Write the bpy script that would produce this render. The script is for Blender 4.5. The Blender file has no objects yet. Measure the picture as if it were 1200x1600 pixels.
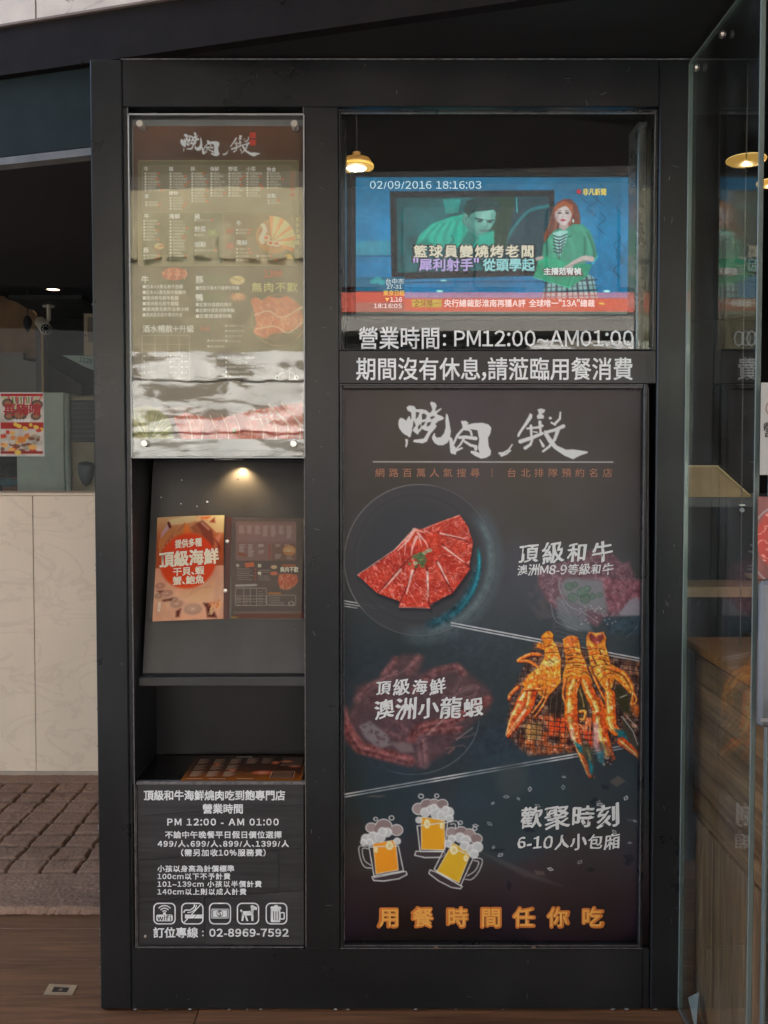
import bpy, math, random
import numpy as np
R = math.radians
random.seed(7); rng = np.random.RandomState(11)
SC = bpy.context.scene
COL = SC.collection

# ------------------------------------------------------------------ camera
F = 1400.0; CX = 608.0; CY = 769.0; TH = math.atan((CY - 720.0) / F); D = 2.0
ST, CT = math.sin(TH), math.cos(TH)
_e = (CY - 1580.0) / F
H = D * -((-ST) + _e * CT) / (CT + _e * ST)
cam = bpy.data.objects.new('camera', bpy.data.cameras.new('camera')); COL.objects.link(cam)
cam.location = (0, -D, H); cam.rotation_euler = (R(90) - TH, 0, 0)
cam.data.sensor_fit = 'VERTICAL'; cam.data.sensor_height = 24.0; cam.data.lens = F / 1600 * 24
cam.data.shift_x = -(CX - 600) / 1600; cam.data.shift_y = (CY - 800) / 1600
cam.data.clip_start = 0.05; cam.data.clip_end = 500
SC.camera = cam
# ------------------------------------------------------------------ world, sun, exposure
EXPO = 3.3
GAIN = 2 ** EXPO
world = bpy.data.worlds.new('World'); SC.world = world; world.use_nodes = True
_n = world.node_tree.nodes; _l = world.node_tree.links
sky = _n.new('ShaderNodeTexSky'); sky.sky_type = 'NISHITA'; sky.sun_disc = False
sky.sun_elevation = R(52); sky.sun_rotation = R(20); sky.dust_density = 4.0
_n['Background'].inputs[1].default_value = 0.13
_l.new(sky.outputs[0], _n['Background'].inputs[0])
sun = bpy.data.objects.new('sun', bpy.data.lights.new('sun', 'SUN')); COL.objects.link(sun)
sun.data.energy = 3.2; sun.data.angle = R(0.5); sun.data.color = (1, .93, .83)
sun.rotation_euler = (R(-38), 0, R(-20))
SC.view_settings.view_transform = 'Standard'; SC.view_settings.look = 'None'
SC.view_settings.gamma = 1; SC.view_settings.use_curve_mapping = False
SC.view_settings.exposure = EXPO
SC.cycles.transparent_max_bounces = 24; SC.cycles.max_bounces = 10
SC.cycles.sample_clamp_indirect = 6

# ------------------------------------------------------------------ pixel <-> place helpers
def ray(px, py):
    a = (np.asarray(px, float) - CX) / F; b = (CY - np.asarray(py, float)) / F
    return a + 0 * b, CT + b * ST + 0 * a, -ST + b * CT + 0 * a
def onY(px, py, Y=0.0):
    x, y, z = ray(px, py); t = (Y + D) / y
    return x * t, z * t + H
def onZ(px, py, Z=0.0):
    x, y, z = ray(px, py); t = (Z - H) / z
    return x * t, y * t - D
def VX(px, Y=0.0, py=720): return float(onY(px, py, Y)[0])
def VZ(py, Y=0.0): return float(onY(608, py, Y)[1])
def proj(X, Y, Z):
    dy = Y + D; dz = Z - H
    w = dy * CT - dz * ST; u = dy * ST + dz * CT
    return CX + F * X / w, CY - F * u / w
class Plane:
    """a flat surface in the place: point p, normal n (towards the viewer); maps traced points on to it"""
    def __init__(s, p, n):
        s.p = np.array(p, float); s.n = np.array(n, float); s.n /= np.linalg.norm(s.n)
    def at(s, px, py, off=0.0):
        x, y, z = ray(px, py)
        c = np.array((0, -D, H)); d = np.stack([x, y, z], -1)
        t = ((s.p + s.n * off - c) @ s.n) / (d @ s.n)
        return c + d * t[..., None]
def front(Y): return Plane((0, Y, 0), (0, -1, 0))

# ------------------------------------------------------------------ objects
def tag(o, label=None, cat=None, group=None, kind=None):
    if label: o['label'] = label
    if cat: o['category'] = cat
    if group: o['group'] = group
    if kind: o['kind'] = kind
    return o
def thing(name, label, cat, loc=(0, 0, 0), group=None, rz=0):
    o = bpy.data.objects.new(name, None); COL.objects.link(o); o.location = loc; o.rotation_euler = (0, 0, rz)
    o.empty_display_size = .05
    return tag(o, label, cat, group)
def link(name, me, parent=None, label=None, kind=None):
    o = bpy.data.objects.new(name, me); COL.objects.link(o)
    if parent is not None:
        o.parent = parent
        # geometry is written in world space: undo the parents' placing
        L = [0, 0, 0]; p = parent
        while p is not None:
            L = [a - b for a, b in zip(L, p.location)] if p.type == 'EMPTY' else L
            p = p.parent
        if parent.type == 'EMPTY': o.location = [-c for c in parent.location]
    if label: o['label'] = label
    if kind: o['kind'] = kind
    return o
def mesh(name, V, Fc, mat, smooth=False):
    me = bpy.data.meshes.new(name); me.from_pydata([tuple(map(float, v)) for v in V], [], [tuple(map(int, f)) for f in Fc])
    if mat: me.materials.append(mat)
    if smooth:
        for p in me.polygons: p.use_smooth = True
    me.update(); return me
class MB:
    def __init__(s): s.v = []; s.f = []
    def add(s, V, Fc):
        b = len(s.v); s.v += [tuple(v) for v in V]; s.f += [tuple(i + b for i in f) for f in Fc]; return s
    def box(s, x0, x1, y0, y1, z0, z1, bev=0.0):
        if x0 > x1: x0, x1 = x1, x0
        if y0 > y1: y0, y1 = y1, y0
        if z0 > z1: z0, z1 = z1, z0
        b = min(bev, .45 * (x1 - x0), .45 * (y1 - y0), .45 * (z1 - z0))
        if b <= 0:
            V = [(x, y, z) for x in (x0, x1) for y in (y0, y1) for z in (z0, z1)]
            return s.add(V, [(0, 1, 3, 2), (4, 6, 7, 5), (0, 4, 5, 1), (2, 3, 7, 6), (0, 2, 6, 4), (1, 5, 7, 3)])
        V = []; idx = {}
        for i, x in enumerate((x0, x1)):
            for j, y in enumerate((y0, y1)):
                for k, z in enumerate((z0, z1)):
                    sx, sy, sz = (1, -1)[i], (1, -1)[j], (1, -1)[k]
                    idx[i, j, k, 0] = len(V); V.append((x, y + sy * b, z + sz * b))
                    idx[i, j, k, 1] = len(V); V.append((x + sx * b, y, z + sz * b))
                    idx[i, j, k, 2] = len(V); V.append((x + sx * b, y + sy * b, z))
        q = idx; Fc = []
        for i in (0, 1): Fc.append([q[i, 0, 0, 0], q[i, 0, 1, 0], q[i, 1, 1, 0], q[i, 1, 0, 0]][::1 if i == 0 else -1])
        for j in (0, 1): Fc.append([q[0, j, 0, 1], q[1, j, 0, 1], q[1, j, 1, 1], q[0, j, 1, 1]][::1 if j == 0 else -1])
        for k in (0, 1): Fc.append([q[0, 0, k, 2], q[0, 1, k, 2], q[1, 1, k, 2], q[1, 0, k, 2]][::1 if k == 0 else -1])
        for j in (0, 1):
            for k in (0, 1): Fc.append([q[0, j, k, 1], q[1, j, k, 1], q[1, j, k, 2], q[0, j, k, 2]])
        for i in (0, 1):
            for k in (0, 1): Fc.append([q[i, 0, k, 0], q[i, 1, k, 0], q[i, 1, k, 2], q[i, 0, k, 2]])
        for i in (0, 1):
            for j in (0, 1): Fc.append([q[i, j, 0, 0], q[i, j, 1, 0], q[i, j, 1, 1], q[i, j, 0, 1]])
        for i in (0, 1):
            for j in (0, 1):
                for k in (0, 1): Fc.append([q[i, j, k, 0], q[i, j, k, 1], q[i, j, k, 2]])
        return s.add(V, Fc)
    def tube(s, pts, r, n=8, cap=True):
        pts = [np.array(p, float) for p in pts]; rs = r if hasattr(r, '__len__') else [r] * len(pts)
        b = len(s.v)
        for i, p in enumerate(pts):
            t = pts[min(i + 1, len(pts) - 1)] - pts[max(i - 1, 0)]; t /= np.linalg.norm(t) + 1e-9
            u = np.cross(t, (0, 0, 1) if abs(t[2]) < .9 else (1, 0, 0)); u /= np.linalg.norm(u); w = np.cross(t, u)
            for k in range(n):
                a = 2 * math.pi * k / n; s.v.append(tuple(p + rs[i] * (u * math.cos(a) + w * math.sin(a))))
        for i in range(len(pts) - 1):
            for k in range(n):
                a = b + i * n + k; c = b + i * n + (k + 1) % n; s.f.append((a, c, c + n, a + n))
        if cap:
            s.f.append(tuple(b + k for k in range(n))[::-1]); s.f.append(tuple(b + (len(pts) - 1) * n + k for k in range(n)))
        return s
    def lathe(s, prof, c, axis='z', n=24, sc=(1, 1, 1)):
        b = len(s.v)
        for (r, h) in prof:
            for k in range(n):
                a = 2 * math.pi * k / n; p = (r * math.cos(a), r * math.sin(a), h)
                if axis == 'y': p = (p[0], p[2], p[1])
                if axis == 'x': p = (p[2], p[0], p[1])
                s.v.append((c[0] + p[0] * sc[0], c[1] + p[1] * sc[1], c[2] + p[2] * sc[2]))
        for i in range(len(prof) - 1):
            for k in range(n):
                a = b + i * n + k; d = b + i * n + (k + 1) % n; s.f.append((a, d, d + n, a + n))
        return s
    def prism(s, poly, y0, y1):
        """polygon in x,z extruded along y"""
        n = len(poly); V = [(x, y0, z) for x, z in poly] + [(x, y1, z) for x, z in poly]
        return s.add(V, [tuple(range(n)), tuple(range(n, 2 * n))[::-1]] + [(i, i + n, (i + 1) % n + n, (i + 1) % n) for i in range(n)])
    def rot(s, a, c):
        ca, sa = math.cos(a), math.sin(a)
        s.v = [(c[0] + (x - c[0]) * ca - (y - c[1]) * sa, c[1] + (x - c[0]) * sa + (y - c[1]) * ca, z) for x, y, z in s.v]; return s
    def build(s, name, mat, parent=None, label=None, kind=None, smooth=False):
        me = mesh(name, s.v, s.f, mat, smooth)
        import bmesh
        bm = bmesh.new(); bm.from_mesh(me); bmesh.ops.recalc_face_normals(bm, faces=bm.faces); bm.to_mesh(me); bm.free()
        return link(name, me, parent, label, kind)
def structure(o): o['kind'] = 'structure'; return o

# ------------------------------------------------------------------ materials
def lin(c):
    c = np.asarray(c, float) / 255.0
    return np.where(c <= .04045, c / 12.92, ((c + .055) / 1.055) ** 2.4)
def mat(name, col, rough=.5, metal=0.0, noise=0.0, nscale=20, bump=0.0, bscale=60, rvar=0.0, stretch=(1, 1, 1), emit=None, es=0, spec=.5, coat=0.0, col2=None, rand=0.0):
    m = bpy.data.materials.new(name); m.use_nodes = True; nt = m.node_tree; N = nt.nodes; L = nt.links
    p = N['Principled BSDF']; p.inputs['Roughness'].default_value = rough; p.inputs['Metallic'].default_value = metal
    p.inputs['Specular IOR Level'].default_value = spec; p.inputs['Coat Weight'].default_value = coat
    tc = N.new('ShaderNodeTexCoord'); mp = N.new('ShaderNodeMapping'); mp.inputs['Scale'].default_value = stretch
    L.new(tc.outputs['Object'], mp.inputs[0])
    nz = N.new('ShaderNodeTexNoise'); nz.inputs['Scale'].default_value = nscale; nz.inputs['Detail'].default_value = 6; L.new(mp.outputs[0], nz.inputs[0])
    c1 = tuple(col) + (1,)
    c2 = tuple(col2) + (1,) if col2 is not None else tuple(min(1, c * (1 + noise)) for c in col) + (1,)
    if col2 is None: c1 = tuple(c * (1 - noise) for c in col) + (1,)
    rp = N.new('ShaderNodeValToRGB'); rp.color_ramp.elements[0].position = .33; rp.color_ramp.elements[1].position = .67
    rp.color_ramp.elements[0].color = c1; rp.color_ramp.elements[1].color = c2
    L.new(nz.outputs[0], rp.inputs[0]); out = rp.outputs[0]
    if rand:
        oi = N.new('ShaderNodeObjectInfo'); hs = N.new('ShaderNodeHueSaturation')
        mr = N.new('ShaderNodeMapRange'); mr.inputs[3].default_value = 1 - rand; mr.inputs[4].default_value = 1 + rand
        L.new(oi.outputs['Random'], mr.inputs[0]); L.new(mr.outputs[0], hs.inputs['Value']); L.new(out, hs.inputs['Color']); out = hs.outputs[0]
    L.new(out, p.inputs['Base Color'])
    if rvar:
        n2 = N.new('ShaderNodeTexNoise'); n2.inputs['Scale'].default_value = 4; n2.inputs['Detail'].default_value = 8; n2.inputs['Roughness'].default_value = .65
        L.new(tc.outputs['Object'], n2.inputs[0])
        mr = N.new('ShaderNodeMapRange'); mr.inputs[1].default_value = .3; mr.inputs[2].default_value = .7
        mr.inputs[3].default_value = max(.02, rough - rvar); mr.inputs[4].default_value = min(1, rough + rvar)
        L.new(n2.outputs[0], mr.inputs[0]); L.new(mr.outputs[0], p.inputs['Roughness'])
    if bump:
        n3 = N.new('ShaderNodeTexNoise'); n3.inputs['Scale'].default_value = bscale; n3.inputs['Detail'].default_value = 5; L.new(mp.outputs[0], n3.inputs[0])
        b = N.new('ShaderNodeBump'); b.inputs['Strength'].default_value = bump; b.inputs['Distance'].default_value = .004
        L.new(n3.outputs[0], b.inputs['Height']); L.new(b.outputs[0], p.inputs['Normal'])
    if emit is not None:
        p.inputs['Emission Color'].default_value = tuple(emit) + (1,); p.inputs['Emission Strength'].default_value = es
    return m
def srgb(*c): return tuple(float(v) for v in lin(c))
def glass(name, tint=(.93, .97, .95), ior=1.5, rough=0.0, dirt=0.0, wave=.02, wsc=5):
    m = bpy.data.materials.new(name); m.use_nodes = True; nt = m.node_tree; N = nt.nodes; L = nt.links
    N.remove(N['Principled BSDF'])
    t = N.new('ShaderNodeBsdfTransparent'); t.inputs[0].default_value = tuple(tint) + (1,)
    g = N.new('ShaderNodeBsdfGlossy'); g.inputs['Roughness'].default_value = rough; g.inputs[0].default_value = (1, 1, 1, 1)
    geo = N.new('ShaderNodeNewGeometry'); mi = N.new('ShaderNodeMapRange'); mi.inputs[3].default_value = ior; mi.inputs[4].default_value = 1 / ior
    L.new(geo.outputs['Backfacing'], mi.inputs[0])
    fr = N.new('ShaderNodeFresnel'); L.new(mi.outputs[0], fr.inputs[0])
    nz = N.new('ShaderNodeTexNoise'); nz.inputs['Scale'].default_value = wsc; nz.inputs['Detail'].default_value = 3; b = N.new('ShaderNodeBump'); b.inputs['Strength'].default_value = wave
    tc = N.new('ShaderNodeTexCoord'); L.new(tc.outputs['Object'], nz.inputs[0]); L.new(nz.outputs[0], b.inputs['Height'])
    L.new(b.outputs[0], g.inputs['Normal'])
    mx = N.new('ShaderNodeMixShader'); L.new(fr.outputs[0], mx.inputs[0]); L.new(t.outputs[0], mx.inputs[1]); L.new(g.outputs[0], mx.inputs[2])
    out = mx.outputs[0]
    if dirt:
        df = N.new('ShaderNodeBsdfDiffuse'); df.inputs[0].default_value = (.6, .62, .62, 1)
        n2 = N.new('ShaderNodeTexNoise'); n2.inputs['Scale'].default_value = 9; n2.inputs['Detail'].default_value = 9
        L.new(tc.outputs['Object'], n2.inputs[0]); mr = N.new('ShaderNodeMapRange'); mr.inputs[1].default_value = .45; mr.inputs[2].default_value = .8; mr.inputs[4].default_value = dirt
        L.new(n2.outputs[0], mr.inputs[0]); m2 = N.new('ShaderNodeMixShader'); L.new(mr.outputs[0], m2.inputs[0]); L.new(out, m2.inputs[1]); L.new(df.outputs[0], m2.inputs[2]); out = m2.outputs[0]
    L.new(out, N['Material Output'].inputs[0])
    return m
def print_mat(name, rough=.35, emit=0.0, coat=0.0, bump=0.0, spec=.4):
    m = bpy.data.materials.new(name); m.use_nodes = True; nt = m.node_tree; N = nt.nodes; L = nt.links; p = N['Principled BSDF']
    a = N.new('ShaderNodeAttribute'); a.attribute_name = 'print'
    p.inputs['Roughness'].default_value = rough; p.inputs['Coat Weight'].default_value = coat; p.inputs['Specular IOR Level'].default_value = spec
    if emit:
        p.inputs['Base Color'].default_value = (.01, .01, .01, 1); L.new(a.outputs[0], p.inputs['Emission Color']); p.inputs['Emission Strength'].default_value = emit
    else: L.new(a.outputs[0], p.inputs['Base Color'])
    if bump:
        tc = N.new('ShaderNodeTexCoord'); nz = N.new('ShaderNodeTexNoise'); nz.inputs['Scale'].default_value = 14; nz.inputs['Detail'].default_value = 4
        L.new(tc.outputs['Object'], nz.inputs[0]); b = N.new('ShaderNodeBump'); b.inputs['Strength'].default_value = bump; b.inputs['Distance'].default_value = .003
        L.new(nz.outputs[0], b.inputs['Height']); L.new(b.outputs[0], p.inputs['Normal'])
    return m
def paint_mat(name, base, rough):
    """satin black site paint: brush smears, dust specks, scuffs"""
    m = mat(name, base, rough, noise=.22, nscale=7, rvar=.06, bump=.05, bscale=220, stretch=(1, 1, .35), spec=.38)
    nt = m.node_tree; N = nt.nodes; L = nt.links; p = N['Principled BSDF']
    src = p.inputs['Base Color'].links[0].from_socket
    tc = N.new('ShaderNodeTexCoord'); v = N.new('ShaderNodeTexVoronoi'); v.inputs['Scale'].default_value = 26; L.new(tc.outputs['Object'], v.inputs[0])
    mr = N.new('ShaderNodeMapRange'); mr.inputs[1].default_value = .035; mr.inputs[2].default_value = .02; mr.inputs[3].default_value = 0; mr.inputs[4].default_value = 1; L.new(v.outputs['Distance'], mr.inputs[0])
    nz = N.new('ShaderNodeTexNoise'); nz.inputs['Scale'].default_value = 5; L.new(tc.outputs['Object'], nz.inputs[0])
    m2 = N.new('ShaderNodeMapRange'); m2.inputs[1].default_value = .56; m2.inputs[2].default_value = .6; L.new(nz.outputs[0], m2.inputs[0])
    mu = N.new('ShaderNodeMath'); mu.operation = 'MULTIPLY'; L.new(mr.outputs[0], mu.inputs[0]); L.new(m2.outputs[0], mu.inputs[1])
    # smears of dust
    n3 = N.new('ShaderNodeTexNoise'); n3.inputs['Scale'].default_value = 3.2; n3.inputs['Detail'].default_value = 10; n3.inputs['Roughness'].default_value = .55; L.new(tc.outputs['Object'], n3.inputs[0])
    m3 = N.new('ShaderNodeMapRange'); m3.inputs[1].default_value = .45; m3.inputs[2].default_value = .9; m3.inputs[4].default_value = .07; L.new(n3.outputs[0], m3.inputs[0])
    mx = N.new('ShaderNodeMath'); mx.operation = 'MAXIMUM'; L.new(mu.outputs[0], mx.inputs[0]); L.new(m3.outputs[0], mx.inputs[1])
    mc = N.new('ShaderNodeMixRGB'); L.new(mx.outputs[0], mc.inputs[0]); L.new(src, mc.inputs[1]); mc.inputs[2].default_value = (.22, .22, .22, 1)
    L.new(mc.outputs[0], p.inputs['Base Color'])
    return m
def wood_mat(name, c1, c2, axis=0, rough=.4, sc=1.0, rand=.12):
    m = bpy.data.materials.new(name); m.use_nodes = True; nt = m.node_tree; N = nt.nodes; L = nt.links; p = N['Principled BSDF']
    tc = N.new('ShaderNodeTexCoord'); oi = N.new('ShaderNodeObjectInfo'); ad = N.new('ShaderNodeVectorMath'); ad.operation = 'ADD'
    ml = N.new('ShaderNodeMath'); ml.operation = 'MULTIPLY'; ml.inputs[1].default_value = 37; L.new(oi.outputs['Random'], ml.inputs[0])
    L.new(tc.outputs['Object'], ad.inputs[0]); L.new(ml.outputs[0], ad.inputs[1])
    mp = N.new('ShaderNodeMapping'); s = [14 * sc] * 3; s[axis] = 1.1 * sc; mp.inputs['Scale'].default_value = s; L.new(ad.outputs[0], mp.inputs[0])
    nz = N.new('ShaderNodeTexNoise'); nz.inputs['Scale'].default_value = 1.6; nz.inputs['Detail'].default_value = 9; nz.inputs['Roughness'].default_value = .66; nz.inputs['Distortion'].default_value = .9; L.new(mp.outputs[0], nz.inputs[0])
    rp = N.new('ShaderNodeValToRGB'); e = rp.color_ramp.elements; e[0].position = .3; e[1].position = .72; e[0].color = tuple(c1) + (1,); e[1].color = tuple(c2) + (1,)
    L.new(nz.outputs[0], rp.inputs[0])
    mp2 = N.new('ShaderNodeMapping'); s2 = [160 * sc] * 3; s2[axis] = 5 * sc; mp2.inputs['Scale'].default_value = s2; L.new(ad.outputs[0], mp2.inputs[0])
    n2 = N.new('ShaderNodeTexNoise'); n2.inputs['Scale'].default_value = 1; n2.inputs['Detail'].default_value = 4; L.new(mp2.outputs[0], n2.inputs[0])
    mr = N.new('ShaderNodeMapRange'); mr.inputs[1].default_value = .35; mr.inputs[2].default_value = .65; mr.inputs[3].default_value = .72; mr.inputs[4].default_value = 1.15; L.new(n2.outputs[0], mr.inputs[0])
    m2 = N.new('ShaderNodeMapRange'); m2.inputs[3].default_value = 1 - rand; m2.inputs[4].default_value = 1 + rand; L.new(oi.outputs['Random'], m2.inputs[0])
    mm = N.new('ShaderNodeMath'); mm.operation = 'MULTIPLY'; L.new(mr.outputs[0], mm.inputs[0]); L.new(m2.outputs[0], mm.inputs[1])
    hs = N.new('ShaderNodeHueSaturation'); L.new(rp.outputs[0], hs.inputs['Color']); L.new(mm.outputs[0], hs.inputs['Value']); L.new(hs.outputs[0], p.inputs['Base Color'])
    p.inputs['Roughness'].default_value = rough
    b = N.new('ShaderNodeBump'); b.inputs['Strength'].default_value = .25; b.inputs['Distance'].default_value = .001; L.new(n2.outputs[0], b.inputs['Height']); L.new(b.outputs[0], p.inputs['Normal'])
    return m

# ------------------------------------------------------------------ glyphs and lettering
_G = {}
def glyph(ch):
    if ch in _G: return _G[ch]
    c = bpy.data.curves.new('t', 'FONT'); c.body = ch; c.size = 1; c.resolution_u = 2
    o = bpy.data.objects.new('t', c); COL.objects.link(o)
    dg = bpy.context.evaluated_depsgraph_get(); dg.update(); me = bpy.data.meshes.new_from_object(o.evaluated_get(dg))
    bpy.data.objects.remove(o); bpy.data.curves.remove(c)
    n = len(me.vertices); V = np.zeros(n * 3); me.vertices.foreach_get('co', V); V = V.reshape(-1, 3)[:, :2]
    me.calc_loop_triangles(); T = np.zeros(len(me.loop_triangles) * 3, int); me.loop_triangles.foreach_get('vertices', T); T = T.reshape(-1, 3)
    bpy.data.meshes.remove(me); _G[ch] = (V, T); return _G[ch]
def fw(ch):
    o = ord(ch)
    return chr(o + 0xFEE0) if 33 <= o <= 126 and ch not in '-~/' else ch
def text_mesh(items, plane, off, bold_copies=4):
    """items: (string, x, y centre, height px, width px or None, align, bold em, slant, warp px, rot)"""
    VV = []; TT = []; nb = 0; gi = 0
    for it in items:
        s, x, y, h, w, al, bd, sl, wp, rt = (list(it) + [None, 'l', 0, 0, 0, 0][len(it) - 4:])[:10]
        em = h / .88; gl = []; cur = 0.0
        for ch in s:
            if ch == ' ': cur += .32; continue
            if ch == '、': V, T = glyph(ch); gl.append((V + (cur - .02, 0), T)); cur += .42; continue
            if ord(ch) > 0x2E80 or ch in '、，。':
                V, T = glyph(ch); gl.append((V + (cur, 0), T)); cur += 1.0
            else:
                V, T = glyph(fw(ch)); x0 = V[:, 0].min(); ww = V[:, 0].max() - x0
                gl.append((V - (x0 - cur - .04, 0), T)); cur += ww + .1
        if not gl: continue
        a0 = min(g[0][:, 0].min() for g in gl); a1 = max(g[0][:, 0].max() for g in gl)
        for V, T in gl:
            X = (V[:, 0] - a0) * em; Y = (V[:, 1] - .36) * em
            if w:  # spread the letters over the given width, keeping each letter's own width within reason
                tot = (a1 - a0) * em; c = X.mean(); k = w / tot
                kc = (min(k, 1.0) if bd < 0 else min(k, 1.06)) if k > 1 else k
                X = c * k + (X - c) * kc
            X = X + sl * Y
            W = w if w else (a1 - a0) * em
            ox = x - (W / 2 if al == 'c' else (W if al == 'r' else 0))
            reps = [(0, 0)]
            if bd < 0:   # broad nib held at a slant
                reps = [(-bd * em * k * .95, -bd * em * k * .5) for k in (-1, -.5, 0, .5, 1)] + [(0, -bd * em * .35), (0, bd * em * .35)]
                gi += 1; c0, c1 = X.mean(), Y.mean(); an = (.07, -.05, .03, -.08, .05)[gi % 5]; sc_ = (1.04, .92, 1.07, .97)[gi % 4]
                X, Y = c0 + sc_ * ((X - c0) * math.cos(an) - (Y - c1) * math.sin(an)), c1 + sc_ * ((X - c0) * math.sin(an) + (Y - c1) * math.cos(an))
                Y = Y + .10 * (X - c0)
            if bd > 0:
                reps = [(bd * em * math.cos(a), bd * em * math.sin(a)) for a in [math.pi / 4 + 2 * math.pi * i / bold_copies for i in range(bold_copies)]] + [(0, 0)]
            for j, (dx, dy) in enumerate(reps):
                qx = X + dx; qy = Y + dy
                if wp:
                    qx = qx + wp * np.sin(qy * .55 + ox * .3 + qx * .13) + wp * .5 * np.sin(qx * 1.1 + qy * .9); qy = qy + wp * .8 * np.sin(qx * .35 + qy * .2)
                if rt:
                    cr, sr = math.cos(rt), math.sin(rt); mx = W / 2; qx, qy = (qx - mx) * cr - qy * sr + mx, (qx - mx) * sr + qy * cr
                P = plane.at(ox + qx, y - qy, off + j * 2.5e-5)
                VV.append(P); TT.append(T + nb); nb += len(P)
    return np.concatenate(VV), np.concatenate(TT)
def fast_mesh(name, V, T, m):
    me = bpy.data.meshes.new(name); n = len(V); k = T.shape[1]; t = len(T)
    me.vertices.add(n); me.vertices.foreach_set('co', np.asarray(V, np.float32).ravel())
    me.loops.add(t * k); me.loops.foreach_set('vertex_index', T.astype(np.int32).ravel())
    me.polygons.add(t); me.polygons.foreach_set('loop_start', np.arange(t, dtype=np.int32) * k)
    me.update(calc_edges=True)
    if m: me.materials.append(m)
    return me
def letters(name, items, plane, off, m, parent, label=None, kind='stuff', copies=4):
    V, T = text_mesh(items, plane, off, copies)
    o = link(name, fast_mesh(name, V, T, m), parent, label); 
    if kind: o['kind'] = kind
    return o

# ------------------------------------------------------------------ flat print painter (ink colours on a dense mesh)
def vnoise(x, y, seed=0):
    xi = np.floor(x).astype(np.int64); yi = np.floor(y).astype(np.int64); fx = x - xi; fy = y - yi
    fx = fx * fx * (3 - 2 * fx); fy = fy * fy * (3 - 2 * fy)
    def h(a, b):
        n = (a * 374761393 + b * 668265263 + seed * 974711) & 0xffffffff
        n = ((n ^ (n >> 13)) * 1274126177) & 0xffffffff
        return ((n ^ (n >> 16)) & 0xffff) / 65535.0
    return (h(xi, yi) * (1 - fx) + h(xi + 1, yi) * fx) * (1 - fy) + (h(xi, yi + 1) * (1 - fx) + h(xi + 1, yi + 1) * fx) * fy
def fbm(x, y, s, o=4, seed=0):
    v = 0; a = .5; t = 0
    for i in range(o):
        v = v + a * vnoise(x / s, y / s, seed + i * 17); t += a; a *= .5; s *= .5
    return v / t
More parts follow.
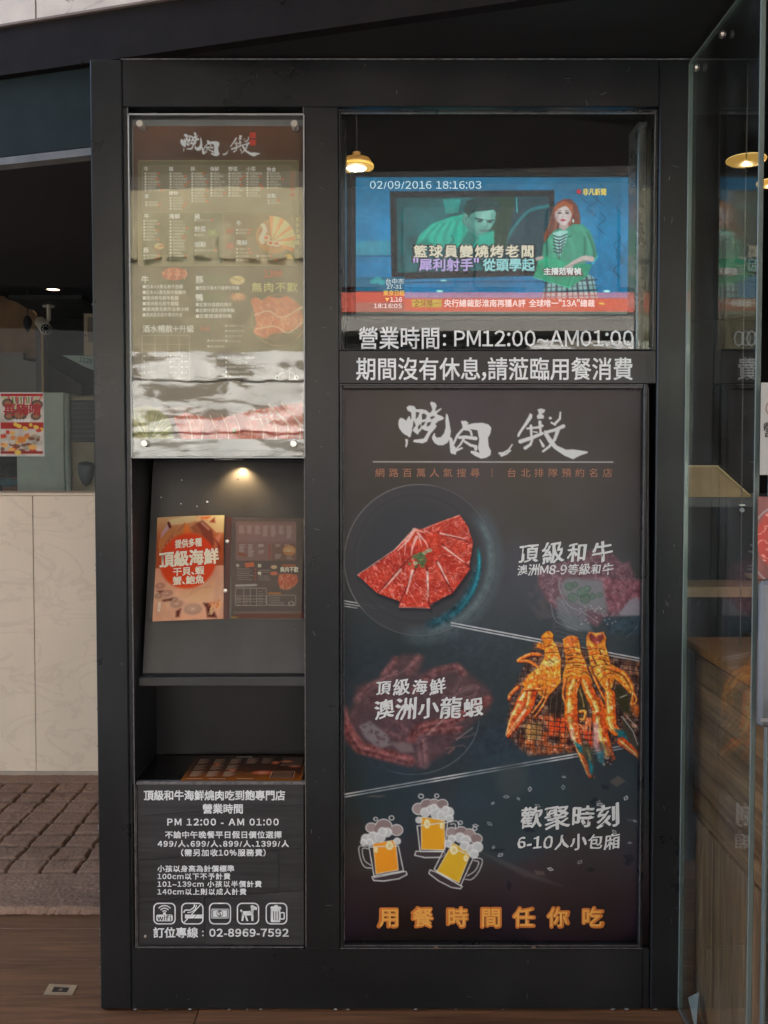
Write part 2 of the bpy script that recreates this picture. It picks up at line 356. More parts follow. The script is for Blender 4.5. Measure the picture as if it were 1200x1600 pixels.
class Canvas:
    def __init__(s, x0, y0, x1, y1, sc, bg):
        s.x0, s.y0, s.x1, s.y1, s.sc = x0, y0, x1, y1, sc
        s.w = int((x1 - x0) * sc) + 1; s.h = int((y1 - y0) * sc) + 1
        s.a = np.empty((s.h, s.w, 3)); s.a[:] = np.array(bg) / 255.
        s.X, s.Y = np.meshgrid(x0 + np.arange(s.w) / sc, y0 + np.arange(s.h) / sc)
        s.o = (0, 0, 1)
    def tr(s, ox=0, oy=0, k=1): s.o = (ox, oy, k)
    def P(s, pts): return [(s.o[0] + x / s.o[2], s.o[1] + y / s.o[2]) for x, y in pts]
    def box(s, xa, ya, xb, yb):
        i0 = max(0, int((ya - s.y0) * s.sc)); i1 = min(s.h, int((yb - s.y0) * s.sc) + 2); j0 = max(0, int((xa - s.x0) * s.sc)); j1 = min(s.w, int((xb - s.x0) * s.sc) + 2)
        return (slice(i0, i1), slice(j0, j1)) if i1 > i0 and j1 > j0 else None
    def put(s, sl, m, col, col2=None, gy=None):
        c = np.array(col) / 255.
        if col2 is not None:
            Y = s.Y[sl]; t = np.clip((Y - gy[0]) / (gy[1] - gy[0]), 0, 1)[..., None]; c = c * (1 - t) + np.array(col2) / 255. * t
        s.a[sl] = s.a[sl] * (1 - m[..., None]) + c * m[..., None]
    def mpoly(s, pts, soft=.7, raw=False):
        p = np.array(pts if raw else s.P(pts), float); sl = s.box(p[:, 0].min() - soft * 2 - 1, p[:, 1].min() - soft * 2 - 1, p[:, 0].max() + soft * 2 + 1, p[:, 1].max() + soft * 2 + 1)
        if sl is None: return None, None
        X, Y = s.X[sl], s.Y[sl]; d = np.full(X.shape, 1e9); ins = np.zeros(X.shape, bool)
        for (ax, ay), (bx, by) in zip(p, np.roll(p, -1, 0)):
            ex, ey = bx - ax, by - ay; t = np.clip(((X - ax) * ex + (Y - ay) * ey) / (ex * ex + ey * ey + 1e-9), 0, 1)
            d = np.minimum(d, np.hypot(X - ax - t * ex, Y - ay - t * ey))
            if ey != 0: ins ^= ((ay > Y) != (by > Y)) & (X < ex * (Y - ay) / ey + ax)
        sd = np.where(ins, d, -d); return sl, np.clip(sd / soft + .5, 0, 1)
    def poly(s, pts, col, a=1, soft=.7, col2=None, gy=None, tex=None):
        sl, m = s.mpoly(pts, soft)
        if sl is None: return
        if tex is not None: m = m * tex(s.X[sl], s.Y[sl])
        s.put(sl, m * a, col, col2, gy)
    def ell(s, cx, cy, rx, ry, col, a=1, soft=.7, ring=None, tex=None, half=None):
        (cx, cy), = s.P([(cx, cy)]); rx /= s.o[2]; ry /= s.o[2]
        e = soft + 2 + (ring or 0); sl = s.box(cx - rx - e, cy - ry - e, cx + rx + e, cy + ry + e)
        if sl is None: return
        X, Y = s.X[sl] - cx, s.Y[sl] - cy; q = np.hypot(X / rx, Y / ry); d = (1 - q) * min(rx, ry)
        m = np.clip(d / soft + .5, 0, 1)
        if ring: m = np.clip((ring / 2 - np.abs(d)) / soft + .5, 0, 1)
        if half is not None:
            an = np.degrees(np.arctan2(-Y, X)) % 360; c, w = half; dd = np.abs((an - c + 180) % 360 - 180); m = m * np.clip((w - dd) / 12, 0, 1)
        if tex is not None: m = m * tex(s.X[sl], s.Y[sl])
        s.put(sl, m * a, col)
    def line(s, pts, w, col, a=1, soft=.7, w2=None, closed=False):
        p = s.P(pts); w = w / s.o[2]; w2 = w if w2 is None else w2 / s.o[2]
        if closed: p = p + [p[0]]
        p = np.array(p, float); mw = max(w, w2); sl = s.box(p[:, 0].min() - mw - 1, p[:, 1].min() - mw - 1, p[:, 0].max() + mw + 1, p[:, 1].max() + mw + 1)
        if sl is None: return
        X, Y = s.X[sl], s.Y[sl]; m = np.zeros(X.shape); n = len(p) - 1
        for i in range(n):
            (ax, ay), (bx, by) = p[i], p[i + 1]; ex, ey = bx - ax, by - ay; t = np.clip(((X - ax) * ex + (Y - ay) * ey) / (ex * ex + ey * ey + 1e-9), 0, 1)
            ww = w + (w2 - w) * (i + t) / n; m = np.maximum(m, np.clip((ww / 2 - np.hypot(X - ax - t * ex, Y - ay - t * ey)) / soft + .5, 0, 1))
        s.put(sl, m * a, col)
    def curve(s, pts, w, col, a=1, soft=.7, w2=None, n=7):
        p = [np.array(q, float) for q in pts]; p = [2 * p[0] - p[1]] + p + [2 * p[-1] - p[-2]]; out = []
        for i in range(1, len(p) - 2):
            for k in range(n):
                t = k / n; out.append(.5 * ((2 * p[i]) + (-p[i - 1] + p[i + 1]) * t + (2 * p[i - 1] - 5 * p[i] + 4 * p[i + 1] - p[i + 2]) * t * t + (-p[i - 1] + 3 * p[i] - 3 * p[i + 1] + p[i + 2]) * t ** 3))
        out.append(p[-2]); s.line([tuple(q) for q in out], w, col, a, soft, w2)
    def text(s, string, x, y, h, w, col, a=1, bold=0):
        pass
    def sheet(s, name, plane, off, m, parent, rect=None, k=1.2, c0=.024, step=1.0, emit=False, label=None, warp=None):
        """a flat (or warped) sheet whose ink is this picture; rect = corners in traced points"""
        x0, y0, x1, y1 = rect or (s.x0, s.y0, s.x1, s.y1)
        nx = int((x1 - x0) * step) + 1; ny = int((y1 - y0) * step) + 1
        gx, gy = np.meshgrid(np.linspace(x0, x1, nx), np.linspace(y0, y1, ny))
        # sample the picture
        fx = np.clip((gx - s.x0) * s.sc, 0, s.w - 1.001); fy = np.clip((gy - s.y0) * s.sc, 0, s.h - 1.001)
        ix = fx.astype(int); iy = fy.astype(int); tx = (fx - ix)[..., None]; ty = (fy - iy)[..., None]; A = s.a
        C = (A[iy, ix] * (1 - tx) + A[iy, np.minimum(ix + 1, s.w - 1)] * tx) * (1 - ty) + (A[np.minimum(iy + 1, s.h - 1), ix] * (1 - tx) + A[np.minimum(iy + 1, s.h - 1), np.minimum(ix + 1, s.w - 1)] * tx) * ty
        C = lin(C * 255)
        C = C if emit else np.clip(C * k - c0, .004, .85)
        P = warp(gx, gy) if warp else plane.at(gx.ravel(), gy.ravel(), off)
        P = P.reshape(-1, 3); i = np.arange(ny * nx).reshape(ny, nx)
        Q = np.stack([i[:-1, :-1].ravel(), i[1:, :-1].ravel(), i[1:, 1:].ravel(), i[:-1, 1:].ravel()], -1)
        me = fast_mesh(name, P, Q, m); at = me.color_attributes.new('print', 'FLOAT_COLOR', 'POINT')
        at.data.foreach_set('color', np.concatenate([C.reshape(-1, 3), np.ones((nx * ny, 1))], 1).astype(np.float32).ravel())
        return link(name, me, parent, label)

# ------------------------------------------------------------------ shared materials
BLACK = paint_mat('black_satin_paint', (.0085, .0100, .0118), .31)
BLACK2 = paint_mat('black_niche_paint', (.010, .010, .011), .42)
SHELFM = paint_mat('grey_shelf_laminate', (.05, .049, .049), .42)
ALU = mat('black_aluminium', (.02, .02, .022), .3, .3, rvar=.12, noise=.2)
EDGE = mat('worn_edge', (.13, .12, .115), .45, noise=.4, nscale=90)
STEEL = mat('brushed_steel', (.62, .60, .56), .3, 1.0, noise=.1)
VINYL = mat('white_vinyl', (.78, .81, .82), .45, noise=.12, nscale=60)
DARKROOM = mat('dark_room_paint', (.006, .006, .007), .8, noise=.3)
WALNUTF = wood_mat('walnut_floor', srgb(88, 54, 34), srgb(142, 98, 66), 0, .45)
WALNUT_Y = wood_mat('walnut_board', srgb(96, 64, 42), srgb(186, 138, 98), 1, .38, .8)
WALNUT_Z = wood_mat('walnut_upright', srgb(106, 72, 50), srgb(190, 144, 106), 2, .38, 1.0)
PLASTICW = mat('white_plastic', (.6, .6, .58), .4, noise=.05)
PANE = glass('window_glass', (.93, .96, .95))
PANE_D = glass('dusty_door_glass', (.92, .96, .94), 1.5, 0, .035)
ACRY = glass('acrylic_sheet', (.95, .97, .96), 1.62, 0.012, .03, .30, 7)

# ------------------------------------------------------------------ setting: floor, arcade, street
floor = structure(MB().box(-6, 6, -1.3, 7, -.06, -.012).build('floor', mat('floor_base', (.03, .02, .015), .7)))
plank = MB().box(-.6, .6, -.0745, .0745, -.010, 0, .0012); pm = None
y = -1.22; r = 0
while y < 4.0:
    off = (r * .47) % 1.2; x = -3.6 + off
    while x < 3.6:
        if y < 1.6 or x < .5:
            if pm is None:
                o = plank.build('floor_plank', WALNUTF, floor); pm = o.data
            else: o = link('floor_plank', pm, floor)
            o.location = (x, y, 0)
        x += 1.202
    y += .1505; r += 1
structure(MB().box(-14, 14, -3.95, -1.302, -.2, -.03).build('pavement', mat('pavement_tile', (.15, .145, .14), .6, noise=.3, nscale=8, bump=.3)))
structure(MB().box(-60, 60, -14, -3.95, -.35, -.2).build('road', mat('asphalt', (.055, .055, .057), .8, noise=.25, nscale=30, bump=.4)))
structure(MB().box(-60, 60, -60, -14, -.4, -.1).build('ground', mat('far_pavement', (.25, .24, .23), .8, noise=.2)))
structure(MB().box(-3.9, 9, -4.0, -.62, 3.35, 3.6).build('unseen_arcade_ceiling', mat('unseen_ceiling_plaster', (.20, .19, .18), .75, noise=.1)))  # unseen; left end cut short so more skylight reaches the entrance
structure(MB().box(-9, 9, .9, 7.2, 3.35, 3.6).build('roof', mat('roof_slab', (.3, .3, .3), .8)))
t = thing('concrete_beam', 'grey concrete beam spanning the open side of the arcade behind the viewer', 'beam', (0, -3.6, 2.8))
MB().box(-9, 9, -.17, .17, 0, .02, 0).rot(R(3), (0, 0, 0))
b = MB().box(-5, 9, -3.75, -3.45, 3.0, 3.34).rot(R(4.5), (0, -3.6, 0)); b.build('soffit_edge', mat('beam_concrete', (.62, .58, .54), .8, noise=.12, nscale=3), t)
for i, xx in enumerate((-4.4, 3.9)):
    t = thing('arcade_column', ('grey tiled arcade column standing by the kerb to the left behind the viewer', 'grey tiled arcade column standing by the kerb to the right behind the viewer')[i], 'column', (xx, -3.6, 0), 'arcade columns')
    MB().box(xx - .25, xx + .25, -3.85, -3.35, -.03, 2.9, .01).build('shaft', mat('column_stone', (.28, .27, .26), .6, noise=.15), t)
    MB().box(xx - .3, xx + .3, -3.9, -3.3, -.03, .15, .01).build('plinth', mat('plinth_stone', (.12, .12, .12), .6, noise=.15), t)

# buildings over the road (seen as reflections in the glass)
def facade(name, label, x0, x1, zt, col, floors, nwin, wcol=(.05, .06, .07), wk=.3):
    t = thing(name, label, 'building', ((x0 + x1) / 2, -15, -.1), 'buildings across the road')
    MB().box(x0, x1, -22, -15, -.1, zt).build('wall', mat(name + '_wall', col, .7, noise=.2, nscale=2), t)
    wm = mat(name + '_glass', wcol, .35); fm = mat(name + '_frame', tuple(c * 1.05 + .002 for c in col), .5); me = fme = None
    fh = (zt - 4) / floors; ww = (x1 - x0) / nwin
    for i in range(floors):
        for j in range(nwin):
            cx = x0 + ww * (j + .5); cz = 4 + fh * (i + .5)
            if me is None:
                f = MB().box(-ww * .36, ww * .36, -.12, .0, -fh * wk, fh * wk, .02).build('window', fm, t); me = f.data
                p = MB().box(-ww * .32, ww * .32, -.15, -.121, -fh * (wk - .04), fh * (wk - .04)).build('pane', wm, f); fme = p.data
            else:
                f = link('window', me, t); p = link('pane', fme, f)
            f.location = (cx - t.location.x, -15.0 - t.location.y + .06, cz - t.location.z)
    return t
facade('olive_building', 'olive beige tiled block with small windows across the road', -5.6, -1.4, 14, (.19, .165, .10), 4, 9, (.15, .13, .08), .09)
facade('slate_building', 'dark slate block left of the olive block across the road', -24, -5.7, 13, (.008, .0085, .009), 4, 11, (.01, .01, .012))
facade('dark_building', 'dark grey office front across the road beside the olive block', -1.3, 8.2, 14, (.016, .017, .018), 4, 7)
facade('grey_building', 'pale grey block at the far right across the road', 8.3, 22, 12, (.12, .12, .12), 4, 9)
t = thing('shop_awning', 'red and white shop awning under the dark office front', 'awning', (2.2, -14.4, 4.1))
MB().box(-1.2, 5.9, -15, -14.2, 3.93, 4.28).build('red_band', mat('awning_red', (.4, .06, .035), .7), t)
MB().box(-1.2, 5.9, -15, -14.25, 3.6, 3.929).build('white_band', mat('awning_white', (.22, .21, .19), .7), t)
t = thing('storefront', 'grey shuttered shop front beneath the red awning', 'shop front', (2.2, -14.9, -.1))
sm = None
for i in range(24):
    z = .1 + i * .15
    if sm is None: o = MB().box(-1.1, 5.7, -15.0, -14.9, -.07, .07, .02).build('slat', mat('shutter_grey', (.09, .09, .088), .5), t); sm = o.data
    else: o = link('slat', sm, t)
    o.location = (-2.2, 14.9, z + .1)
def van_paint():
    # white side vinyl, peeling in ragged strips over darker old panels
    m = mat('van_white', (.60, .60, .585), .5, noise=.18, nscale=3); nt = m.node_tree; N = nt.nodes; L = nt.links; p = N['Principled BSDF']; s = p.inputs['Base Color'].links[0].from_socket
    tc = N.new('ShaderNodeTexCoord'); mp = N.new('ShaderNodeMapping'); mp.inputs['Scale'].default_value = (.9, 1, 3.4); L.new(tc.outputs['Object'], mp.inputs[0])
    nz = N.new('ShaderNodeTexNoise'); nz.inputs['Scale'].default_value = 2.6; nz.inputs['Detail'].default_value = 9; nz.inputs['Roughness'].default_value = .62; nz.inputs['Distortion'].default_value = .7; L.new(mp.outputs[0], nz.inputs[0])
    mr = N.new('ShaderNodeMapRange'); mr.inputs[1].default_value = .50; mr.inputs[2].default_value = .56; L.new(nz.outputs[0], mr.inputs[0])
    mx = N.new('ShaderNodeMixRGB'); L.new(mr.outputs[0], mx.inputs[0]); L.new(s, mx.inputs[1]); mx.inputs[2].default_value = (.17, .15, .12, 1); L.new(mx.outputs[0], p.inputs['Base Color']); return m
def van(label, x0, x1, yf, zt, loc, grp='parked white vans'):
    """box van parked side-on, near face at yf"""
    t = thing('parked_van', label, 'van', ((x0 + x1) / 2, yf - .9, -.2), grp)
    W = bpy.data.materials.get('van_white') or van_paint(); GL = mat('van_glass', (.02, .025, .03), .08); TY = mat('van_tyre', (.02, .02, .02), .8)
    L = x1 - x0; s = MB()
    poly = [(x0, .35), (x1 - .1, .35), (x1, .6), (x1 - .05, 1.15), (x1 - .75, zt - .15), (x1 - 1.0, zt), (x0 + .12, zt), (x0, zt - .2)]
    s.prism([(a, b - .2) for a, b in poly], yf - 1.75, yf); s.build('body', W, t)
    MB().prism([(x1 - 1.9, 1.25), (x1 - .72, 1.25), (x1 - 1.05, zt - .38), (x1 - 1.9, zt - .38)], yf + .001, yf + .012).build('side_window', GL, t)
    rb = None
    for i in range(3):
        z = 1.05 + i * (zt - 1.35) / 2.3
        if rb is None: rb = MB().box(x0 + .15, x1 - 2.0, yf + .001, yf + .014, -.012, .012, .004).build('side_rib', W, t); o = rb; rb = rb.data
        else: o = link('side_rib', rb, t)
        o.location = (o.location.x, o.location.y, o.location.z + z)
    MB().prism([(x0 + .2, 1.0), (x1 - .3, 1.0), (x1 - .3, 1.05), (x0 + .2, 1.05)], yf + .001, yf + .02).build('trim_strip', mat('van_trim', (.25, .25, .25), .5), t)
    for xx in (x0 + .7, x1 - .8):
        w = MB().lathe([(0, .02), (.3, .02), (.33, 0), (.33, -.2), (0, -.2)], (xx, yf, .13), 'y', 24).build('wheel', TY, t)
        MB().lathe([(0, .04), (.18, .04), (.2, .021)], (xx, yf, .13), 'y', 20).build('rim', STEEL, w)
    return t
van('white delivery van parked at the kerb to the left behind the viewer', -3.4, 1.25, -6.0, 2.42, 0)
van('tall white van parked on the far lane to the right behind the viewer', 1.7, 5.4, -9.2, 2.95, 1)

# ------------------------------------------------------------------ canopy over the shop front
ANG = math.atan2(.41, 1.4)
ux, uy = math.cos(ANG), -math.sin(ANG)
p0x, p0y = onY(180, 90, 0.0)[0], 0.0         # point of the canopy edge that meets the wall line
def L_at(x): return p0y + (x - p0x) * (uy / ux)
ZS = VZ(92)
def oblique(name, xa, xb, z0, z1, th, m, parent, dy=0.0):
    """upright slab whose face runs along the slanted canopy line"""
    V = []
    for x in (xa, xb):
        for yy in (L_at(x) + dy, L_at(x) + dy + th):
            for z in (z0, z1): V.append((x, yy, z))
    return MB().add(V, [(0, 1, 3, 2), (4, 6, 7, 5), (0, 4, 5, 1), (2, 3, 7, 6), (0, 2, 6, 4), (1, 5, 7, 3)]).build(name, m, parent)
t = thing('canopy', 'dark boxed canopy running at a slant over the display wall', 'canopy', (0, 0, ZS))
CANM = mat('canopy_paint', (.011, .0085, .008), .6, spec=.12, noise=.2, rvar=.1)
zf = VZ(92) + .105
oblique('fascia_board', -3.2, 1.6, ZS, zf, .03, CANM, t)
SFM = mat('soffit_black', (.012, .012, .012), .6)
for xa, xb, yb_ in ((-3.2, VX(150) - .002, 1.2), (VX(150), 1.6, .33)):
    V = [(xa, L_at(xa) + .031, ZS + .004), (xb, L_at(xb) + .031, ZS + .004), (xb, yb_, ZS + .004), (xa, yb_, ZS + .004)]
    MB().add([v for v in V] + [(a, b_, c + .02) for a, b_, c in V], [(0, 1, 2, 3), (7, 6, 5, 4), (0, 4, 5, 1), (1, 5, 6, 2), (2, 6, 7, 3), (3, 7, 4, 0)]).build('soffit_panel', SFM, t)
oblique('lip', -3.2, 1.6, zf + .001, zf + .006, .04, mat('canopy_lip', srgb(120, 105, 95), .5), t, -.008)
for px, py in ((112, 80), (448, 33)):
    X, Z = onY(px, py, -.03); s = MB().box(X - .003, X + .003, L_at(X) - .004, L_at(X) + .002, Z - .004, Z + .004).build('screw', ALU, t)
t = thing('stone_fascia', 'pale speckled stone cladding above the slanted canopy', 'wall', (0, 0, zf))
STN = mat('pale_stone', (.60, .53, .46), .6, noise=.10, nscale=9, bump=.3, bscale=40)
_nt = STN.node_tree; _p = _nt.nodes['Principled BSDF']; _s = _p.inputs['Base Color'].links[0].from_socket
_z = _nt.nodes.new('ShaderNodeTexNoise'); _z.inputs['Scale'].default_value = 22; _z.inputs['Detail'].default_value = 6; _z.inputs['Distortion'].default_value = 1.5
_tc = _nt.nodes.new('ShaderNodeTexCoord'); _mp = _nt.nodes.new('ShaderNodeMapping'); _mp.inputs['Scale'].default_value = (.35, 1, 1); _nt.links.new(_tc.outputs['Object'], _mp.inputs[0]); _nt.links.new(_mp.outputs[0], _z.inputs[0])
_m = _nt.nodes.new('ShaderNodeMapRange'); _m.inputs[1].default_value = .62; _m.inputs[2].default_value = .7; _nt.links.new(_z.outputs[0], _m.inputs[0])
_x = _nt.nodes.new('ShaderNodeMixRGB'); _nt.links.new(_m.outputs[0], _x.inputs[0]); _nt.links.new(_s, _x.inputs[1]); _x.inputs[2].default_value = (.22, .19, .17, 1); _nt.links.new(_x.outputs[0], _p.inputs['Base Color'])
for i in range(4):
    xa = -3.2 + i * 1.2; oblique('stone_slab', xa, xa + 1.196, zf + .008, zf + .9, .03, STN, t, .012)

# greenish boxed header left of the wall
t = thing('header_box', 'slate grey boxed header with a pale lower lip left of the display wall', 'header', (-1.2, .2, VZ(230)))
HB = mat('header_slate', (.010, .017, .018), .6, spec=.15, noise=.15, rvar=.08)
xw = VX(146)
oblique('front_board', -3.2, xw - .002, VZ(222) + .004, ZS - .001, .03, HB, t, .02)
oblique('lip', -3.2, xw - .002, VZ(234), VZ(222), .034, mat('header_lip', (.11, .11, .11), .45, noise=.2), t, .014)
V = [(-3.2, L_at(-3.2) + .05, VZ(234)), (xw, L_at(xw) + .05, VZ(234)), (xw, 1.6, VZ(234)), (-3.2, 1.6, VZ(234))]
MB().add(V + [(a, b_, c + .02) for a, b_, c in V], [(0, 1, 2, 3), (7, 6, 5, 4), (0, 4, 5, 1), (1, 5, 6, 2), (2, 6, 7, 3), (3, 7, 4, 0)]).build('underside', DARKROOM, t)

# ------------------------------------------------------------------ restaurant shell
room = thing('restaurant_interior', 'black painted walls and ceiling of the dim restaurant behind the glass', 'room', (0, 3, 0))
MB().box(-4.5, 4.5, 6.3, 6.4, 0, 3.34).build('back_wall', DARKROOM, room)
MB().box(-4.6, -4.5, .9, 6.4, 0, 3.34).build('side_wall', DARKROOM, room)
MB().box(4.5, 4.6, -.3, 6.4, 0, 3.34).build('side_wall', DARKROOM, room)
MB().box(-4.5, 4.5, .4, 6.3, 2.55, 2.6).build('false_ceiling', DARKROOM, room)
MB().box(xw + .05, 4.5, .4, .5, 2.6, 3.34).build('bulkhead', DARKROOM, room)
# partition between entrance side (left) and the TV booth
MB().box(VX(205) - .05, VX(205) - .02, .335, 3.2, 0, 2.5).build('partition', DARKROOM, room)

# ------------------------------------------------------------------ display wall
WL = thing('display_wall', 'black painted display wall with menu recess, poster and television window', 'display wall', (VX(610), 0, 0))
BX = .003
xL0, xL1, xN0, xN1 = VX(147), VX(197), VX(205), VX(475.5)
xM1, xR0, xR1 = VX(529.5), VX(1024.5), VX(1072)
zT, zO = VZ(92), VZ(167)
zB = VZ(1483.5); DEP = .32
zW0, zW1 = VZ(547), VZ(173)       # window opening
zP0, zP1 = VZ(1483), VZ(600)      # poster opening
def part(name, x0, x1, y0, y1, z0, z1, m=BLACK, bev=.0016, label=None): return MB().box(x0, x1, y0, y1, z0, z1, bev).build(name, m, WL, label)
part('stile', xL0, xL1 - .0006, 0, DEP, .004, zT, BLACK, .003)
part('trim_strip', xL1, xN0, .002, .2, zB, zO)
part('top_rail', xL1 + .0006, xR0 - .0006, 0.0006, .032, zO + .0005, zT)
part('bottom_rail', xL1 + .0006, xR0 - .018, 0.0006, DEP, .004, zB - .0005)
part('stile', xN1, xM1, 0, DEP, zB, zO)
part('stile', xR0 + .0006, xR1, -.001, .12, .004, zT, BLACK, .003)
part('stile', xR0 - .0175, xR0 - .0006, .003, .12, .004, zB - .0005)
part('middle_rail', xM1 + .0005, xR0 - .0006, 0.0008, .14, zP1 + .0005, zW0 - .0005)
# backs and niche box
part('back_board', xL0 + .01, xM1, DEP - .001, DEP + .02, .01, zT - .01, DARKROOM)
part('back_board', xM1, xR0, .14, .16, .01, zP1, DARKROOM)
NY = .19
zS1 = VZ(714) - .004
part('niche_back', xN0, xN1, NY, NY + .012, VZ(1222), zS1, BLACK2)
part('niche_side', xN0 - .010, xN0 - .0005, .201, NY + .012, VZ(1240), zS1, BLACK2)
part('niche_side', xN0 - .0008, xN0 + .0006, .004, NY, VZ(1222), zS1, BLACK2, 0)
part('niche_side', xN1 - .0006, xN1 + .0008, .004, NY, VZ(1222), zS1, BLACK2, 0)
part('niche_soffit', xN0, xN1, .002, NY, zS1, zS1 + .02, BLACK2)
part('recess_back', xN0, xN1, .035, .05, zS1 + .021, zO, BLACK2)
part('tray_floor', xN0, xN1, .012, NY, VZ(1222) - .02, VZ(1222), mat('tray_black', (.006, .006, .007), .25), .001)
part('edge_bead', xN0 + .004, xN1 - .001, -.0005, .012, VZ(1222) - .006, VZ(1222) + .001, EDGE, .001)
# worn bright arrises along openings
for a, b_, c, d_ in ((xN0 - .001, xN0 + .0008, VZ(1480), zO), (xN1 - .0008, xN1 + .001, VZ(1480), zO)):
    part('worn_edge', a, b_, -.0012, .002, c, d_, EDGE, 0)
# sloping display shelf + lip
SH = Plane((0, NY - .03, VZ(722)), (0, -(VZ(722) - VZ(1062)), -(-1) * (NY - .03 - .05)))
a = (NY - .03, VZ(722)); b_ = (.05, VZ(1062)); nx_, nz_ = (b_[1] - a[1]), -(b_[0] - a[0]); ln = math.hypot(nx_, nz_); nY, nZ = nx_ / ln, nz_ / ln
if nY > 0: nY, nZ = -nY, -nZ
SH = Plane((0, a[0], a[1]), (0, nY, nZ))
x0s, x1s = xN0 + .007, xN1 - .003; th = .012
V = []
for x in (x0s, x1s):
    for (yy, zz) in (a, b_, (b_[0] - nY * th, b_[1] - nZ * th), (a[0] - nY * th, a[1] - nZ * th)): V.append((x, yy, zz))
MB().add(V, [(0, 1, 2, 3), (4, 7, 6, 5), (0, 4, 5, 1), (1, 5, 6, 2), (2, 6, 7, 3), (3, 7, 4, 0)]).build('display_shelf', SHELFM, WL)
part('shelf_lip', x0s - .006, x1s + .001, .034, .046, VZ(1078.5), VZ(1064), SHELFM, .002)
part('shelf_gap', x0s, x1s, .0465, .052, VZ(1074), VZ(1060), DARKROOM, 0)
part('shelf_upstand', x0s, x1s, NY - .028, NY - .002, VZ(722), VZ(722) + .006, BLACK2)
for px, py in ((324, 784), (283, 787), (308, 791), (284, 750), (252, 777), (379, 1), (372, 748)):
    if py < 10: continue
    c = SH.at(px, py, .0008); MB().lathe([(0, .0006), (.0024 if px == 324 else .0012, .0004), (.0026 if px == 324 else .0014, -.001)], tuple(c), 'y', 10).build('screw', STEEL, WL)
# window frame, jamb, pane
fr = link('window_frame', MB().box(xM1, xR0 - .001, .003, .012, zW1 - .0, zW1 + .004).build('tmp', ALU).data, WL)
bpy.data.objects.remove([o for o in COL.objects if o.name == 'tmp'][0])
def sub(parent, name, x0, x1, y0, y1, z0, z1, m, bev=.001): return MB().box(x0, x1, y0, y1, z0, z1, bev).build(name, m, parent)
sub(fr, 'frame_bar', xM1 + .0005, xM1 + .005, .003, .03, zW0, zW1, ALU)
sub(fr, 'frame_bar', xM1 + .005, xR0 - .001, .003, .03, zW0, zW0 + .003, ALU)
sub(fr, 'frame_bar', xR0 - .007, xR0 - .0008, .003, .03, zW0, zW1, ALU)
sub(fr, 'frame_bead', xR0 - .0085, xR0 - .0072, .001, .006, zW0, zW1, EDGE, 0)
sub(fr, 'frame_bead', xM1 + .006, xR0 - .009, .001, .006, zW1 - .0055, zW1 - .004, EDGE, 0)
part('window_jamb', xR0 - .03, xR0 - .008, .06, .14, zW0, zW1, mat('jamb_aluminium', (.20, .20, .20), .28, .7, rvar=.15), .003)
part('window_jamb', xM1 + .0, xM1 + .012, .06, .14, zW0, zW1, ALU, .003)
part('window_sill', xM1, xR0, .032, .14, zW0 - .01, zW0 + .001, ALU)
pane = part('window_pane', xM1 + .005, xR0 - .007, .014, .019, zW0 + .003, zW1 - .0, PANE, 0)
letters('lettering', [('營業時間', 561, 529, 33, 125, 'l', .014), (':', 692, 530, 24, 5, 'l', .014), ('PM12:00~AM01:00', 710, 529, 29, 280, 'l', .012)], front(.0138), .0003, VINYL, pane)
letters('lettering', [('期間沒有休息,請蒞臨用餐消費'.replace(',', ','), 557, 577, 33, 431, 'l', .016)], front(.0008), .0006, VINYL, WL)
# chipped paint flakes down the left arris and along the foot
chips = MB()
for i in range(20):
    z = random.choice((random.uniform(.02, .45), random.uniform(.02, 1.9))); s_ = random.uniform(.0008, .002)
    chips.box(xL0 - .0006, xL0 + s_ * .8, -.0007, .001, z, z + s_ * random.uniform(1, 3))
for i in range(14):
    x = random.uniform(xL1, xR1); s_ = random.uniform(.001, .003); chips.box(x, x + s_ * 3, -.0018, .001, .004, .004 + s_)
chips.build('chipped_paint', mat('bare_primer', (.3, .29, .27), .8), WL, kind='stuff')
# thin pale dust line where the top rail meets the canopy
part('sealant_line', VX(196), VX(1078), -.003, 0, ZS - .0022, ZS - .0004, mat('sealant', (.16, .15, .15), .6, noise=.6, nscale=60), 0)

# ------------------------------------------------------------------ left entrance: marble wall, window, mat
YM = 1.50
mw = thing('marble_wall', 'low cream marble wall with beige veins under the entrance window', 'wall', (VX(70, YM), YM, 0))
MAR = mat('cream_marble', srgb(246, 228, 202), .3, noise=.05, nscale=3, bump=.02)
_nt = MAR.node_tree; _p = _nt.nodes['Principled BSDF']; _s = _p.inputs['Base Color'].links[0].from_socket
_tc = _nt.nodes.new('ShaderNodeTexCoord'); _mp = _nt.nodes.new('ShaderNodeMapping'); _mp.inputs['Scale'].default_value = (1.4, 1, 2.6); _mp.inputs['Rotation'].default_value = (0, R(-52), 0)
_nt.links.new(_tc.outputs['Object'], _mp.inputs[0]); _z = _nt.nodes.new('ShaderNodeTexNoise'); _z.inputs['Scale'].default_value = 2.6; _z.inputs['Detail'].default_value = 9; _z.inputs['Distortion'].default_value = 1.3; _nt.links.new(_mp.outputs[0], _z.inputs[0])
_m = _nt.nodes.new('ShaderNodeValToRGB'); _e = _m.color_ramp.elements; _e[0].position = .475; _e[0].color = (0, 0, 0, 1); _e[1].position = .5; _e[1].color = (.13, .13, .13, 1); _q = _e.new(.54); _q.color = (0, 0, 0, 1)
_nt.links.new(_z.outputs[0], _m.inputs[0]); _x = _nt.nodes.new('ShaderNodeMixRGB'); _nt.links.new(_m.outputs[0], _x.inputs[0]); _nt.links.new(_s, _x.inputs[1]); _x.inputs[2].default_value = tuple(srgb(150, 122, 100)) + (1,); _nt.links.new(_x.outputs[0], _p.inputs['Base Color'])
zm = VZ(770, YM)
xj = VX(50, YM)
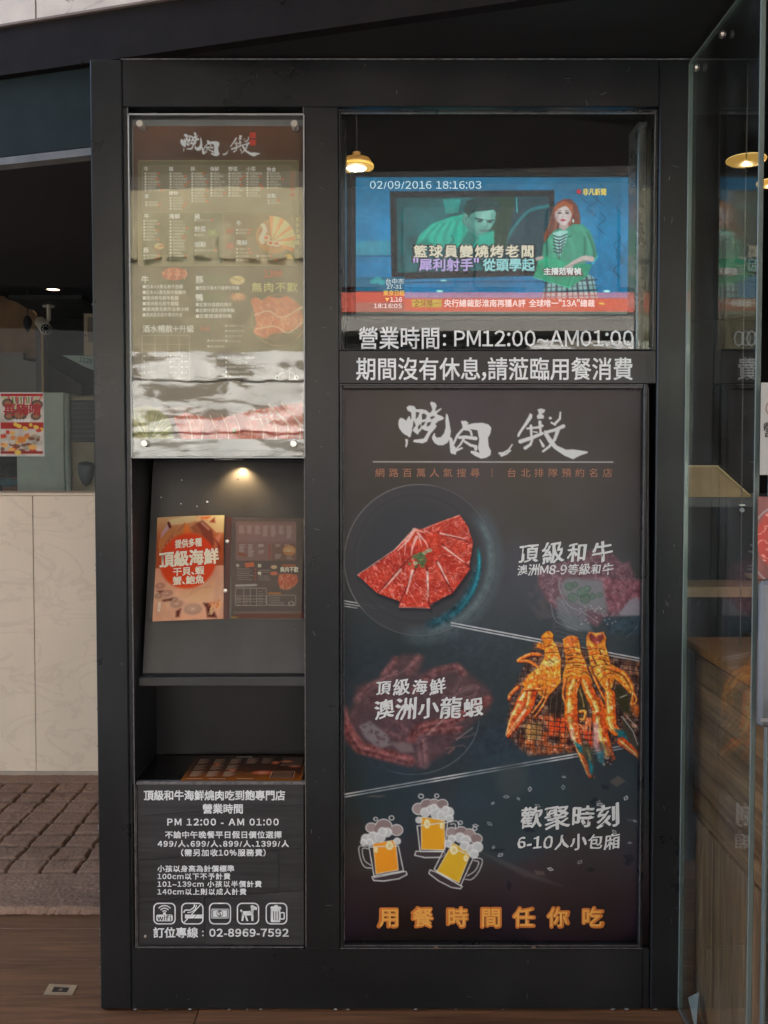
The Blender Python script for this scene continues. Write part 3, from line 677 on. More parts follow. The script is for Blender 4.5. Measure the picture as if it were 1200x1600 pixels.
for xa, xb in ((xj - 1.2, xj - .601), (xj - .6, xj - .0012), (xj + .0012, xj + .6), (xj + .6015, xj + 1.2)):
    MB().box(xa, xb, YM, YM + .03, .001, zm - .012, .0012).build('stone_slab', MAR, mw)
MB().box(xj - 1.2, xj + 1.2, YM - .004, YM + .12, zm - .011, zm, .002).build('coping', MAR, mw)
MB().box(xj - 1.2, xj + 1.2, YM - .012, YM - .0005, .0005, .03, .001).build('skirting', mat('skirting_marble', srgb(190, 172, 152), .4, noise=.1), mw)
MB().box(xj - 1.19, xj + 1.19, YM + .031, YM + .11, .001, zm - .012).build('core', DARKROOM, mw)
sw = thing('entrance_window', 'entrance window with a thin steel head rail above the marble wall', 'window', (VX(70, YM), YM, zm))
MB().box(xj - 1.2, xj + 1.0, YM + .04, YM + .05, zm, VZ(414, YM)).build('pane', PANE, sw)
MB().box(xj - 1.2, xj + 1.0, YM + .03, YM + .06, VZ(414, YM), VZ(411, YM), .001).build('head_rail', mat('rail_steel', (.35, .36, .38), .3, .8), sw)
MB().box(xj - 1.2, xj + 1.0, YM + .07, YM + .10, VZ(411, YM) + .001, 3.3).build('transom', DARKROOM, sw)
MB().box(xj - 1.2, xj + 1.0, YM + .032, YM + .06, zm + .0005, zm + .006, .001).build('sill_rail', mat('sill_cream', srgb(170, 150, 130), .4), sw)

# door mat: carved pile, one surface with real grooves
MY0, MY1 = float(onZ(60, 1429, 0)[1]), YM - .002
nxm, nym = 300, 290
gx = np.linspace(-1.75, -.45, nxm); gy = np.linspace(MY0, MY1, nym); GX, GY = np.meshgrid(gx, gy)
cs = .094; wob = .005 * (fbm(GX, GY, .05, 3, 5) - .5)
ry = ((GY - MY0 - .215 + wob * 2) / cs); rx = ((GX + wob * 2) / (cs * 1.12))
inside = (GY > MY0 + .21) & (GY < MY1 - .085)
dy_ = np.abs(ry - np.round(ry)) * cs; dx_ = np.abs(rx - np.round(rx)) * cs * 1.12
wg = .0062 * (.45 + fbm(GX, GY, .12, 2, 9) * 1.3)
g = np.maximum(np.clip(1 - dy_ / (wg * 1.7), 0, 1), np.clip(1 - dx_ / (wg * .85), 0, 1)) * inside
hgt = .017 - .014 * np.clip(g * 1.8, 0, 1) + .004 * (fbm(GX, GY, .03, 3, 3) - .5) + .0035 * (rng.rand(nym, nxm) - .5)
ed = np.minimum.reduce([GY - MY0, MY1 - GY, GX + 1.75, -.45 - GX]); hgt = np.where(ed < .012, np.clip(ed / .012, .05, 1) * hgt + .002 * rng.rand(nym, nxm), hgt)
yy = GY + np.where(GY < MY0 + .004, -.006 * rng.rand(nym, nxm), 0)
ii = np.arange(nxm * nym).reshape(nym, nxm)
Q = np.stack([ii[:-1, :-1].ravel(), ii[:-1, 1:].ravel(), ii[1:, 1:].ravel(), ii[1:, :-1].ravel()], -1)
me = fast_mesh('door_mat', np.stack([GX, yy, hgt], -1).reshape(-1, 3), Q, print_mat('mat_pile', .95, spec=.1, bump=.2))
groove_shade = np.clip(g * 2.2, 0, 1) * .6; wear = fbm(GX, GY, .16, 5, 21); tuft = rng.rand(nym, nxm)  # shade inside the grooves is painted into the pile colour
pc = np.array(srgb(168, 134, 110)) * (.62 + .55 * wear + .3 * (tuft - .5))[..., None]; pc = pc * (1 - groove_shade)[..., None] + np.array(srgb(62, 46, 38)) * groove_shade[..., None]
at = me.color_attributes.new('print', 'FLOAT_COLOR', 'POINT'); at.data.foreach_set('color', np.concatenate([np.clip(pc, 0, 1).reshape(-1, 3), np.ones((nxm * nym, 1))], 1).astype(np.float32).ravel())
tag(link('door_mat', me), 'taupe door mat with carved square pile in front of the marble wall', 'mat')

# brass floor plate
t = thing('floor_latch', 'small brass latch plate set in the wood floor', 'floor plate', (0, 0, 0))
pl = [onZ(x, y_, .0) for x, y_ in ((68, 1555), (77, 1539), (121, 1541), (113, 1556))]; t.location = (float(pl[0][0]), float(pl[0][1]), 0)
ctr = np.mean(np.array(pl, float), 0)
def ring(k0, k1):
    V = []; n = 4
    for k in (k0, k1):
        for z in (.0005, .003):
            V += [(ctr[0] + (float(q[0]) - ctr[0]) * k, ctr[1] + (float(q[1]) - ctr[1]) * k, z) for q in pl]
    Fc = []
    for i in range(4):
        j = (i + 1) % 4; Fc += [(i, j, j + 4, i + 4), (4 + i, 4 + j, 12 + j, 12 + i), (8 + i, 12 + i, 12 + j, 8 + j)]
    return MB().add(V, Fc)
ring(1, .55).build('rim', mat('brass_plate', (.55, .46, .33), .35, .8, noise=.1), t)
MB().add([(ctr[0] + (float(q[0]) - ctr[0]) * .56, ctr[1] + (float(q[1]) - ctr[1]) * .56, z) for z in (.0004, .0012) for q in pl], [(0, 1, 2, 3), (4, 5, 6, 7), (0, 1, 5, 4), (1, 2, 6, 5), (2, 3, 7, 6), (3, 0, 4, 7)]).build('slot', mat('latch_dark', (.03, .02, .015), .6), t)
MB().box(ctr[0] - .004, ctr[0] + .004, ctr[1] - .004, ctr[1] + .004, .0012, .0024).build('catch', mat('catch_brass', (.3, .24, .16), .4, .8), t)

# ------------------------------------------------------------------ things behind the entrance window
YA = 2.15
AC = thing('floor_air_conditioner', 'tall off-white floor air conditioner with a side grille behind the entrance window', 'air conditioner', (VX(60, YA), YA, 0))
ACM = mat('ac_cream', srgb(176, 182, 168), .45, noise=.05); AC2 = mat('ac_side', srgb(172, 152, 120), .5, noise=.08)
xa, xb = VX(26, YA), VX(101, YA); za = VZ(613, YA)
MB().box(xa, xb, YA, YA + .3, 0, za, .004).build('front_panel', ACM, AC)
MB().lathe([(0, 0), (.014, 0), (.014, za - .004), (0, za - .004)], (xb + .012, YA + .015, 0), 'z', 16).build('corner_post', ACM, AC, smooth=True)
MB().box(xb + .004, VX(150, YA) + .1, YA + .03, YA + .34, 0, za - .012, .01).build('side_panel', AC2, AC)
gr = MB().box(VX(109, YA), VX(150, YA) + .08, YA + .015, YA + .0295, VZ(690, YA), VZ(625, YA), .002).build('grille', mat('grille_dark', (.03, .026, .022), .5), AC)
lm = None
for i in range(9):
    z = VZ(690, YA) + .006 + i * (VZ(625, YA) - VZ(690, YA) - .012) / 8.5
    if lm is None: o = MB().box(VX(111, YA), VX(150, YA) + .07, YA + .008, YA + .0145, -.002, .002).build('louvre', mat('louvre', (.10, .09, .075), .5), gr); lm = o.data
    else: o = link('louvre', lm, gr)
    o.location = (0, 0, z)
prof = [(0, -.13), (.028, -.10), (.05, -.03), (.058, .05), (.05, .085), (0, .10)]
cxh, czh = onY(133, 738, YA)
MB().lathe([(r, h * .52) for r, h in prof], (float(cxh), YA + .012, float(czh)), 'z', 20, (.68, .3, 1)).build('handle_cover', mat('cover_grey', (.06, .06, .06), .4, noise=.3), AC, smooth=True)
t = thing('security_camera', 'white bullet security camera hanging on a short post behind the entrance window', 'camera', (VX(76, 1.9), 1.9, VZ(480, 1.9)))
WARMW = mat('camera_white', srgb(190, 175, 160), .45)
c = onY(76, 480, 1.9); MB().tube([(float(c[0]), 1.9, VZ(479, 1.9)), (float(c[0]), 1.9, VZ(500, 1.9))], .009, 12).build('post', WARMW, t)
MB().lathe([(0, .004), (.026, .004), (.022, -.004), (0, -.006)], (float(c[0]), 1.9, VZ(479, 1.9)), 'z', 18).build('mount', WARMW, t)
MB().box(VX(40, 1.9), VX(150, 1.9), 1.75, 2.05, VZ(478, 1.9) + .003, VZ(478, 1.9) + .02).build('ceiling_bar', DARKROOM, t)
ca, cb = onY(63, 503, 1.98), onY(77, 516, 1.84)
A_ = np.array((float(ca[0]), 1.98, float(ca[1]))); B_ = np.array((float(cb[0]), 1.80, float(cb[1])))
MB().tube([A_, A_ + (B_ - A_) * .05, B_], [.018, .024, .025], 18).build('housing', WARMW, t, smooth=True)
dd = (B_ - A_) / np.linalg.norm(B_ - A_)
MB().tube([B_ - dd * .004, B_ + dd * .004], .020, 18).build('lens_hood', mat('lens_black', (.01, .01, .01), .15), t)
for k in range(8):
    a_ = k * math.pi / 4; u = np.cross(dd, (0, 0, 1)); u /= np.linalg.norm(u); w = np.cross(dd, u); q = B_ + dd * .005 + .013 * (u * math.cos(a_) + w * math.sin(a_))
    MB().tube([q, q + dd * .002], .0028, 6).build('infrared_led', STEEL, t)
MB().tube([(float(c[0]), 1.9, VZ(500, 1.9)), tuple(A_ + (B_ - A_) * .45)], .008, 8).build('bracket', WARMW, t)
# ochre wall board, pole, partition, hanging diamond
YB = 2.9
def flat_thing(name, label, cat, pts, Y, th, m, part_name=None, extra=None):
    poly = [tuple(float(v) for v in onY(px, py, Y)) for px, py in pts]
    t = thing(name, label, cat, (poly[0][0], Y, poly[0][1])); MB().prism(poly, Y, Y + th).build(part_name or 'board', m, t); return t
OCH = mat('ochre_board', srgb(128, 92, 52), .7, noise=.25, nscale=9)
tt = flat_thing('ochre_wall_board', 'ochre textured board with a ragged top edge at the far left', 'wall board', [(-60, 462), (4, 462), (10, 467), (24, 471), (32, 477), (40, 482), (50, 484), (55, 490), (57, 560), (-60, 560)], YB, .03, OCH)
tt = flat_thing('grey_half_wall', 'plain grey beige half wall below the ochre board', 'half wall', [(-60, 551), (36, 551), (36, 562), (57, 566), (57, 640), (-60, 640)], YB - .05, .03, mat('half_wall', srgb(112, 104, 94), .7, noise=.06))
tt = flat_thing('grey_low_partition', 'dark grey sloping partition right of the pole', 'partition', [(70, 566), (128, 600), (128, 640), (70, 640)], YB + .3, .03, mat('low_partition', srgb(62, 60, 56), .7, noise=.06))
t = thing('pole', 'square brown pole with a tan edge beside the security camera', 'pole', (VX(62, 2.7), 2.7, 0))
MB().box(VX(58, 2.7), VX(66, 2.7), 2.7, 2.78, 0, VZ(498, 2.7)).build('shaft', mat('pole_brown', srgb(70, 56, 48), .6, noise=.1), t)
MB().box(VX(66.3, 2.7), VX(70, 2.7), 2.7, 2.76, 0, VZ(520, 2.7)).build('edge_strip', mat('pole_tan', srgb(160, 124, 78), .6), t)
t = thing('hanging_ornament', 'black diamond ornament hanging before the ochre board', 'ornament', (VX(43, 2.6), 2.6, VZ(505, 2.6)))
cc = onY(43, 505, 2.6); MB().lathe([(0, -.052), (.024, -.008), (.022, .018), (.012, .036), (0, .04)], (float(cc[0]), 2.6, float(cc[1])), 'z', 6).build('diamond', DARKROOM, t)
MB().tube([(float(cc[0]), 2.6, float(cc[1]) + .035), (float(cc[0]), 2.6, 2.55)], .003, 6).build('cord', DARKROOM, t)
tt = flat_thing('door_phone', 'beige intercom panel on the wall beside the black stile', 'intercom', [(131, 490), (150, 490), (150, 555), (131, 555)], 1.9, .03, mat('intercom_beige', srgb(150, 126, 100), .5), 'plate')
MB().box(VX(140, 1.9), VX(150, 1.9), 1.893, 1.8995, VZ(534, 1.9), VZ(496, 1.9), .001).build('speaker_slot', mat('speaker_slot', srgb(98, 82, 70), .6), tt)
MB().box(VX(135.5, 1.9), VX(137, 1.9), 1.895, 1.8995, VZ(526, 1.9), VZ(523, 1.9)).build('button', DARKROOM, tt)
tt = flat_thing('hanging_banner', 'pale green banner hanging at a slant with dark lettering', 'banner', [(97, 555), (150, 556), (150, 580), (132, 573)], 2.3, .004, mat('banner_pale', srgb(150, 160, 148), .6), 'sheet')
letters('lettering', [('1129', 124, 563, 9, 20, 'l', .02, 0, 0, -.2)], front(2.3), .001, mat('banner_ink', srgb(60, 80, 76), .6), tt)
for i, (px, py, r_, Y_) in enumerate(((83, 453, .035, 3.0), (105, 475, .03, 3.6), (126, 470, .02, 4.2))):
    X, Z = onY(px, py, Y_); t = thing('ceiling_downlight', ('warm ceiling downlight above the security camera', 'warm ceiling downlight right of the security camera', 'faint far ceiling downlight nearest the black stile')[i], 'ceiling light', (float(X), Y_, float(Z)), 'ceiling downlights')
    MB().lathe([(r_, 0), (r_ * 1.3, 0), (r_ * 1.3, .01), (r_, .012)], (float(X), Y_, float(Z)), 'z', 20).build('trim_ring', mat('ring_copper', (.3, .12, .06), .4, .6), t)
    MB().lathe([(0, .004), (r_, .004)], (float(X), Y_, float(Z)), 'z', 20).build('lamp_disc', mat('downlight_glow', (.8, .6, .4), .5, emit=(1, .75, .5), es=(2.2, 1.2, .25)[i]), t)

# person behind the marble wall, only the head shows
YP = 5.0
def person():
    t = thing('person', 'person with short dark hair and a blue face mask behind the marble wall', 'person', (VX(15, YP), YP, 0))
    hx, hz = onY(17, 746, YP); hx = float(hx); hz = float(hz); r = .105
    bm = bpy.data.meshes.new('body'); sz = hz - .16
    J = [(hx, YP + .02, sz - .62), (hx, YP + .02, sz - .35), (hx, YP + .02, sz - .08), (hx, YP + .01, sz + .02), (hx, YP, hz - .03), (hx, YP, hz + .04),
         (hx - .17, YP + .02, sz - .06), (hx - .22, YP, sz - .33), (hx - .15, YP - .16, sz - .52), (hx + .17, YP + .02, sz - .06), (hx + .22, YP, sz - .33), (hx + .15, YP - .16, sz - .52),
         (hx - .1, YP + .02, sz - .66), (hx - .12, YP - .36, sz - .66), (hx - .12, YP - .36, .06), (hx + .1, YP + .02, sz - .66), (hx + .12, YP - .36, sz - .66), (hx + .12, YP - .36, .06)]
    E_ = [(0, 1), (1, 2), (2, 3), (3, 4), (4, 5), (2, 6), (6, 7), (7, 8), (2, 9), (9, 10), (10, 11), (0, 12), (12, 13), (13, 14), (0, 15), (15, 16), (16, 17)]
    Rr = [.15, .14, .13, .05, .08, .085, .06, .045, .035, .06, .045, .035, .09, .07, .045, .09, .07, .045]
    bm.from_pydata(J, E_, []); o = bpy.data.objects.new('body', bm); COL.objects.link(o); o.parent = t; o.location = -t.location
    md = o.modifiers.new('s', 'SKIN'); 
    for i, v in enumerate(bm.skin_vertices[0].data if bm.skin_vertices else []): v.radius = (Rr[i], Rr[i])
    if not bm.skin_vertices: pass
    o.modifiers.new('u', 'SUBSURF').levels = 2; o.modifiers['u'].render_levels = 2
    bm.materials.append(mat('skin', srgb(150, 108, 84), .6))
    MB().lathe([(0, .125), (.05, .12), (.09, .09), (.106, .04), (.1, .005), (.07, 0)], (hx, YP + .02, hz), 'z', 24, (.95, 1.05, .95)).build('hair', mat('hair', (.008, .007, .007), .6, bump=.5), t, smooth=True)
    MB().lathe([(0, -.062), (.05, -.056), (.078, -.035), (.084, -.01), (.078, .014), (.05, .024), (0, .03)], (hx, YP - .022, hz - .022), 'z', 24, (.86, 1.0, .9)).build('face_mask', mat('mask_blue', srgb(96, 142, 160), .8, noise=.06), t, smooth=True)
    for s in (-1, 1):
        MB().lathe([(0, .007), (.009, .004), (.011, 0), (.009, -.004), (0, -.007)], (hx + s * .033, YP - .086, hz + .012), 'z', 12).build('eye', mat('eye', (.02, .015, .012), .2), t)
        MB().lathe([(0, .03), (.012, .02), (.014, 0), (.010, -.02), (0, -.028)], (hx + s * .088, YP, hz - .005), 'z', 10, (.6, 1, 1)).build('ear', bpy.data.materials['skin'], t)
    MB().box(hx - .2, hx + .2, YP - .1, YP + .14, sz - .66, sz - .03, .06).build('shirt', mat('shirt_dark', (.02, .02, .022), .8), t)
person()

# ------------------------------------------------------------------ hand drawn artwork
def logo(cv, ox, oy, k, col, hole, kx=1.0):
    """brush written shop name; traced strokes"""
    cv.tr(ox, oy, k)
    P = lambda pts, c=col: cv.poly(pts, c)
    L = lambda pts, w, w2=None, c=col: cv.line(pts, w, c, 1, .7, w2)
    P([(60, 122), (78, 128), (92, 140), (104, 118), (114, 112), (116, 130), (124, 170), (128, 195), (118, 235), (108, 238), (100, 228), (85, 222), (68, 208), (52, 185), (46, 160), (50, 135)])
    P([(95, 62), (112, 50), (140, 55), (152, 74), (180, 72), (210, 78), (228, 94), (240, 88), (246, 72), (232, 38), (240, 28), (262, 34), (272, 52), (262, 78), (264, 84), (298, 66), (300, 72), (272, 96), (276, 104), (300, 112), (316, 124), (306, 134), (282, 142), (262, 160), (272, 170), (262, 186), (250, 200), (236, 215), (224, 238), (214, 262), (190, 272), (150, 268), (132, 264), (138, 252), (170, 248), (196, 244), (210, 222), (222, 202), (200, 196), (186, 188), (168, 208), (160, 222), (146, 212), (130, 198), (134, 186), (148, 170), (142, 150), (136, 140), (130, 180), (124, 182), (112, 146), (124, 120), (122, 92), (100, 80)])
    for h in ([(150, 88), (172, 92), (160, 120), (148, 132)], [(184, 104), (196, 96), (214, 110), (206, 130), (186, 136)], [(232, 120), (252, 112), (262, 118), (240, 134)], [(184, 150), (206, 146), (196, 166), (180, 172)], [(216, 152), (240, 146), (232, 166), (212, 176)], [(160, 176), (176, 158), (178, 180), (164, 194)]):
        P(h, hole)
    P([(326, 98), (336, 104), (346, 150), (354, 200), (350, 240), (336, 268), (310, 284), (280, 284), (258, 270), (246, 250), (244, 236), (254, 214), (262, 212), (262, 228), (272, 240), (296, 236), (314, 214), (324, 180), (322, 140)])
    P([(86, 246), (104, 250), (100, 280), (94, 298), (86, 292), (90, 270)])
    # second character
    P([(412, 142), (440, 140), (458, 152), (450, 164), (490, 154), (540, 152), (574, 162), (592, 182), (586, 214), (572, 240), (576, 290), (590, 318), (586, 342), (560, 358), (530, 362), (495, 346), (470, 328), (472, 316), (500, 318), (522, 330), (514, 300), (520, 250), (510, 196), (470, 190), (440, 198), (424, 192), (420, 166)])
    L([(424, 190), (392, 226), (368, 280), (356, 245)], 15, 12); L([(352, 246), (366, 320)], 16, 30); L([(370, 300), (378, 332)], 26, 14); L([(366, 322), (420, 300)], 18, 10)
    L([(446, 190), (470, 200), (476, 222)], 10, 14); L([(404, 238), (440, 236), (500, 244)], 18, 22); L([(434, 240), (410, 280), (386, 304)], 14, 8); L([(436, 262), (470, 284), (502, 292), (500, 306)], 14, 20)
    # third character
    P([(818, 96), (832, 104), (830, 124), (800, 166), (776, 196), (752, 236), (742, 232), (748, 212), (784, 158), (806, 120)])
    P([(862, 74), (884, 68), (908, 76), (900, 94), (886, 98), (900, 112), (898, 128), (862, 130), (858, 112), (870, 98)])
    L([(762, 262), (830, 240), (890, 214)], 24, 18); L([(824, 170), (826, 232)], 16, 14); L([(802, 186), (860, 180), (890, 170)], 12, 16); L([(876, 148), (880, 214)], 20, 12)
    L([(834, 244), (820, 280), (790, 300)], 12, 20); L([(876, 252), (896, 288)], 8, 18); L([(836, 205), (860, 208)], 8, 8)
    cv.ell(937, 125, 9, 8, col); L([(996, 92), (992, 130), (962, 160)], 10, 16); L([(944, 152), (966, 164)], 12, 10)
    L([(908, 208), (960, 196), (1014, 172)], 16, 22); L([(984, 190), (962, 250), (930, 292), (894, 320)], 22, 12)
    P([(902, 196), (918, 200), (932, 228), (975, 285), (1030, 310), (1070, 308), (1155, 320), (1158, 328), (1110, 345), (1070, 366), (1020, 345), (960, 305), (925, 266), (900, 222)])
    P([(928, 214), (958, 208), (950, 240)], hole)
    L([(714, 280), (692, 312), (660, 330), (640, 332)], 7, 14); L([(704, 314), (680, 334), (650, 344)], 8, 14)
    cv.tr()
RED = (186, 66, 50)
def marble_tex(s, th=.07, seed=1, ax=1.0, ay=1.0, ang=0):
    ca, sa = math.cos(ang), math.sin(ang)
    def f(X, Y):
        u = (X * ca + Y * sa) * ax; v = (-X * sa + Y * ca) * ay
        n = np.abs(fbm(u, v, s, 4, seed) - .5); return np.clip((th - n) / th, 0, 1)
    return f
def patch_tex(s, lo=.45, hi=.65, seed=1):
    return lambda X, Y: np.clip((fbm(X, Y, s, 4, seed) - lo) / (hi - lo), 0, 1)

# ---- large poster
PX0, PY0, PX1, PY1 = 532, 604, 1014, 1484
cv = Canvas(PX0, PY0, PX1, PY1, 1.25, (78, 74, 74))
n1 = fbm(cv.X, cv.Y, 260, 5, 3); n2 = fbm(cv.X, cv.Y, 90, 4, 8)
def grad(stops, Y): 
    ys = [s_[0] for s_ in stops]; return np.stack([np.interp(Y, ys, [s_[1][i] for s_ in stops]) for i in range(3)], -1)
bg = grad([(604, (72, 67, 66)), (760, (74, 70, 69)), (900, (68, 70, 72)), (1010, (58, 66, 72)), (1150, (52, 60, 68)), (1250, (58, 64, 68)), (1340, (62, 60, 62)), (1400, (56, 50, 52)), (1484, (42, 38, 42))], cv.Y)
bg = bg * (1 + .34 * (n1 - .5) + .14 * (n2 - .5))[..., None]; bg[..., 2] += 14 * (n2 - .5); cv.a = bg / 255.
W_ = (203, 206, 206)
# faint lobster plate, lower left
for (x, y, rx, ry, c, a_) in ((640, 1112, 106, 92, (60, 66, 70), .35),): cv.ell(x, y, rx, ry, c, a_, 6)
cv.ell(645, 1118, 104, 92, (140, 150, 155), .4, 1, 1.6, None, (300, 60))
cv.tr(530, 1010, 4.8)
FL = (118, 74, 76)
cv.poly([(10, 440), (60, 540), (110, 400), (130, 300), (300, 240), (420, 90), (480, 60), (640, 70), (600, 200), (720, 160), (900, 130), (960, 190), (1140, 330), (1130, 480), (1020, 560), (880, 700), (800, 800), (600, 920), (420, 880), (200, 800), (30, 720)], FL, .62, 9, tex=lambda X, Y: .5 + .5 * fbm(X, Y, 22, 4, 4))
for pts, w, c, a_ in (([(330, 210), (420, 95)], 46, (132, 84, 84), .6), ([(520, 190), (590, 80)], 52, (128, 88, 88), .5), ([(130, 400), (200, 320), (420, 200)], 50, (126, 92, 92), .6), ([(560, 330), (720, 190), (880, 150), (930, 200)], 60, (132, 84, 84), .55),
                      ([(540, 700), (600, 610), (840, 560), (1120, 400)], 70, (140, 76, 74), .55), ([(640, 640), (900, 620)], 60, (128, 72, 70), .5), ([(60, 620), (150, 760), (300, 800), (520, 860)], 90, (140, 78, 76), .6),
                      ([(40, 470), (60, 620)], 50, (136, 76, 76), .6), ([(340, 640), (460, 700), (500, 640), (420, 560)], 60, (112, 84, 88), .5), ([(620, 700), (640, 880)], 80, (128, 100, 104), .5), ([(900, 250), (840, 380), (1020, 300)], 40, (116, 96, 96), .4)):
    cv.line(pts, w, c, a_, 5); cv.line([(x + 8, y - 10) for x, y in pts], w * .25, (168, 120, 116), a_ * .5, 3)
    cv.line([(x - 6, y + 14) for x, y in pts], w * .12, (70, 52, 58), a_ * .8, 3)
cv.poly([(140, 600), (230, 560), (360, 660), (390, 740), (300, 770), (200, 690)], (140, 138, 140), .6, 5, tex=patch_tex(8, .3, .5, 3)); cv.poly([(380, 720), (540, 720), (560, 790), (460, 800)], (140, 128, 128), .55, 5)
for k in range(16):
    x = 150 + rng.rand() * 850; y = 180 + rng.rand() * 600; cv.curve([(x, y), (x + 60 + rng.rand() * 60, y - 40 * rng.rand()), (x + 150, y - 90 + 80 * rng.rand())], 9, (160, 116, 112) if k % 2 else (60, 50, 58), .35, 2)
cv.line([(660, 660), (860, 480)], 14, (160, 140, 140), .6, 3, 8); cv.line([(880, 700), (1000, 610)], 8, (170, 150, 146), .6, 2); cv.line([(820, 800), (860, 765)], 12, (170, 110, 104), .6, 3)
# faint beef, right
cv.tr(780, 830, 5.217)
cv.ell(780, 640, 420, 400, (64, 70, 76), .3, 10)
cv.poly([(310, 300), (560, 240), (760, 150), (920, 180), (1000, 262), (1060, 246), (1110, 395), (1185, 400), (1185, 680), (860, 700), (800, 780), (640, 700), (480, 660), (380, 560), (320, 430)], (128, 88, 98), .8, 5, tex=lambda X, Y: .62 + .38 * fbm(X, Y, 14, 4, 9))
cv.poly([(820, 380), (1110, 400), (1180, 410), (1180, 640), (900, 660), (850, 540)], (150, 88, 100), .6, 6, tex=lambda X, Y: .5 + .5 * fbm(X, Y, 8, 4, 2))
cv.poly([(310, 300), (560, 240), (760, 150), (920, 180), (1185, 400), (1185, 680), (860, 700), (640, 700), (480, 660), (320, 430)], (176, 158, 164), .55, 3, tex=marble_tex(9, .035, 5))
cv.poly([(500, 420), (560, 380), (840, 400), (880, 620), (870, 680), (700, 640), (560, 560), (500, 500)], (122, 130, 134), .8, 7); cv.poly([(470, 540), (560, 560), (700, 640), (760, 820), (560, 800), (470, 700)], (112, 120, 126), .75, 7)
cv.poly([(200, 500), (310, 430), (380, 580), (470, 720), (430, 800), (300, 690)], (92, 88, 90), .6, 9, tex=patch_tex(10, .3, .6, 4)); cv.poly([(1060, 560), (1120, 540), (1180, 600), (1180, 690), (960, 690)], (140, 146, 154), .75, 4)
cv.poly([(840, 705), (1185, 690), (1185, 835), (900, 835)], (58, 76, 86), .75, 4)
for (x, y, r_) in ((570, 450, 34), (615, 435, 24), (600, 540, 38), (680, 500, 44), (700, 550, 40), (760, 530, 26), (820, 520, 20), (720, 470, 26)): cv.ell(x, y, r_, r_ * .9, (86, 116, 96), .55, 3); cv.ell(x, y, r_, r_ * .9, (70, 92, 84), .6, 1.2, 1.4)
for k in range(60): x = 640 + rng.rand() * 340; y = 600 + rng.rand() * 160; cv.ell(x, y, 7, 6, (190, 170, 172) if k % 2 else (96, 78, 84), .6)
for k in range(14):
    y = 260 + k * 30; cv.curve([(380 + k * 6, y + 200), (480, y + 100 + k * 8), (470 + k * 20, y + 260)], 5, (160, 164, 170), .25, 1.5)
cv.curve([(500, 380), (490, 460), (560, 600), (680, 660), (800, 740)], 6, (170, 172, 176), .6, 1.5); cv.curve([(420, 600), (470, 740), (640, 810)], 6, (160, 164, 168), .5, 1.5)
cv.curve([(1150, 700), (1110, 800), (1040, 860)], 6, (120, 132, 136), .5, 2); cv.tr()
# split lines
for a0, a1 in (((533, 938), (600, 949)), ((705, 973), (1006, 1030)), ((533, 1242), (1004, 1160))):
    for q, al in ((0, .9), (4.2, .75)):
        cv.line([(a0[0], a0[1] + q), (a1[0], a1[1] + q)], 1.5, (206, 210, 212), al, .8)
cv.line([(537, 947), (558, 950)], 1.2, (206, 210, 212), .8)
# plate
px_, py_, pr = 655, 875, 117
cv.ell(px_, py_, pr, pr + 1, (66, 67, 70), .94, 1.2)
cv.ell(px_, py_, pr, pr + 1, (84, 98, 104), .55, 14, 26, None, (330, 75)); cv.ell(px_, py_, pr - 5, pr - 5, (104, 124, 130), .5, 8, 9, None, (335, 62))
cv.ell(px_ - 4, py_ - 3, pr - 20, pr - 18, (58, 62, 66), .55, 3, 3); cv.ell(px_ - 8, py_ - 4, pr - 34, pr - 34, (52, 58, 64), .35, 22)
cv.ell(px_ - 6, py_ + 2, pr - 17, pr - 14, (26, 120, 134), .95, 3.5, 5.5, None, (338, 36)); cv.ell(px_ - 6, py_ + 2, pr - 17, pr - 14, (64, 170, 180), .9, 1.5, 2.2, None, (345, 26)); cv.ell(px_ - 7, py_ + 3, pr - 19, pr - 17, (30, 92, 108), .6, 9, 12, None, (318, 42))
cv.ell(px_, py_, pr, pr + 1, (150, 150, 146), .8, .9, 1.1, None, (150, 75)); cv.ell(px_, py_, pr, pr + 1, (110, 108, 108), .5, .9, 1.2)
cv.ell(px_ - 8, py_ + 1, 90, 90, (96, 98, 100), .25, 1, 1, None, (180, 30))
# beef fan
cv.tr(530, 760, 4.8)
OUT = [(137, 665), (290, 575), (430, 465), (520, 360), (570, 312), (622, 322), (760, 262), (905, 215), (965, 300), (1005, 425), (975, 590), (985, 615), (850, 800), (682, 880), (680, 915), (640, 905), (450, 905), (455, 862), (340, 820), (285, 800)]
cv.poly([(x + 10, y + 22) for x, y in OUT], (30, 30, 36), .6, 8)
cv.poly(OUT, (190, 62, 46), 1, 1)
cv.poly(OUT, (150, 44, 40), .55, 1, tex=patch_tex(11, .45, .62, 21)); cv.poly(OUT, (214, 92, 70), .6, 1, tex=patch_tex(5, .5, .7, 23))
SL = [[(137, 665), (430, 465), (545, 520), (465, 620), (290, 800)], [(465, 620), (545, 520), (600, 560), (548, 640), (455, 862), (290, 800)], [(548, 640), (600, 560), (660, 600), (675, 900), (450, 905)], [(660, 600), (730, 560), (850, 790), (680, 900)], [(730, 560), (770, 430), (985, 612), (850, 800)], [(770, 430), (740, 340), (935, 390), (1000, 425), (975, 590)], [(620, 322), (905, 215), (965, 300), (1005, 425), (935, 390), (740, 345)]]
ANGS = [-.9, -1.1, -1.45, 1.45, 1.0, .55, .3]
for i, (pl_, an) in enumerate(zip(SL, ANGS)):
    cv.poly(pl_, (160, 46, 40), (.35, .15)[i % 2], 1.5)
    cv.poly(pl_, (226, 160, 150), .85, .8, tex=marble_tex(10, .038, 31 + i, 1.6, .55, an + .6)); cv.poly(pl_, (214, 128, 112), .6, .8, tex=marble_tex(4.5, .05, 51 + i, 1.3, .6, an))
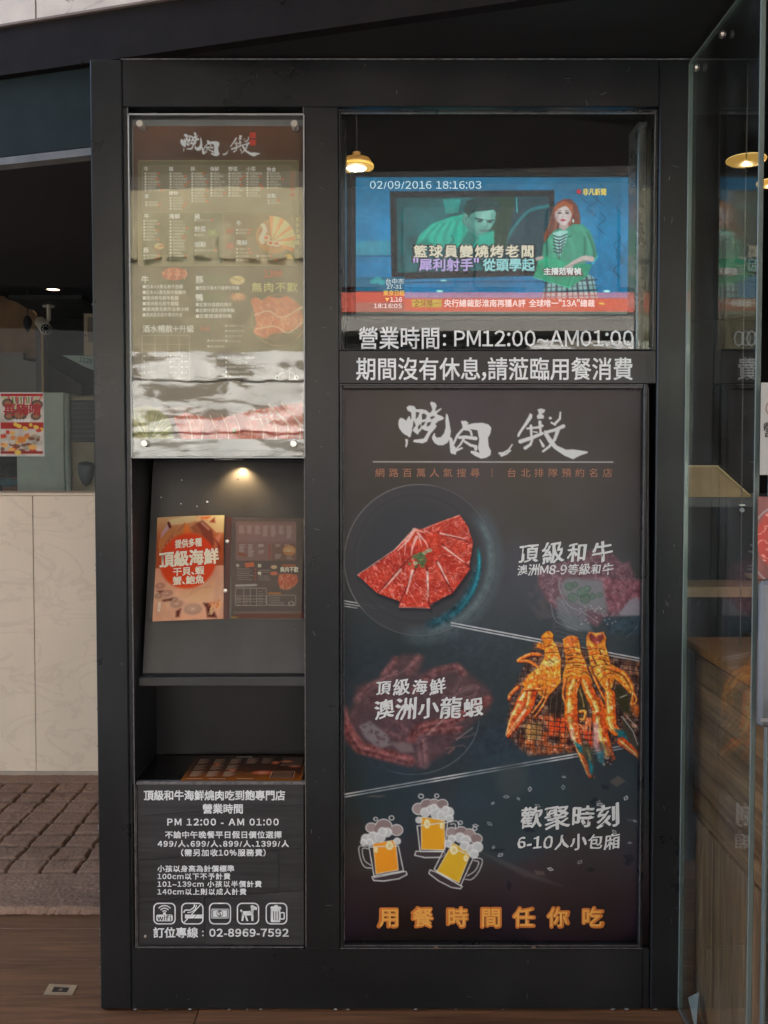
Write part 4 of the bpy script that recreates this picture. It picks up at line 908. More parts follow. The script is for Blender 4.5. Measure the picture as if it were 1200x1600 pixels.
for a_, b2 in (((545, 520), (290, 800)), ((600, 560), (455, 870)), ((660, 600), (676, 905)), ((730, 560), (850, 795)), ((770, 430), (982, 610)), ((742, 345), (1000, 425))): cv.line([a_, ((a_[0] + b2[0]) / 2 - 3, (a_[1] + b2[1]) / 2), b2], 9, (84, 24, 30), .75, 1.6)
for a_, b2, w in (((460, 625), (338, 765), 20), ((550, 632), (505, 805), 22), ((662, 645), (668, 830), 22), ((742, 572), (822, 730), 20), ((790, 458), (938, 570), 18), ((758, 352), (935, 390), 14)):
    cv.line([a_, b2], w, (212, 160, 148), .95, 1.2, w * .35); cv.line([a_, b2], w * .4, (236, 205, 196), .7, 1.2, w * .1)
for pts, w in (([(560, 330), (520, 400), (440, 480)], 26), ([(580, 380), (550, 450), (540, 520)], 24), ([(590, 350), (650, 420), (670, 470)], 18), ([(560, 322), (640, 345)], 22), ([(600, 380), (620, 450)], 14), ([(520, 370), (420, 470)], 14), ([(500, 400), (490, 520)], 12), ([(640, 330), (700, 360)], 10)): cv.line(pts, w, (222, 178, 168), .85, 1.4, w * .3)
cv.line([(137, 665), (430, 465), (520, 362), (570, 312)], 6, (226, 170, 158), .7, 1); cv.line([(622, 322), (905, 215)], 6, (226, 170, 158), .7, 1); cv.line([(450, 905), (680, 912)], 6, (220, 150, 140), .8, 1)
for k in range(34):
    x = 610 + rng.randn() * 30; y = 545 + rng.randn() * 32; cv.ell(x, y, 12 + 5 * rng.rand(), 10, (96 + rng.rand() * 60, 128 + rng.rand() * 40, 84 + rng.rand() * 20), .8); cv.ell(x, y, 9, 8, (40, 70, 50), .7, .8, .9)
for x, y in ((660, 485), (680, 480), (640, 500), (572, 575)): cv.ell(x, y, 18, 14, (176, 186, 150), .8)
cv.tr()
# grill with charcoal
_save = cv.a.copy()
cv.tr(780, 970, 5.217)
GR = [(290, 170), (470, 170), (880, 250), (1165, 330), (1165, 960), (900, 1020), (600, 1080), (230, 1110), (80, 960), (60, 830), (90, 600)]
cv.poly(GR, (86, 66, 60), .92, 14); cv.poly(GR, (160, 104, 74), .7, 12, tex=patch_tex(9, .48, .6, 61)); cv.poly(GR, (46, 36, 38), .8, 8, tex=patch_tex(11, .5, .62, 62)); cv.poly(GR, (176, 160, 150), .5, 8, tex=patch_tex(5, .58, .7, 63))
cv.poly([(280, 780), (420, 760), (560, 800), (600, 1060), (250, 1080), (160, 960)], (206, 96, 44), .75, 14, tex=patch_tex(10, .38, .55, 64)); cv.poly([(400, 830), (520, 790), (540, 900), (400, 940)], (240, 80, 30), .8, 8); cv.poly([(640, 860), (760, 900), (760, 1040), (700, 960)], (226, 70, 36), .85, 6)
cv.poly([(380, 640), (520, 560), (530, 760), (400, 760)], (44, 40, 36), .85, 6); cv.poly([(200, 850), (330, 830), (330, 950), (220, 980)], (214, 168, 84), .6, 10)
gm = cv.mpoly(GR, 8)
for k in range(24):
    y0 = 170 + k * 42; cv.line([(60, y0 + 20), (600, y0 + 55 + k * 1.5), (1165, y0 + 120)] if k < 22 else [(100, y0), (600, y0 + 30)], 7, (52, 38, 38), .85 if y0 > 400 or True else 0, .8) if 170 + k * 42 < 1010 else None
for k in range(26):
    x0 = 60 + k * 46; cv.line([(x0 + 40, 190 + (max(0, x0 - 300)) * .2), (x0 - 10, 620), (x0 - 45 + k, 1060)], 7, (56, 42, 42), .85, .8); cv.line([(x0 + 44, 190 + (max(0, x0 - 300)) * .2), (x0 - 6, 620), (x0 - 41 + k, 1060)], 2.5, (196, 170, 156), .55, .8)
# fade anything of the wires outside the photo shape back into the ground tone
sl, m = cv.mpoly(GR, 5); full = cv.box(770, 960, 1012, 1200); M_ = np.zeros(cv.X.shape); M_[sl] = m
bgf = bg / 255.; sel = np.zeros(cv.X.shape, bool); sel[full] = True; keep = np.where(sel, M_, 1.0)[..., None]
cv.tr()
cv.a = cv.a * keep + _save * (1 - keep)
for a0, a1 in (((705, 973), (1006, 1030)), ((533, 1242), (1004, 1160))):
    for q, al in ((0, .9), (4.2, .75)): 
        xa_, xb_ = (705, 845) if a0[1] == 973 else (533, 895)
        f_ = lambda x: a0[1] + (a1[1] - a0[1]) * (x - a0[0]) / (a1[0] - a0[0])
        cv.line([(xa_, f_(xa_) + q), (xb_, f_(xb_) + q)], 1.5, (206, 210, 212), al, .8)
        if a0[1] == 973: cv.line([(950, f_(950) + q), (1006, f_(1006) + q)], 1.5, (206, 210, 212), al, .8)
        else: cv.line([(956, f_(956) + q), (972, f_(972) + q)], 1.5, (206, 210, 212), al, .8)
# repaint the part of the faint beef cut by the fade
cv.tr(780, 970, 5.217)
O1, O2, O3, OD, OY, OH = (236, 112, 36), (246, 140, 46), (208, 78, 28), (96, 44, 28), (244, 190, 92), (250, 226, 170)
def limb(pts, w, w2, col=O1, hl=True):
    if w > 40: w, w2 = w * 1.2, w2 * 1.2
    cv.line([(x + 4, y + 6) for x, y in pts], w + 8, (60, 26, 20), .6, 2.2, w2 + 6); cv.curve(pts, w, col, 1, .9, w2)
    P_ = np.array(pts, float)
    for q in range(int(6 + w * .35)):
        t = rng.rand() * (len(P_) - 1); i_ = int(t); c_ = P_[i_] * (1 - t + i_) + P_[min(i_ + 1, len(P_) - 1)] * (t - i_); ww = w + (w2 - w) * t / (len(P_) - 1); o_ = (rng.rand(2) - .5) * ww * .62
        cv.ell(c_[0] + o_[0], c_[1] + o_[1], ww * (.06 + .12 * rng.rand()), ww * (.05 + .1 * rng.rand()), (OY, O3, OH, (120, 44, 24), O2)[q % 5], .55, 2)
    if hl: cv.curve([(x - w * .16, y - w * .08) for x, y in pts], w * .34, OY, .75, 2, w2 * .3); cv.curve([(x - w * .2, y - w * .1) for x, y in pts], w * .1, OH, .85, 1, w2 * .08); cv.curve([(x + w * .34, y + w * .1) for x, y in pts], w * .2, O3, .8, 2, w2 * .2)
def body(poly, segs, cx_, col=O2, seed=0):
    cv.poly([(x + 6, y + 8) for x, y in poly], (50, 22, 18), .7, 3); cv.poly(poly, col, 1, 1); cv.poly(poly, OY, .6, 1.4, tex=patch_tex(8, .48, .68, 70 + seed)); cv.poly(poly, O3, .6, 1.4, tex=patch_tex(4, .5, .66, 80 + seed))
    cv.poly(poly, (250, 214, 130), .4, 1.4, tex=marble_tex(6, .05, 90 + seed, .7, 1.4))
    for s_ in segs: cv.curve(s_, 6, OD, .8, 1.1); cv.curve([(x, y + 9) for x, y in s_], 7, OY, .7, 1.3); cv.curve([(x, y - 6) for x, y in s_], 4, (206, 84, 34), .7, 1)
# left lobster
limb([(330, 275), (250, 275), (155, 325), (240, 330), (320, 380)], 26, 22)
body([(345, 125), (385, 85), (415, 85), (440, 110), (436, 160), (470, 205), (500, 300), (500, 500), (450, 560), (380, 640), (300, 580), (180, 520), (240, 440), (330, 370), (370, 300), (372, 240), (305, 215), (320, 175), (370, 185), (345, 155)],
     [[(345, 150), (400, 140), (438, 150)], [(380, 215), (430, 200), (470, 215)], [(375, 265), (430, 260), (486, 260)], [(370, 320), (430, 330), (496, 310)], [(320, 380), (340, 430), (330, 540)], [(360, 350), (390, 430), (380, 560)], [(400, 350), (440, 430), (430, 540)], [(280, 410), (280, 470), (250, 530)], [(230, 450), (240, 500)]], 400)
cv.poly([(345, 350), (460, 290), (490, 330), (400, 380)], (250, 222, 140), .8, 5); cv.line([(400, 310), (450, 340)], 10, (70, 60, 40), .8, 1.5)
limb([(270, 540), (200, 640), (170, 700)], 90, 70); limb([(170, 690), (110, 800), (70, 930)], 66, 16, (226, 96, 60)); limb([(260, 590), (240, 700), (150, 830), (70, 945)], 70, 12, O3); cv.line([(210, 730), (90, 920)], 22, (232, 180, 160), .8, 3, 6)
limb([(200, 560), (320, 555), (370, 560)], 18, 14); limb([(150, 540), (90, 600), (80, 640)], 30, 20, O3); limb([(370, 560), (350, 640), (270, 750)], 16, 10); limb([(400, 600), (350, 700), (290, 780)], 14, 8)
# middle lobster
body([(520, 150), (560, 125), (600, 120), (640, 135), (655, 180), (665, 250), (700, 330), (720, 400), (760, 500), (740, 560), (700, 520), (650, 480), (610, 540), (570, 600), (520, 560), (520, 440), (545, 340), (535, 250), (525, 200)],
     [[(530, 235), (600, 215), (660, 232)], [(535, 280), (600, 262), (670, 275)], [(540, 318), (610, 300), (685, 318)], [(545, 355), (620, 340), (700, 355)], [(548, 395), (630, 380), (715, 395)], [(535, 440), (590, 415), (640, 440)], [(650, 440), (700, 420), (735, 450)], [(530, 480), (590, 450), (630, 480)], [(680, 480), (720, 460), (745, 500)]], 600, seed=1)
cv.poly([(540, 150), (590, 130), (630, 150), (600, 200), (560, 190)], (190, 84, 60), .6, 5); 
for yy_ in (285, 318): cv.line([(560, yy_), (600, yy_ - 8)], 11, (50, 28, 30), .8, 1.4)
for yy_ in (366,): cv.line([(600, yy_), (660, yy_ - 2)], 9, (50, 34, 30), .8, 1.4)
limb([(540, 480), (520, 600), (560, 720)], 20, 14); cv.poly([(640, 520), (690, 560), (720, 640), (730, 760), (650, 760), (630, 620)], (64, 58, 44), .95, 4); cv.curve([(655, 560), (680, 640), (690, 700)], 10, (190, 160, 100), .7, 1.5)
limb([(620, 490), (590, 580), (590, 640)], 72, 76); limb([(590, 650), (585, 720), (590, 800)], 80, 92); limb([(590, 800), (610, 900), (650, 1040), (740, 1270)], 88, 22, (222, 92, 44))
limb([(700, 490), (740, 590), (790, 680)], 62, 76); limb([(790, 670), (815, 740), (815, 800)], 84, 96); limb([(820, 800), (830, 900), (860, 1000), (900, 1110)], 100, 66, (220, 92, 44)); cv.line([(790, 850), (790, 1000), (830, 1130)], 44, (226, 170, 168), .8, 4, 40)
cv.line([(590, 880), (600, 960)], 24, (250, 214, 200), .8, 4); cv.poly([(600, 975), (680, 1020), (690, 1090), (650, 1070)], (20, 110, 124), .95, 4); cv.poly([(680, 1000), (770, 1050), (775, 1180), (760, 1255), (730, 1180), (680, 1090)], (82, 80, 62), .95, 4); cv.poly([(732, 1120), (764, 1190), (760, 1250), (736, 1240)], (28, 140, 156), .95, 4); cv.line([(720, 1060), (745, 1130)], 14, (180, 170, 110), .7, 3)
cv.poly([(790, 1080), (860, 1060), (850, 1180), (810, 1140)], (40, 130, 146), .85, 5); cv.poly([(860, 1110), (930, 1100), (910, 1180), (860, 1190)], (60, 48, 44), .9, 4); cv.line([(830, 1000), (845, 1060)], 18, (40, 110, 130), .7, 4)
for k in range(12): cv.ell(850 + rng.rand() * 70, 1110 + rng.rand() * 70, 8, 7, (190, 180, 170), .8)
for k in range(7): cv.curve([(640 + k * 6, 840 + k * 4), (700, 870 + k * 10 - 20), (700 + k * 8, 790), (740, 860 + k * 10)], 6, (240, 130, 80), .8, .9)
limb([(660, 740), (700, 740), (690, 800), (660, 800)], 24, 14, O2)
# right lobster
body([(710, 130), (735, 90), (790, 100), (850, 90), (872, 140), (865, 200), (890, 280), (905, 350), (1000, 400), (1050, 480), (1110, 600), (1060, 590), (1000, 520), (940, 470), (900, 600), (860, 560), (800, 470), (760, 400), (740, 330), (730, 250), (712, 200)],
     [[(722, 240), (800, 225), (868, 240)], [(735, 285), (810, 270), (885, 290)], [(745, 330), (820, 315), (898, 335)], [(760, 380), (840, 355), (920, 365)], [(800, 440), (860, 400), (930, 400)], [(930, 410), (990, 440), (1040, 500)], [(820, 500), (870, 440), (930, 430)]], 800, seed=2)
cv.poly([(725, 120), (745, 92), (790, 130), (840, 96), (860, 130), (820, 185), (780, 185), (740, 160)], (112, 48, 56), .9, 4); cv.poly([(770, 150), (830, 130), (800, 180)], (190, 90, 80), .7, 5)
for a_, b2 in (((760, 290), (790, 350)), ((850, 320), (880, 360)), ((820, 240), (830, 270))): cv.line([a_, b2], 11, (50, 26, 30), .8, 1.4)
limb([(740, 380), (800, 520), (860, 640)], 22, 16); limb([(900, 380), (1020, 430), (1090, 560), (1080, 680)], 34, 20); limb([(1090, 580), (1120, 640), (1100, 680)], 14, 8); limb([(880, 480), (900, 600), (1010, 655)], 22, 12)
cv.poly([(950, 530), (990, 520), (1050, 600), (1070, 770), (1000, 740), (950, 640)], (60, 60, 44), .95, 5); cv.poly([(1080, 700), (1160, 680), (1160, 780), (1100, 770)], (210, 110, 50), .85, 8)
limb([(900, 600), (905, 720), (915, 820)], 72, 70); limb([(905, 800), (920, 860), (950, 900)], 70, 60); cv.poly([(940, 880), (1030, 900), (1060, 980), (1000, 990)], (22, 112, 124), .95, 5); cv.poly([(1000, 780), (1080, 860), (1150, 1040), (1140, 1080), (1050, 980), (1010, 880)], (70, 66, 60), .95, 5); cv.line([(1000, 780), (1090, 900), (1130, 1010)], 7, (190, 190, 184), .8); cv.line([(1040, 780), (1150, 900)], 7, (190, 190, 184), .7)
limb([(1000, 985), (1080, 1050), (1150, 1120)], 60, 24, (222, 88, 44)); cv.line([(985, 625), (1040, 605)], 6, (220, 220, 210), .8)
cv.tr()
sat = cv.a.max(-1) - cv.a.min(-1); wgt = np.clip((sat - .16) / .2, 0, 1)
f1 = fbm(cv.X, cv.Y, 2.6, 2, 301); f2 = fbm(cv.X, cv.Y, 7, 3, 302); f3 = fbm(cv.X + 3 * f2, cv.Y, 4.5, 3, 303)
lo_ = np.where(cv.Y < 960, .32, 1.0); cv.a = np.clip(cv.a * (1 + lo_ * wgt * (.30 * (f1 - .5) * 2 + .30 * (f2 - .5) * 2))[..., None] + (lo_ * wgt * np.clip((f3 - .66) / .1, 0, 1) * .22)[..., None], 0, 1)
mid = np.clip((sat - .04) / .08, 0, 1) * (1 - wgt); cv.a = np.clip(cv.a * (1 + mid * (.30 * (f2 - .5) * 2 + .22 * (f3 - .5) * 2))[..., None], 0, 1)
# bokeh and shards behind the mugs
for x, y, r_, c, a_ in ((800, 1218, 26, (86, 84, 82), .7), (620, 1250, 60, (52, 66, 74), .4), (800, 1260, 90, (54, 72, 80), .45), (960, 1220, 60, (58, 66, 72), .4), (560, 1330, 40, (74, 68, 66), .3), (900, 1400, 100, (70, 60, 62), .25)): cv.ell(x, y, r_, r_, c, a_, 14)
for k in range(20):
    x = 560 + rng.rand() * 430; y = 1215 + rng.rand() * 170; w = 6 + rng.rand() * 16; h = 3 + rng.rand() * 7; an = rng.rand() * 3; pts = [(x + w * math.cos(an + q) * s1, y + h * math.sin(an + q) * s1) for q, s1 in ((0, 1), (1.4, .7), (3.1, 1), (4.6, .7))]
    cv.poly(pts, (36, 42, 50) if k % 3 else (110, 100, 90), .5, 1.5)
cv.poly([(740, 1326), (800, 1350), (880, 1385), (820, 1370)], (96, 92, 92), .4, 5)
for k, (x, y) in enumerate([(791, 1245), (828, 1233), (881, 1214), (978, 1247), (840, 1259), (770, 1255), (765, 1287), (782, 1336), (810, 1248), (937, 1257), (960, 1268), (984, 1317), (880, 1230), (743, 1290), (771, 1324), (860, 1358), (935, 1254), (992, 1283), (906, 1347), (960, 1300)]):
    an = k * 1.7; s_ = 4.6; pts = [(x + s_ * math.cos(an + q) * s1, y + s_ * .75 * math.sin(an + q) * s1) for q, s1 in ((0, 1), (1.5, .6), (3.14, 1), (4.64, .6))]
    if k % 3 == 2: cv.poly(pts, (186, 190, 192), .55)
    else: cv.line(pts, 1.2, (206, 210, 212), .85 if k % 2 else .55, .7, closed=True)
# beer mugs
def mug(glass_q, beer, foam, lobes, handle, base, bubbles, bc, tr):
    cv.tr(550, 1230, 5.4545)
    cv.poly(glass_q, (70, 64, 68), .5, 1); cv.poly(base, (78, 68, 72), .6, 1); cv.poly(beer, bc, 1, 1)
    for h_ in handle: cv.curve(h_, 8, W_, .9, .8)
    cv.line(glass_q, 9, W_, .95, .8, closed=True); cv.line(beer, 6, (238, 234, 214), .8, .9, closed=True); cv.line(base, 9, W_, .95, .8, closed=True)
    for x, y, r_ in lobes: cv.ell(x, y, r_ + 9, r_ * .86 + 9, W_, .95, .9)
    for i, (x, y, r_) in enumerate(lobes): cv.ell(x, y, r_ + 1, r_ * .86 + 1, (134, 118, 118) if i % 2 else (150, 136, 134), 1, 1)
    for x, y, r_ in foam: cv.ell(x, y, r_ + 4, r_ + 3, (214, 216, 216), .9, 1.6); cv.ell(x - 3, y + 4, r_ - 6, r_ - 7, (170, 176, 176), .6, 3)
    for x, y, a_, b2 in bubbles: cv.ell(x, y, a_, b2, (226, 218, 176), .95, 1.2); cv.ell(x + 2, y + 2, a_ * .5, b2 * .5, (206, 186, 130), .7, 1.4)
    cv.tr()
def dots(pts):
    cv.tr(550, 1230, 5.4545)
    for x, y, r_ in pts: cv.ell(x, y, r_, r_ * .9, W_, .95, .8, 1.4)
    cv.tr()
mug([(555, 330), (580, 545), (790, 545), (815, 300)], [(590, 255), (788, 275), (792, 535), (592, 530)], [(625, 215, 40), (670, 190, 34), (720, 225, 48), (770, 240, 44), (820, 215, 46), (830, 265, 32), (570, 280, 26), (700, 170, 26), (800, 190, 30)], [(570, 185, 50), (640, 150, 50), (700, 140, 40), (770, 145, 42)], [[(820, 295), (900, 295), (905, 400), (860, 420)], [(840, 315), (880, 318), (880, 400)]], [(545, 545), (535, 580), (620, 600), (760, 598), (800, 570), (780, 550), (590, 548)], [(640, 312, 26, 40), (765, 330, 17, 26)], (214, 156, 52), 0)
mug([(145, 510), (190, 770), (440, 720), (395, 500)], [(180, 480), (370, 450), (395, 705), (205, 740)], [(120, 440, 40), (180, 430, 48), (240, 425, 44), (300, 385, 38), (150, 470, 30), (385, 460, 28), (100, 470, 26), (260, 380, 36)], [(165, 345, 42), (270, 335, 66), (380, 365, 48), (230, 365, 40)], [[(130, 505), (60, 510), (75, 620), (110, 680), (165, 690)], [(140, 525), (90, 525), (105, 620), (160, 665)]], [(170, 765), (185, 795), (270, 800), (400, 780), (468, 745), (462, 720), (430, 715), (200, 755)], [(320, 498, 32, 38), (205, 535, 16, 24)], (226, 146, 52), 0)
mug([(800, 500), (700, 700), (925, 840), (1040, 590)], [(860, 475), (1012, 560), (912, 815), (722, 718)], [(920, 430, 42), (970, 450, 40), (960, 500, 38), (1020, 530, 44), (1070, 510, 44), (1040, 570, 36), (850, 440, 32), (820, 480, 30)], [(850, 385, 44), (930, 385, 50), (1000, 400, 46), (1060, 440, 44)], [[(1040, 600), (1110, 620), (1080, 720), (1020, 785), (965, 785)], [(1040, 625), (1080, 640), (1050, 710), (985, 755)]], [(665, 705), (655, 735), (740, 800), (850, 855), (925, 865), (940, 845), (920, 835), (720, 725)], [(868, 535, 34, 40), (970, 605, 20, 28)], (206, 166, 56), 0)
dots([(588, 77, 20), (722, 73, 17), (202, 271, 16), (337, 262, 20), (925, 302, 16), (1047, 352, 17)])
cv.tr(); 
logo(cv, 610, 620, 3.75, (202, 204, 204), (78, 73, 72))
cv.line([(583, 721.5), (958, 722)], 1.4, (214, 214, 212), .95, .8)
PO = thing('poster', 'tall dark food poster with beef plate and grilled lobsters under the television window', 'poster', (VX(770), .02, zP0))
PF = front(.018)
xq0, xq1 = xM1 + .012, xR0 - .026
PRM = print_mat('poster_print', .36, spec=.25, bump=.09)
cv.sheet('printed_sheet', PF, 0, PRM, PO, rect=None, step=1.0)
MB().box(xM1 + .003, xR0 - .018, .0186, .03, zP0, zP1 - .004).build('backing_board', DARKROOM, PO)
FR = MB().box(xM1 + .004, xR0 - .03, .0302, .034, zP0 + .001, zP1 - .005).build('poster_frame', ALU, WL)
xf0, xf1 = xM1 + .0008, xR0 - .0185
for n_, a in (('frame_bar', (xf0, xf0 + .008, .001, .018, zP0, zP1 - .001)), ('frame_bar', (xf1 - .0095, xf1, .001, .0165, zP0, zP1 - .001)), ('frame_bar', (xf0 + .008, xf1 - .0095, .001, .0165, zP1 - .011, zP1 - .001)), ('frame_bar', (xf0 + .008, xf1 - .0095, .001, .0165, zP0, zP0 + .009))):
    MB().box(*a, .002).build(n_, ALU, FR)
for a in ((xf0 + .0082, xf0 + .0098, .0165, .0178, zP0 + .009, zP1 - .011), (xf1 - .008, xf1 - .007, -.0004, .001, zP0, zP1 - .002), (xf0, xf1, -.0004, .001, zP1 - .0016, zP1 - .0004), (xf0, xf1, -.0008, .001, zP0 + .001, zP0 + .0022), (xf0 + .008, xf1 - .009, -.0002, .001, zP0 + .0072, zP0 + .0084)):
    MB().box(*a).build('bright_edge', EDGE, FR)
for px in (680, 835): MB().box(VX(px), VX(px + 6), -.003, .001, zP0 + .002, zP0 + .006).build('rusty_clip', mat('rust', (.2, .13, .09), .8), FR)
INK = mat('white_ink', (.70, .73, .73), .5, noise=.04); ORI = mat('bronze_ink', srgb(168, 112, 82), .5); YEL = mat('amber_ink', srgb(232, 170, 78), .5); YEO = mat('amber_edge_ink', srgb(206, 116, 40), .5)
letters('lettering', [('網路百萬人氣搜尋', 584, 739, 13, 168, 'l', .0), ('|', 768, 739, 12, 1.6, 'l', .01), ('台北排隊預約名店', 791, 739, 13, 168, 'l', .0)], PF, .0006, ORI, PO)
def brush(t_, x, y, h, w): return (t_, x, y, h, w, 'l', -.031, .05, .6, .02)
letters('lettering', [brush('頂級和牛', 808, 864, 29, 151), ('澳洲M8-9等級和牛', 808, 890, 15.5, 150, 'l', -.026, .08, .35, .01)], PF, .0006, INK, PO, copies=4)
letters('lettering', [('頂級海鮮', 586, 1074, 22, 111, 'l', -.032, .06, .5, .02), brush('澳洲小龍蝦', 584, 1107, 30, 172)], PF, .0006, INK, PO)
letters('lettering', [brush('歡聚時刻', 812, 1277, 33, 155), ('6-10人小包廂', 808, 1316, 22, 160, 'l', -.03, .08, .45, .01)], PF, .0006, INK, PO)
letters('lettering_edge', [('用餐時間任你吃', 582, 1434, 30, 368, 'l', .058)], PF, .0004, YEO, PO, copies=8)
letters('lettering', [('用餐時間任你吃', 584, 1434, 27, 364, 'l', .022)], PF, .0009, YEL, PO)

# ---- menu board under acrylic
MBt = thing('menu_board', 'menu sheet behind a clear acrylic panel on four steel studs above the lit shelf', 'menu board', (VX(340), 0, VZ(714)))
yA = -.012
mx0, mx1, mz0, mz1 = VX(206.5, yA), VX(475.5, yA), VZ(714, yA), VZ(179, yA)
MB().box(mx0, mx1, yA, yA + .005, mz0, mz1, .0006).build('acrylic_panel', ACRY, MBt)
MB().box(mx0, mx1, .012, .02, mz0 + .002, mz1 - .002).build('backing_board', mat('board_grey', (.16, .155, .15), .5, noise=.1), MBt)
eg = mat('acrylic_edge', (.42, .44, .43), .3)
for a in ((mx0, mx1, yA - .0003, yA + .0052, mz0 - .0026, mz0 - .0002), (mx0, mx1, yA - .0003, yA + .0052, mz1 + .0002, mz1 + .0022), (mx0 - .0022, mx0 - .0002, yA - .0003, yA + .0052, mz0, mz1), (mx1 + .0002, mx1 + .002, yA - .0003, yA + .0052, mz0, mz1)):
    MB().box(*a).build('polished_edge', eg, MBt)
for px, py in ((219, 194), (460, 194), (226, 693), (459, 693)):
    X, Z = onY(px, py, yA - .004); MB().lathe([(0, -.006), (.0065, -.006), (.0078, -.0045), (.0078, .003), (.0078, .0235), (0, .0235)], (float(X), yA - .0035, float(Z)), 'y', 24).build('stud', STEEL, MBt, smooth=False)
mc = Canvas(205, 190, 478, 690, 1.6, (84, 56, 42))
n1 = fbm(mc.X, mc.Y, 80, 4, 2); mc.a = grad([(190, (112, 74, 56)), (235, (92, 62, 46)), (300, (70, 58, 44)), (520, (74, 66, 50)), (690, (70, 62, 52))], mc.Y) / 255. * (.88 + .24 * n1)[..., None]
PBX = (120, 112, 84)
def rrect(x0, y0, x1, y1, col, a=1, r=3, edge=None):
    p = [(x0 + r, y0), (x1 - r, y0), (x1, y0 + r), (x1, y1 - r), (x1 - r, y1), (x0 + r, y1), (x0, y1 - r), (x0, y0 + r)]
    mc.poly(p, col, a)
    if edge: mc.line(p, .9, edge, .8, .7, closed=True)
rrect(216, 251, 466, 415, (108, 100, 72), 1, 3, (150, 138, 100)); rrect(222, 259, 455, 331, (124, 112, 88), 1, 3, (150, 136, 108)); rrect(220, 332, 349, 409, (104, 98, 70), 1, 3, (136, 128, 92)); rrect(349, 335, 457, 414, (112, 92, 62), 1, 3, (146, 130, 90))
rrect(452, 264, 463, 312, (132, 116, 84), 1, 1); rrect(458, 336, 471, 388, (96, 82, 54), 1, 1); rrect(349, 349, 361, 400, (128, 110, 80), 1, 1)
mc.line([(216, 251), (466, 251)], 1, (160, 150, 104), .7)
WH = (232, 230, 218)
def rows(x, y, n, w, dy=4.9, box=True, red=()):
    for i in range(n):
        yy_ = y + i * dy; rrect(x, yy_ - 1.3, x + 3, yy_ + 1.5, WH, .9, .3); L_ = w * (.6 + .4 * rng.rand()); xx_ = x + 5
        while xx_ < x + 5 + L_:
            c = .55 + .35 * rng.rand(); mc.line([(xx_, yy_ - .7), (xx_ + 1.4, yy_ - .7)], .7, WH, c, .8); mc.line([(xx_ + .5, yy_ + .9), (xx_ + 1.6, yy_ + .9)], .7, WH, c, .8); mc.line([(xx_ + rng.rand() * 1.4, yy_ - 1.2), (xx_ + .7, yy_ + 1.4)], .6, WH, c * .8, .8); xx_ += 2.5
        if i in red: mc.ell(xx_ + 2.2, yy_, 2.4, 1.4, (214, 84, 34), .95); mc.ell(xx_ + 2.2, yy_, .8, .6, (240, 190, 140), .8)
for x, n, w, rd in ((226, 7, 18, (0, 2, 4, 6)), (265, 6, 22, (1, 3, 4)), (299, 11, 18, (0, 3, 6, 8, 10)), (329, 9, 16, (7,)), (357, 9, 16, (1, 2, 4)), (385, 9, 18, (1, 4, 5)), (417, 6, 18, (2,))): rows(x, 271, n, w, 4.35, red=rd)
rows(227, 316, 2, 18, 4.3, red=(1,)); rows(265, 309, 5, 16, 4.3, red=(2, 3)); rows(418, 313, 2, 14, 4.3, red=(0,))
rows(224, 345, 7, 18, 4.9, red=(1, 3, 6)); rows(224, 399, 2, 16, 4.9, red=(0, 1)); rows(265, 346, 13, 20, 4.9, red=(2, 5, 11)); rows(304, 344, 1, 22, red=(0,)); rows(304, 367, 1, 12); rows(304, 391, 1, 30, red=(0,))
rows(369, 359, 2, 18, 5, red=(0, 1)); rows(369, 389, 4, 16, 5.7, red=(0, 1)); rows(401, 400, 2, 22, 5.7, red=(0, 1))
def blob(x, y, rx, ry, c1, c2, n=16, seed=1):
    mc.ell(x + 1, y + 1.5, rx, ry, (40, 34, 26), .5, 2); mc.ell(x, y, rx, ry, c1, 1, 1)
    for k in range(n):
        a_ = rng.rand() * 6.28; r_ = rng.rand() ** .5 * .8; mc.ell(x + rx * r_ * math.cos(a_), y + ry * r_ * math.sin(a_), rx * .22, ry * .2, c2 if k % 2 else tuple(int(v * .8) for v in c1), .8, 1)
blob(333, 364, 9, 7, (106, 124, 60), (166, 176, 110)); mc.line([(338, 360), (340, 353)], 2, (70, 104, 50), 1)
mc.poly([(238, 386), (252, 378), (260, 386), (248, 397)], (110, 60, 30), 1); blob(249, 385, 8, 5, (200, 180, 120), (180, 90, 50))
mc.ell(429, 369, 29, 27, (176, 118, 46), 1, 1); mc.ell(429, 366, 25, 22, (146, 84, 34), .8, 2)
for k in range(13):
    a_ = R(-20 + k * 9.2); mc.poly([(424, 378), (424 + 38 * math.cos(a_ - .09), 380 - 40 * math.sin(a_ - .09) - 3), (424 + 38 * math.cos(a_ + .07), 380 - 40 * math.sin(a_ + .07) - 3)], (206, 190, 130) if k % 3 else (216, 130, 66), 1, .9); mc.line([(424, 378), (424 + 36 * math.cos(a_ + .09), 377 - 40 * math.sin(a_ + .09))], .7, (120, 90, 50), .7)
for x, y in ((416, 372), (423, 380), (432, 381)): mc.ell(x, y, 6.5, 4.6, (214, 196, 160), 1); mc.ell(x, y - .5, 3.6, 2.4, (190, 70, 34), 1)
for k in range(7): mc.ell(411 + 3 * math.sin(k), 352 + k * 4.4, 4, 3, (206, 200, 184), .9)
for k in range(14): mc.ell(446 + rng.rand() * 12, 398 + rng.rand() * 7, 1.8, 1.5, (206, 160, 50) if k % 2 else (216, 180, 80), .9)
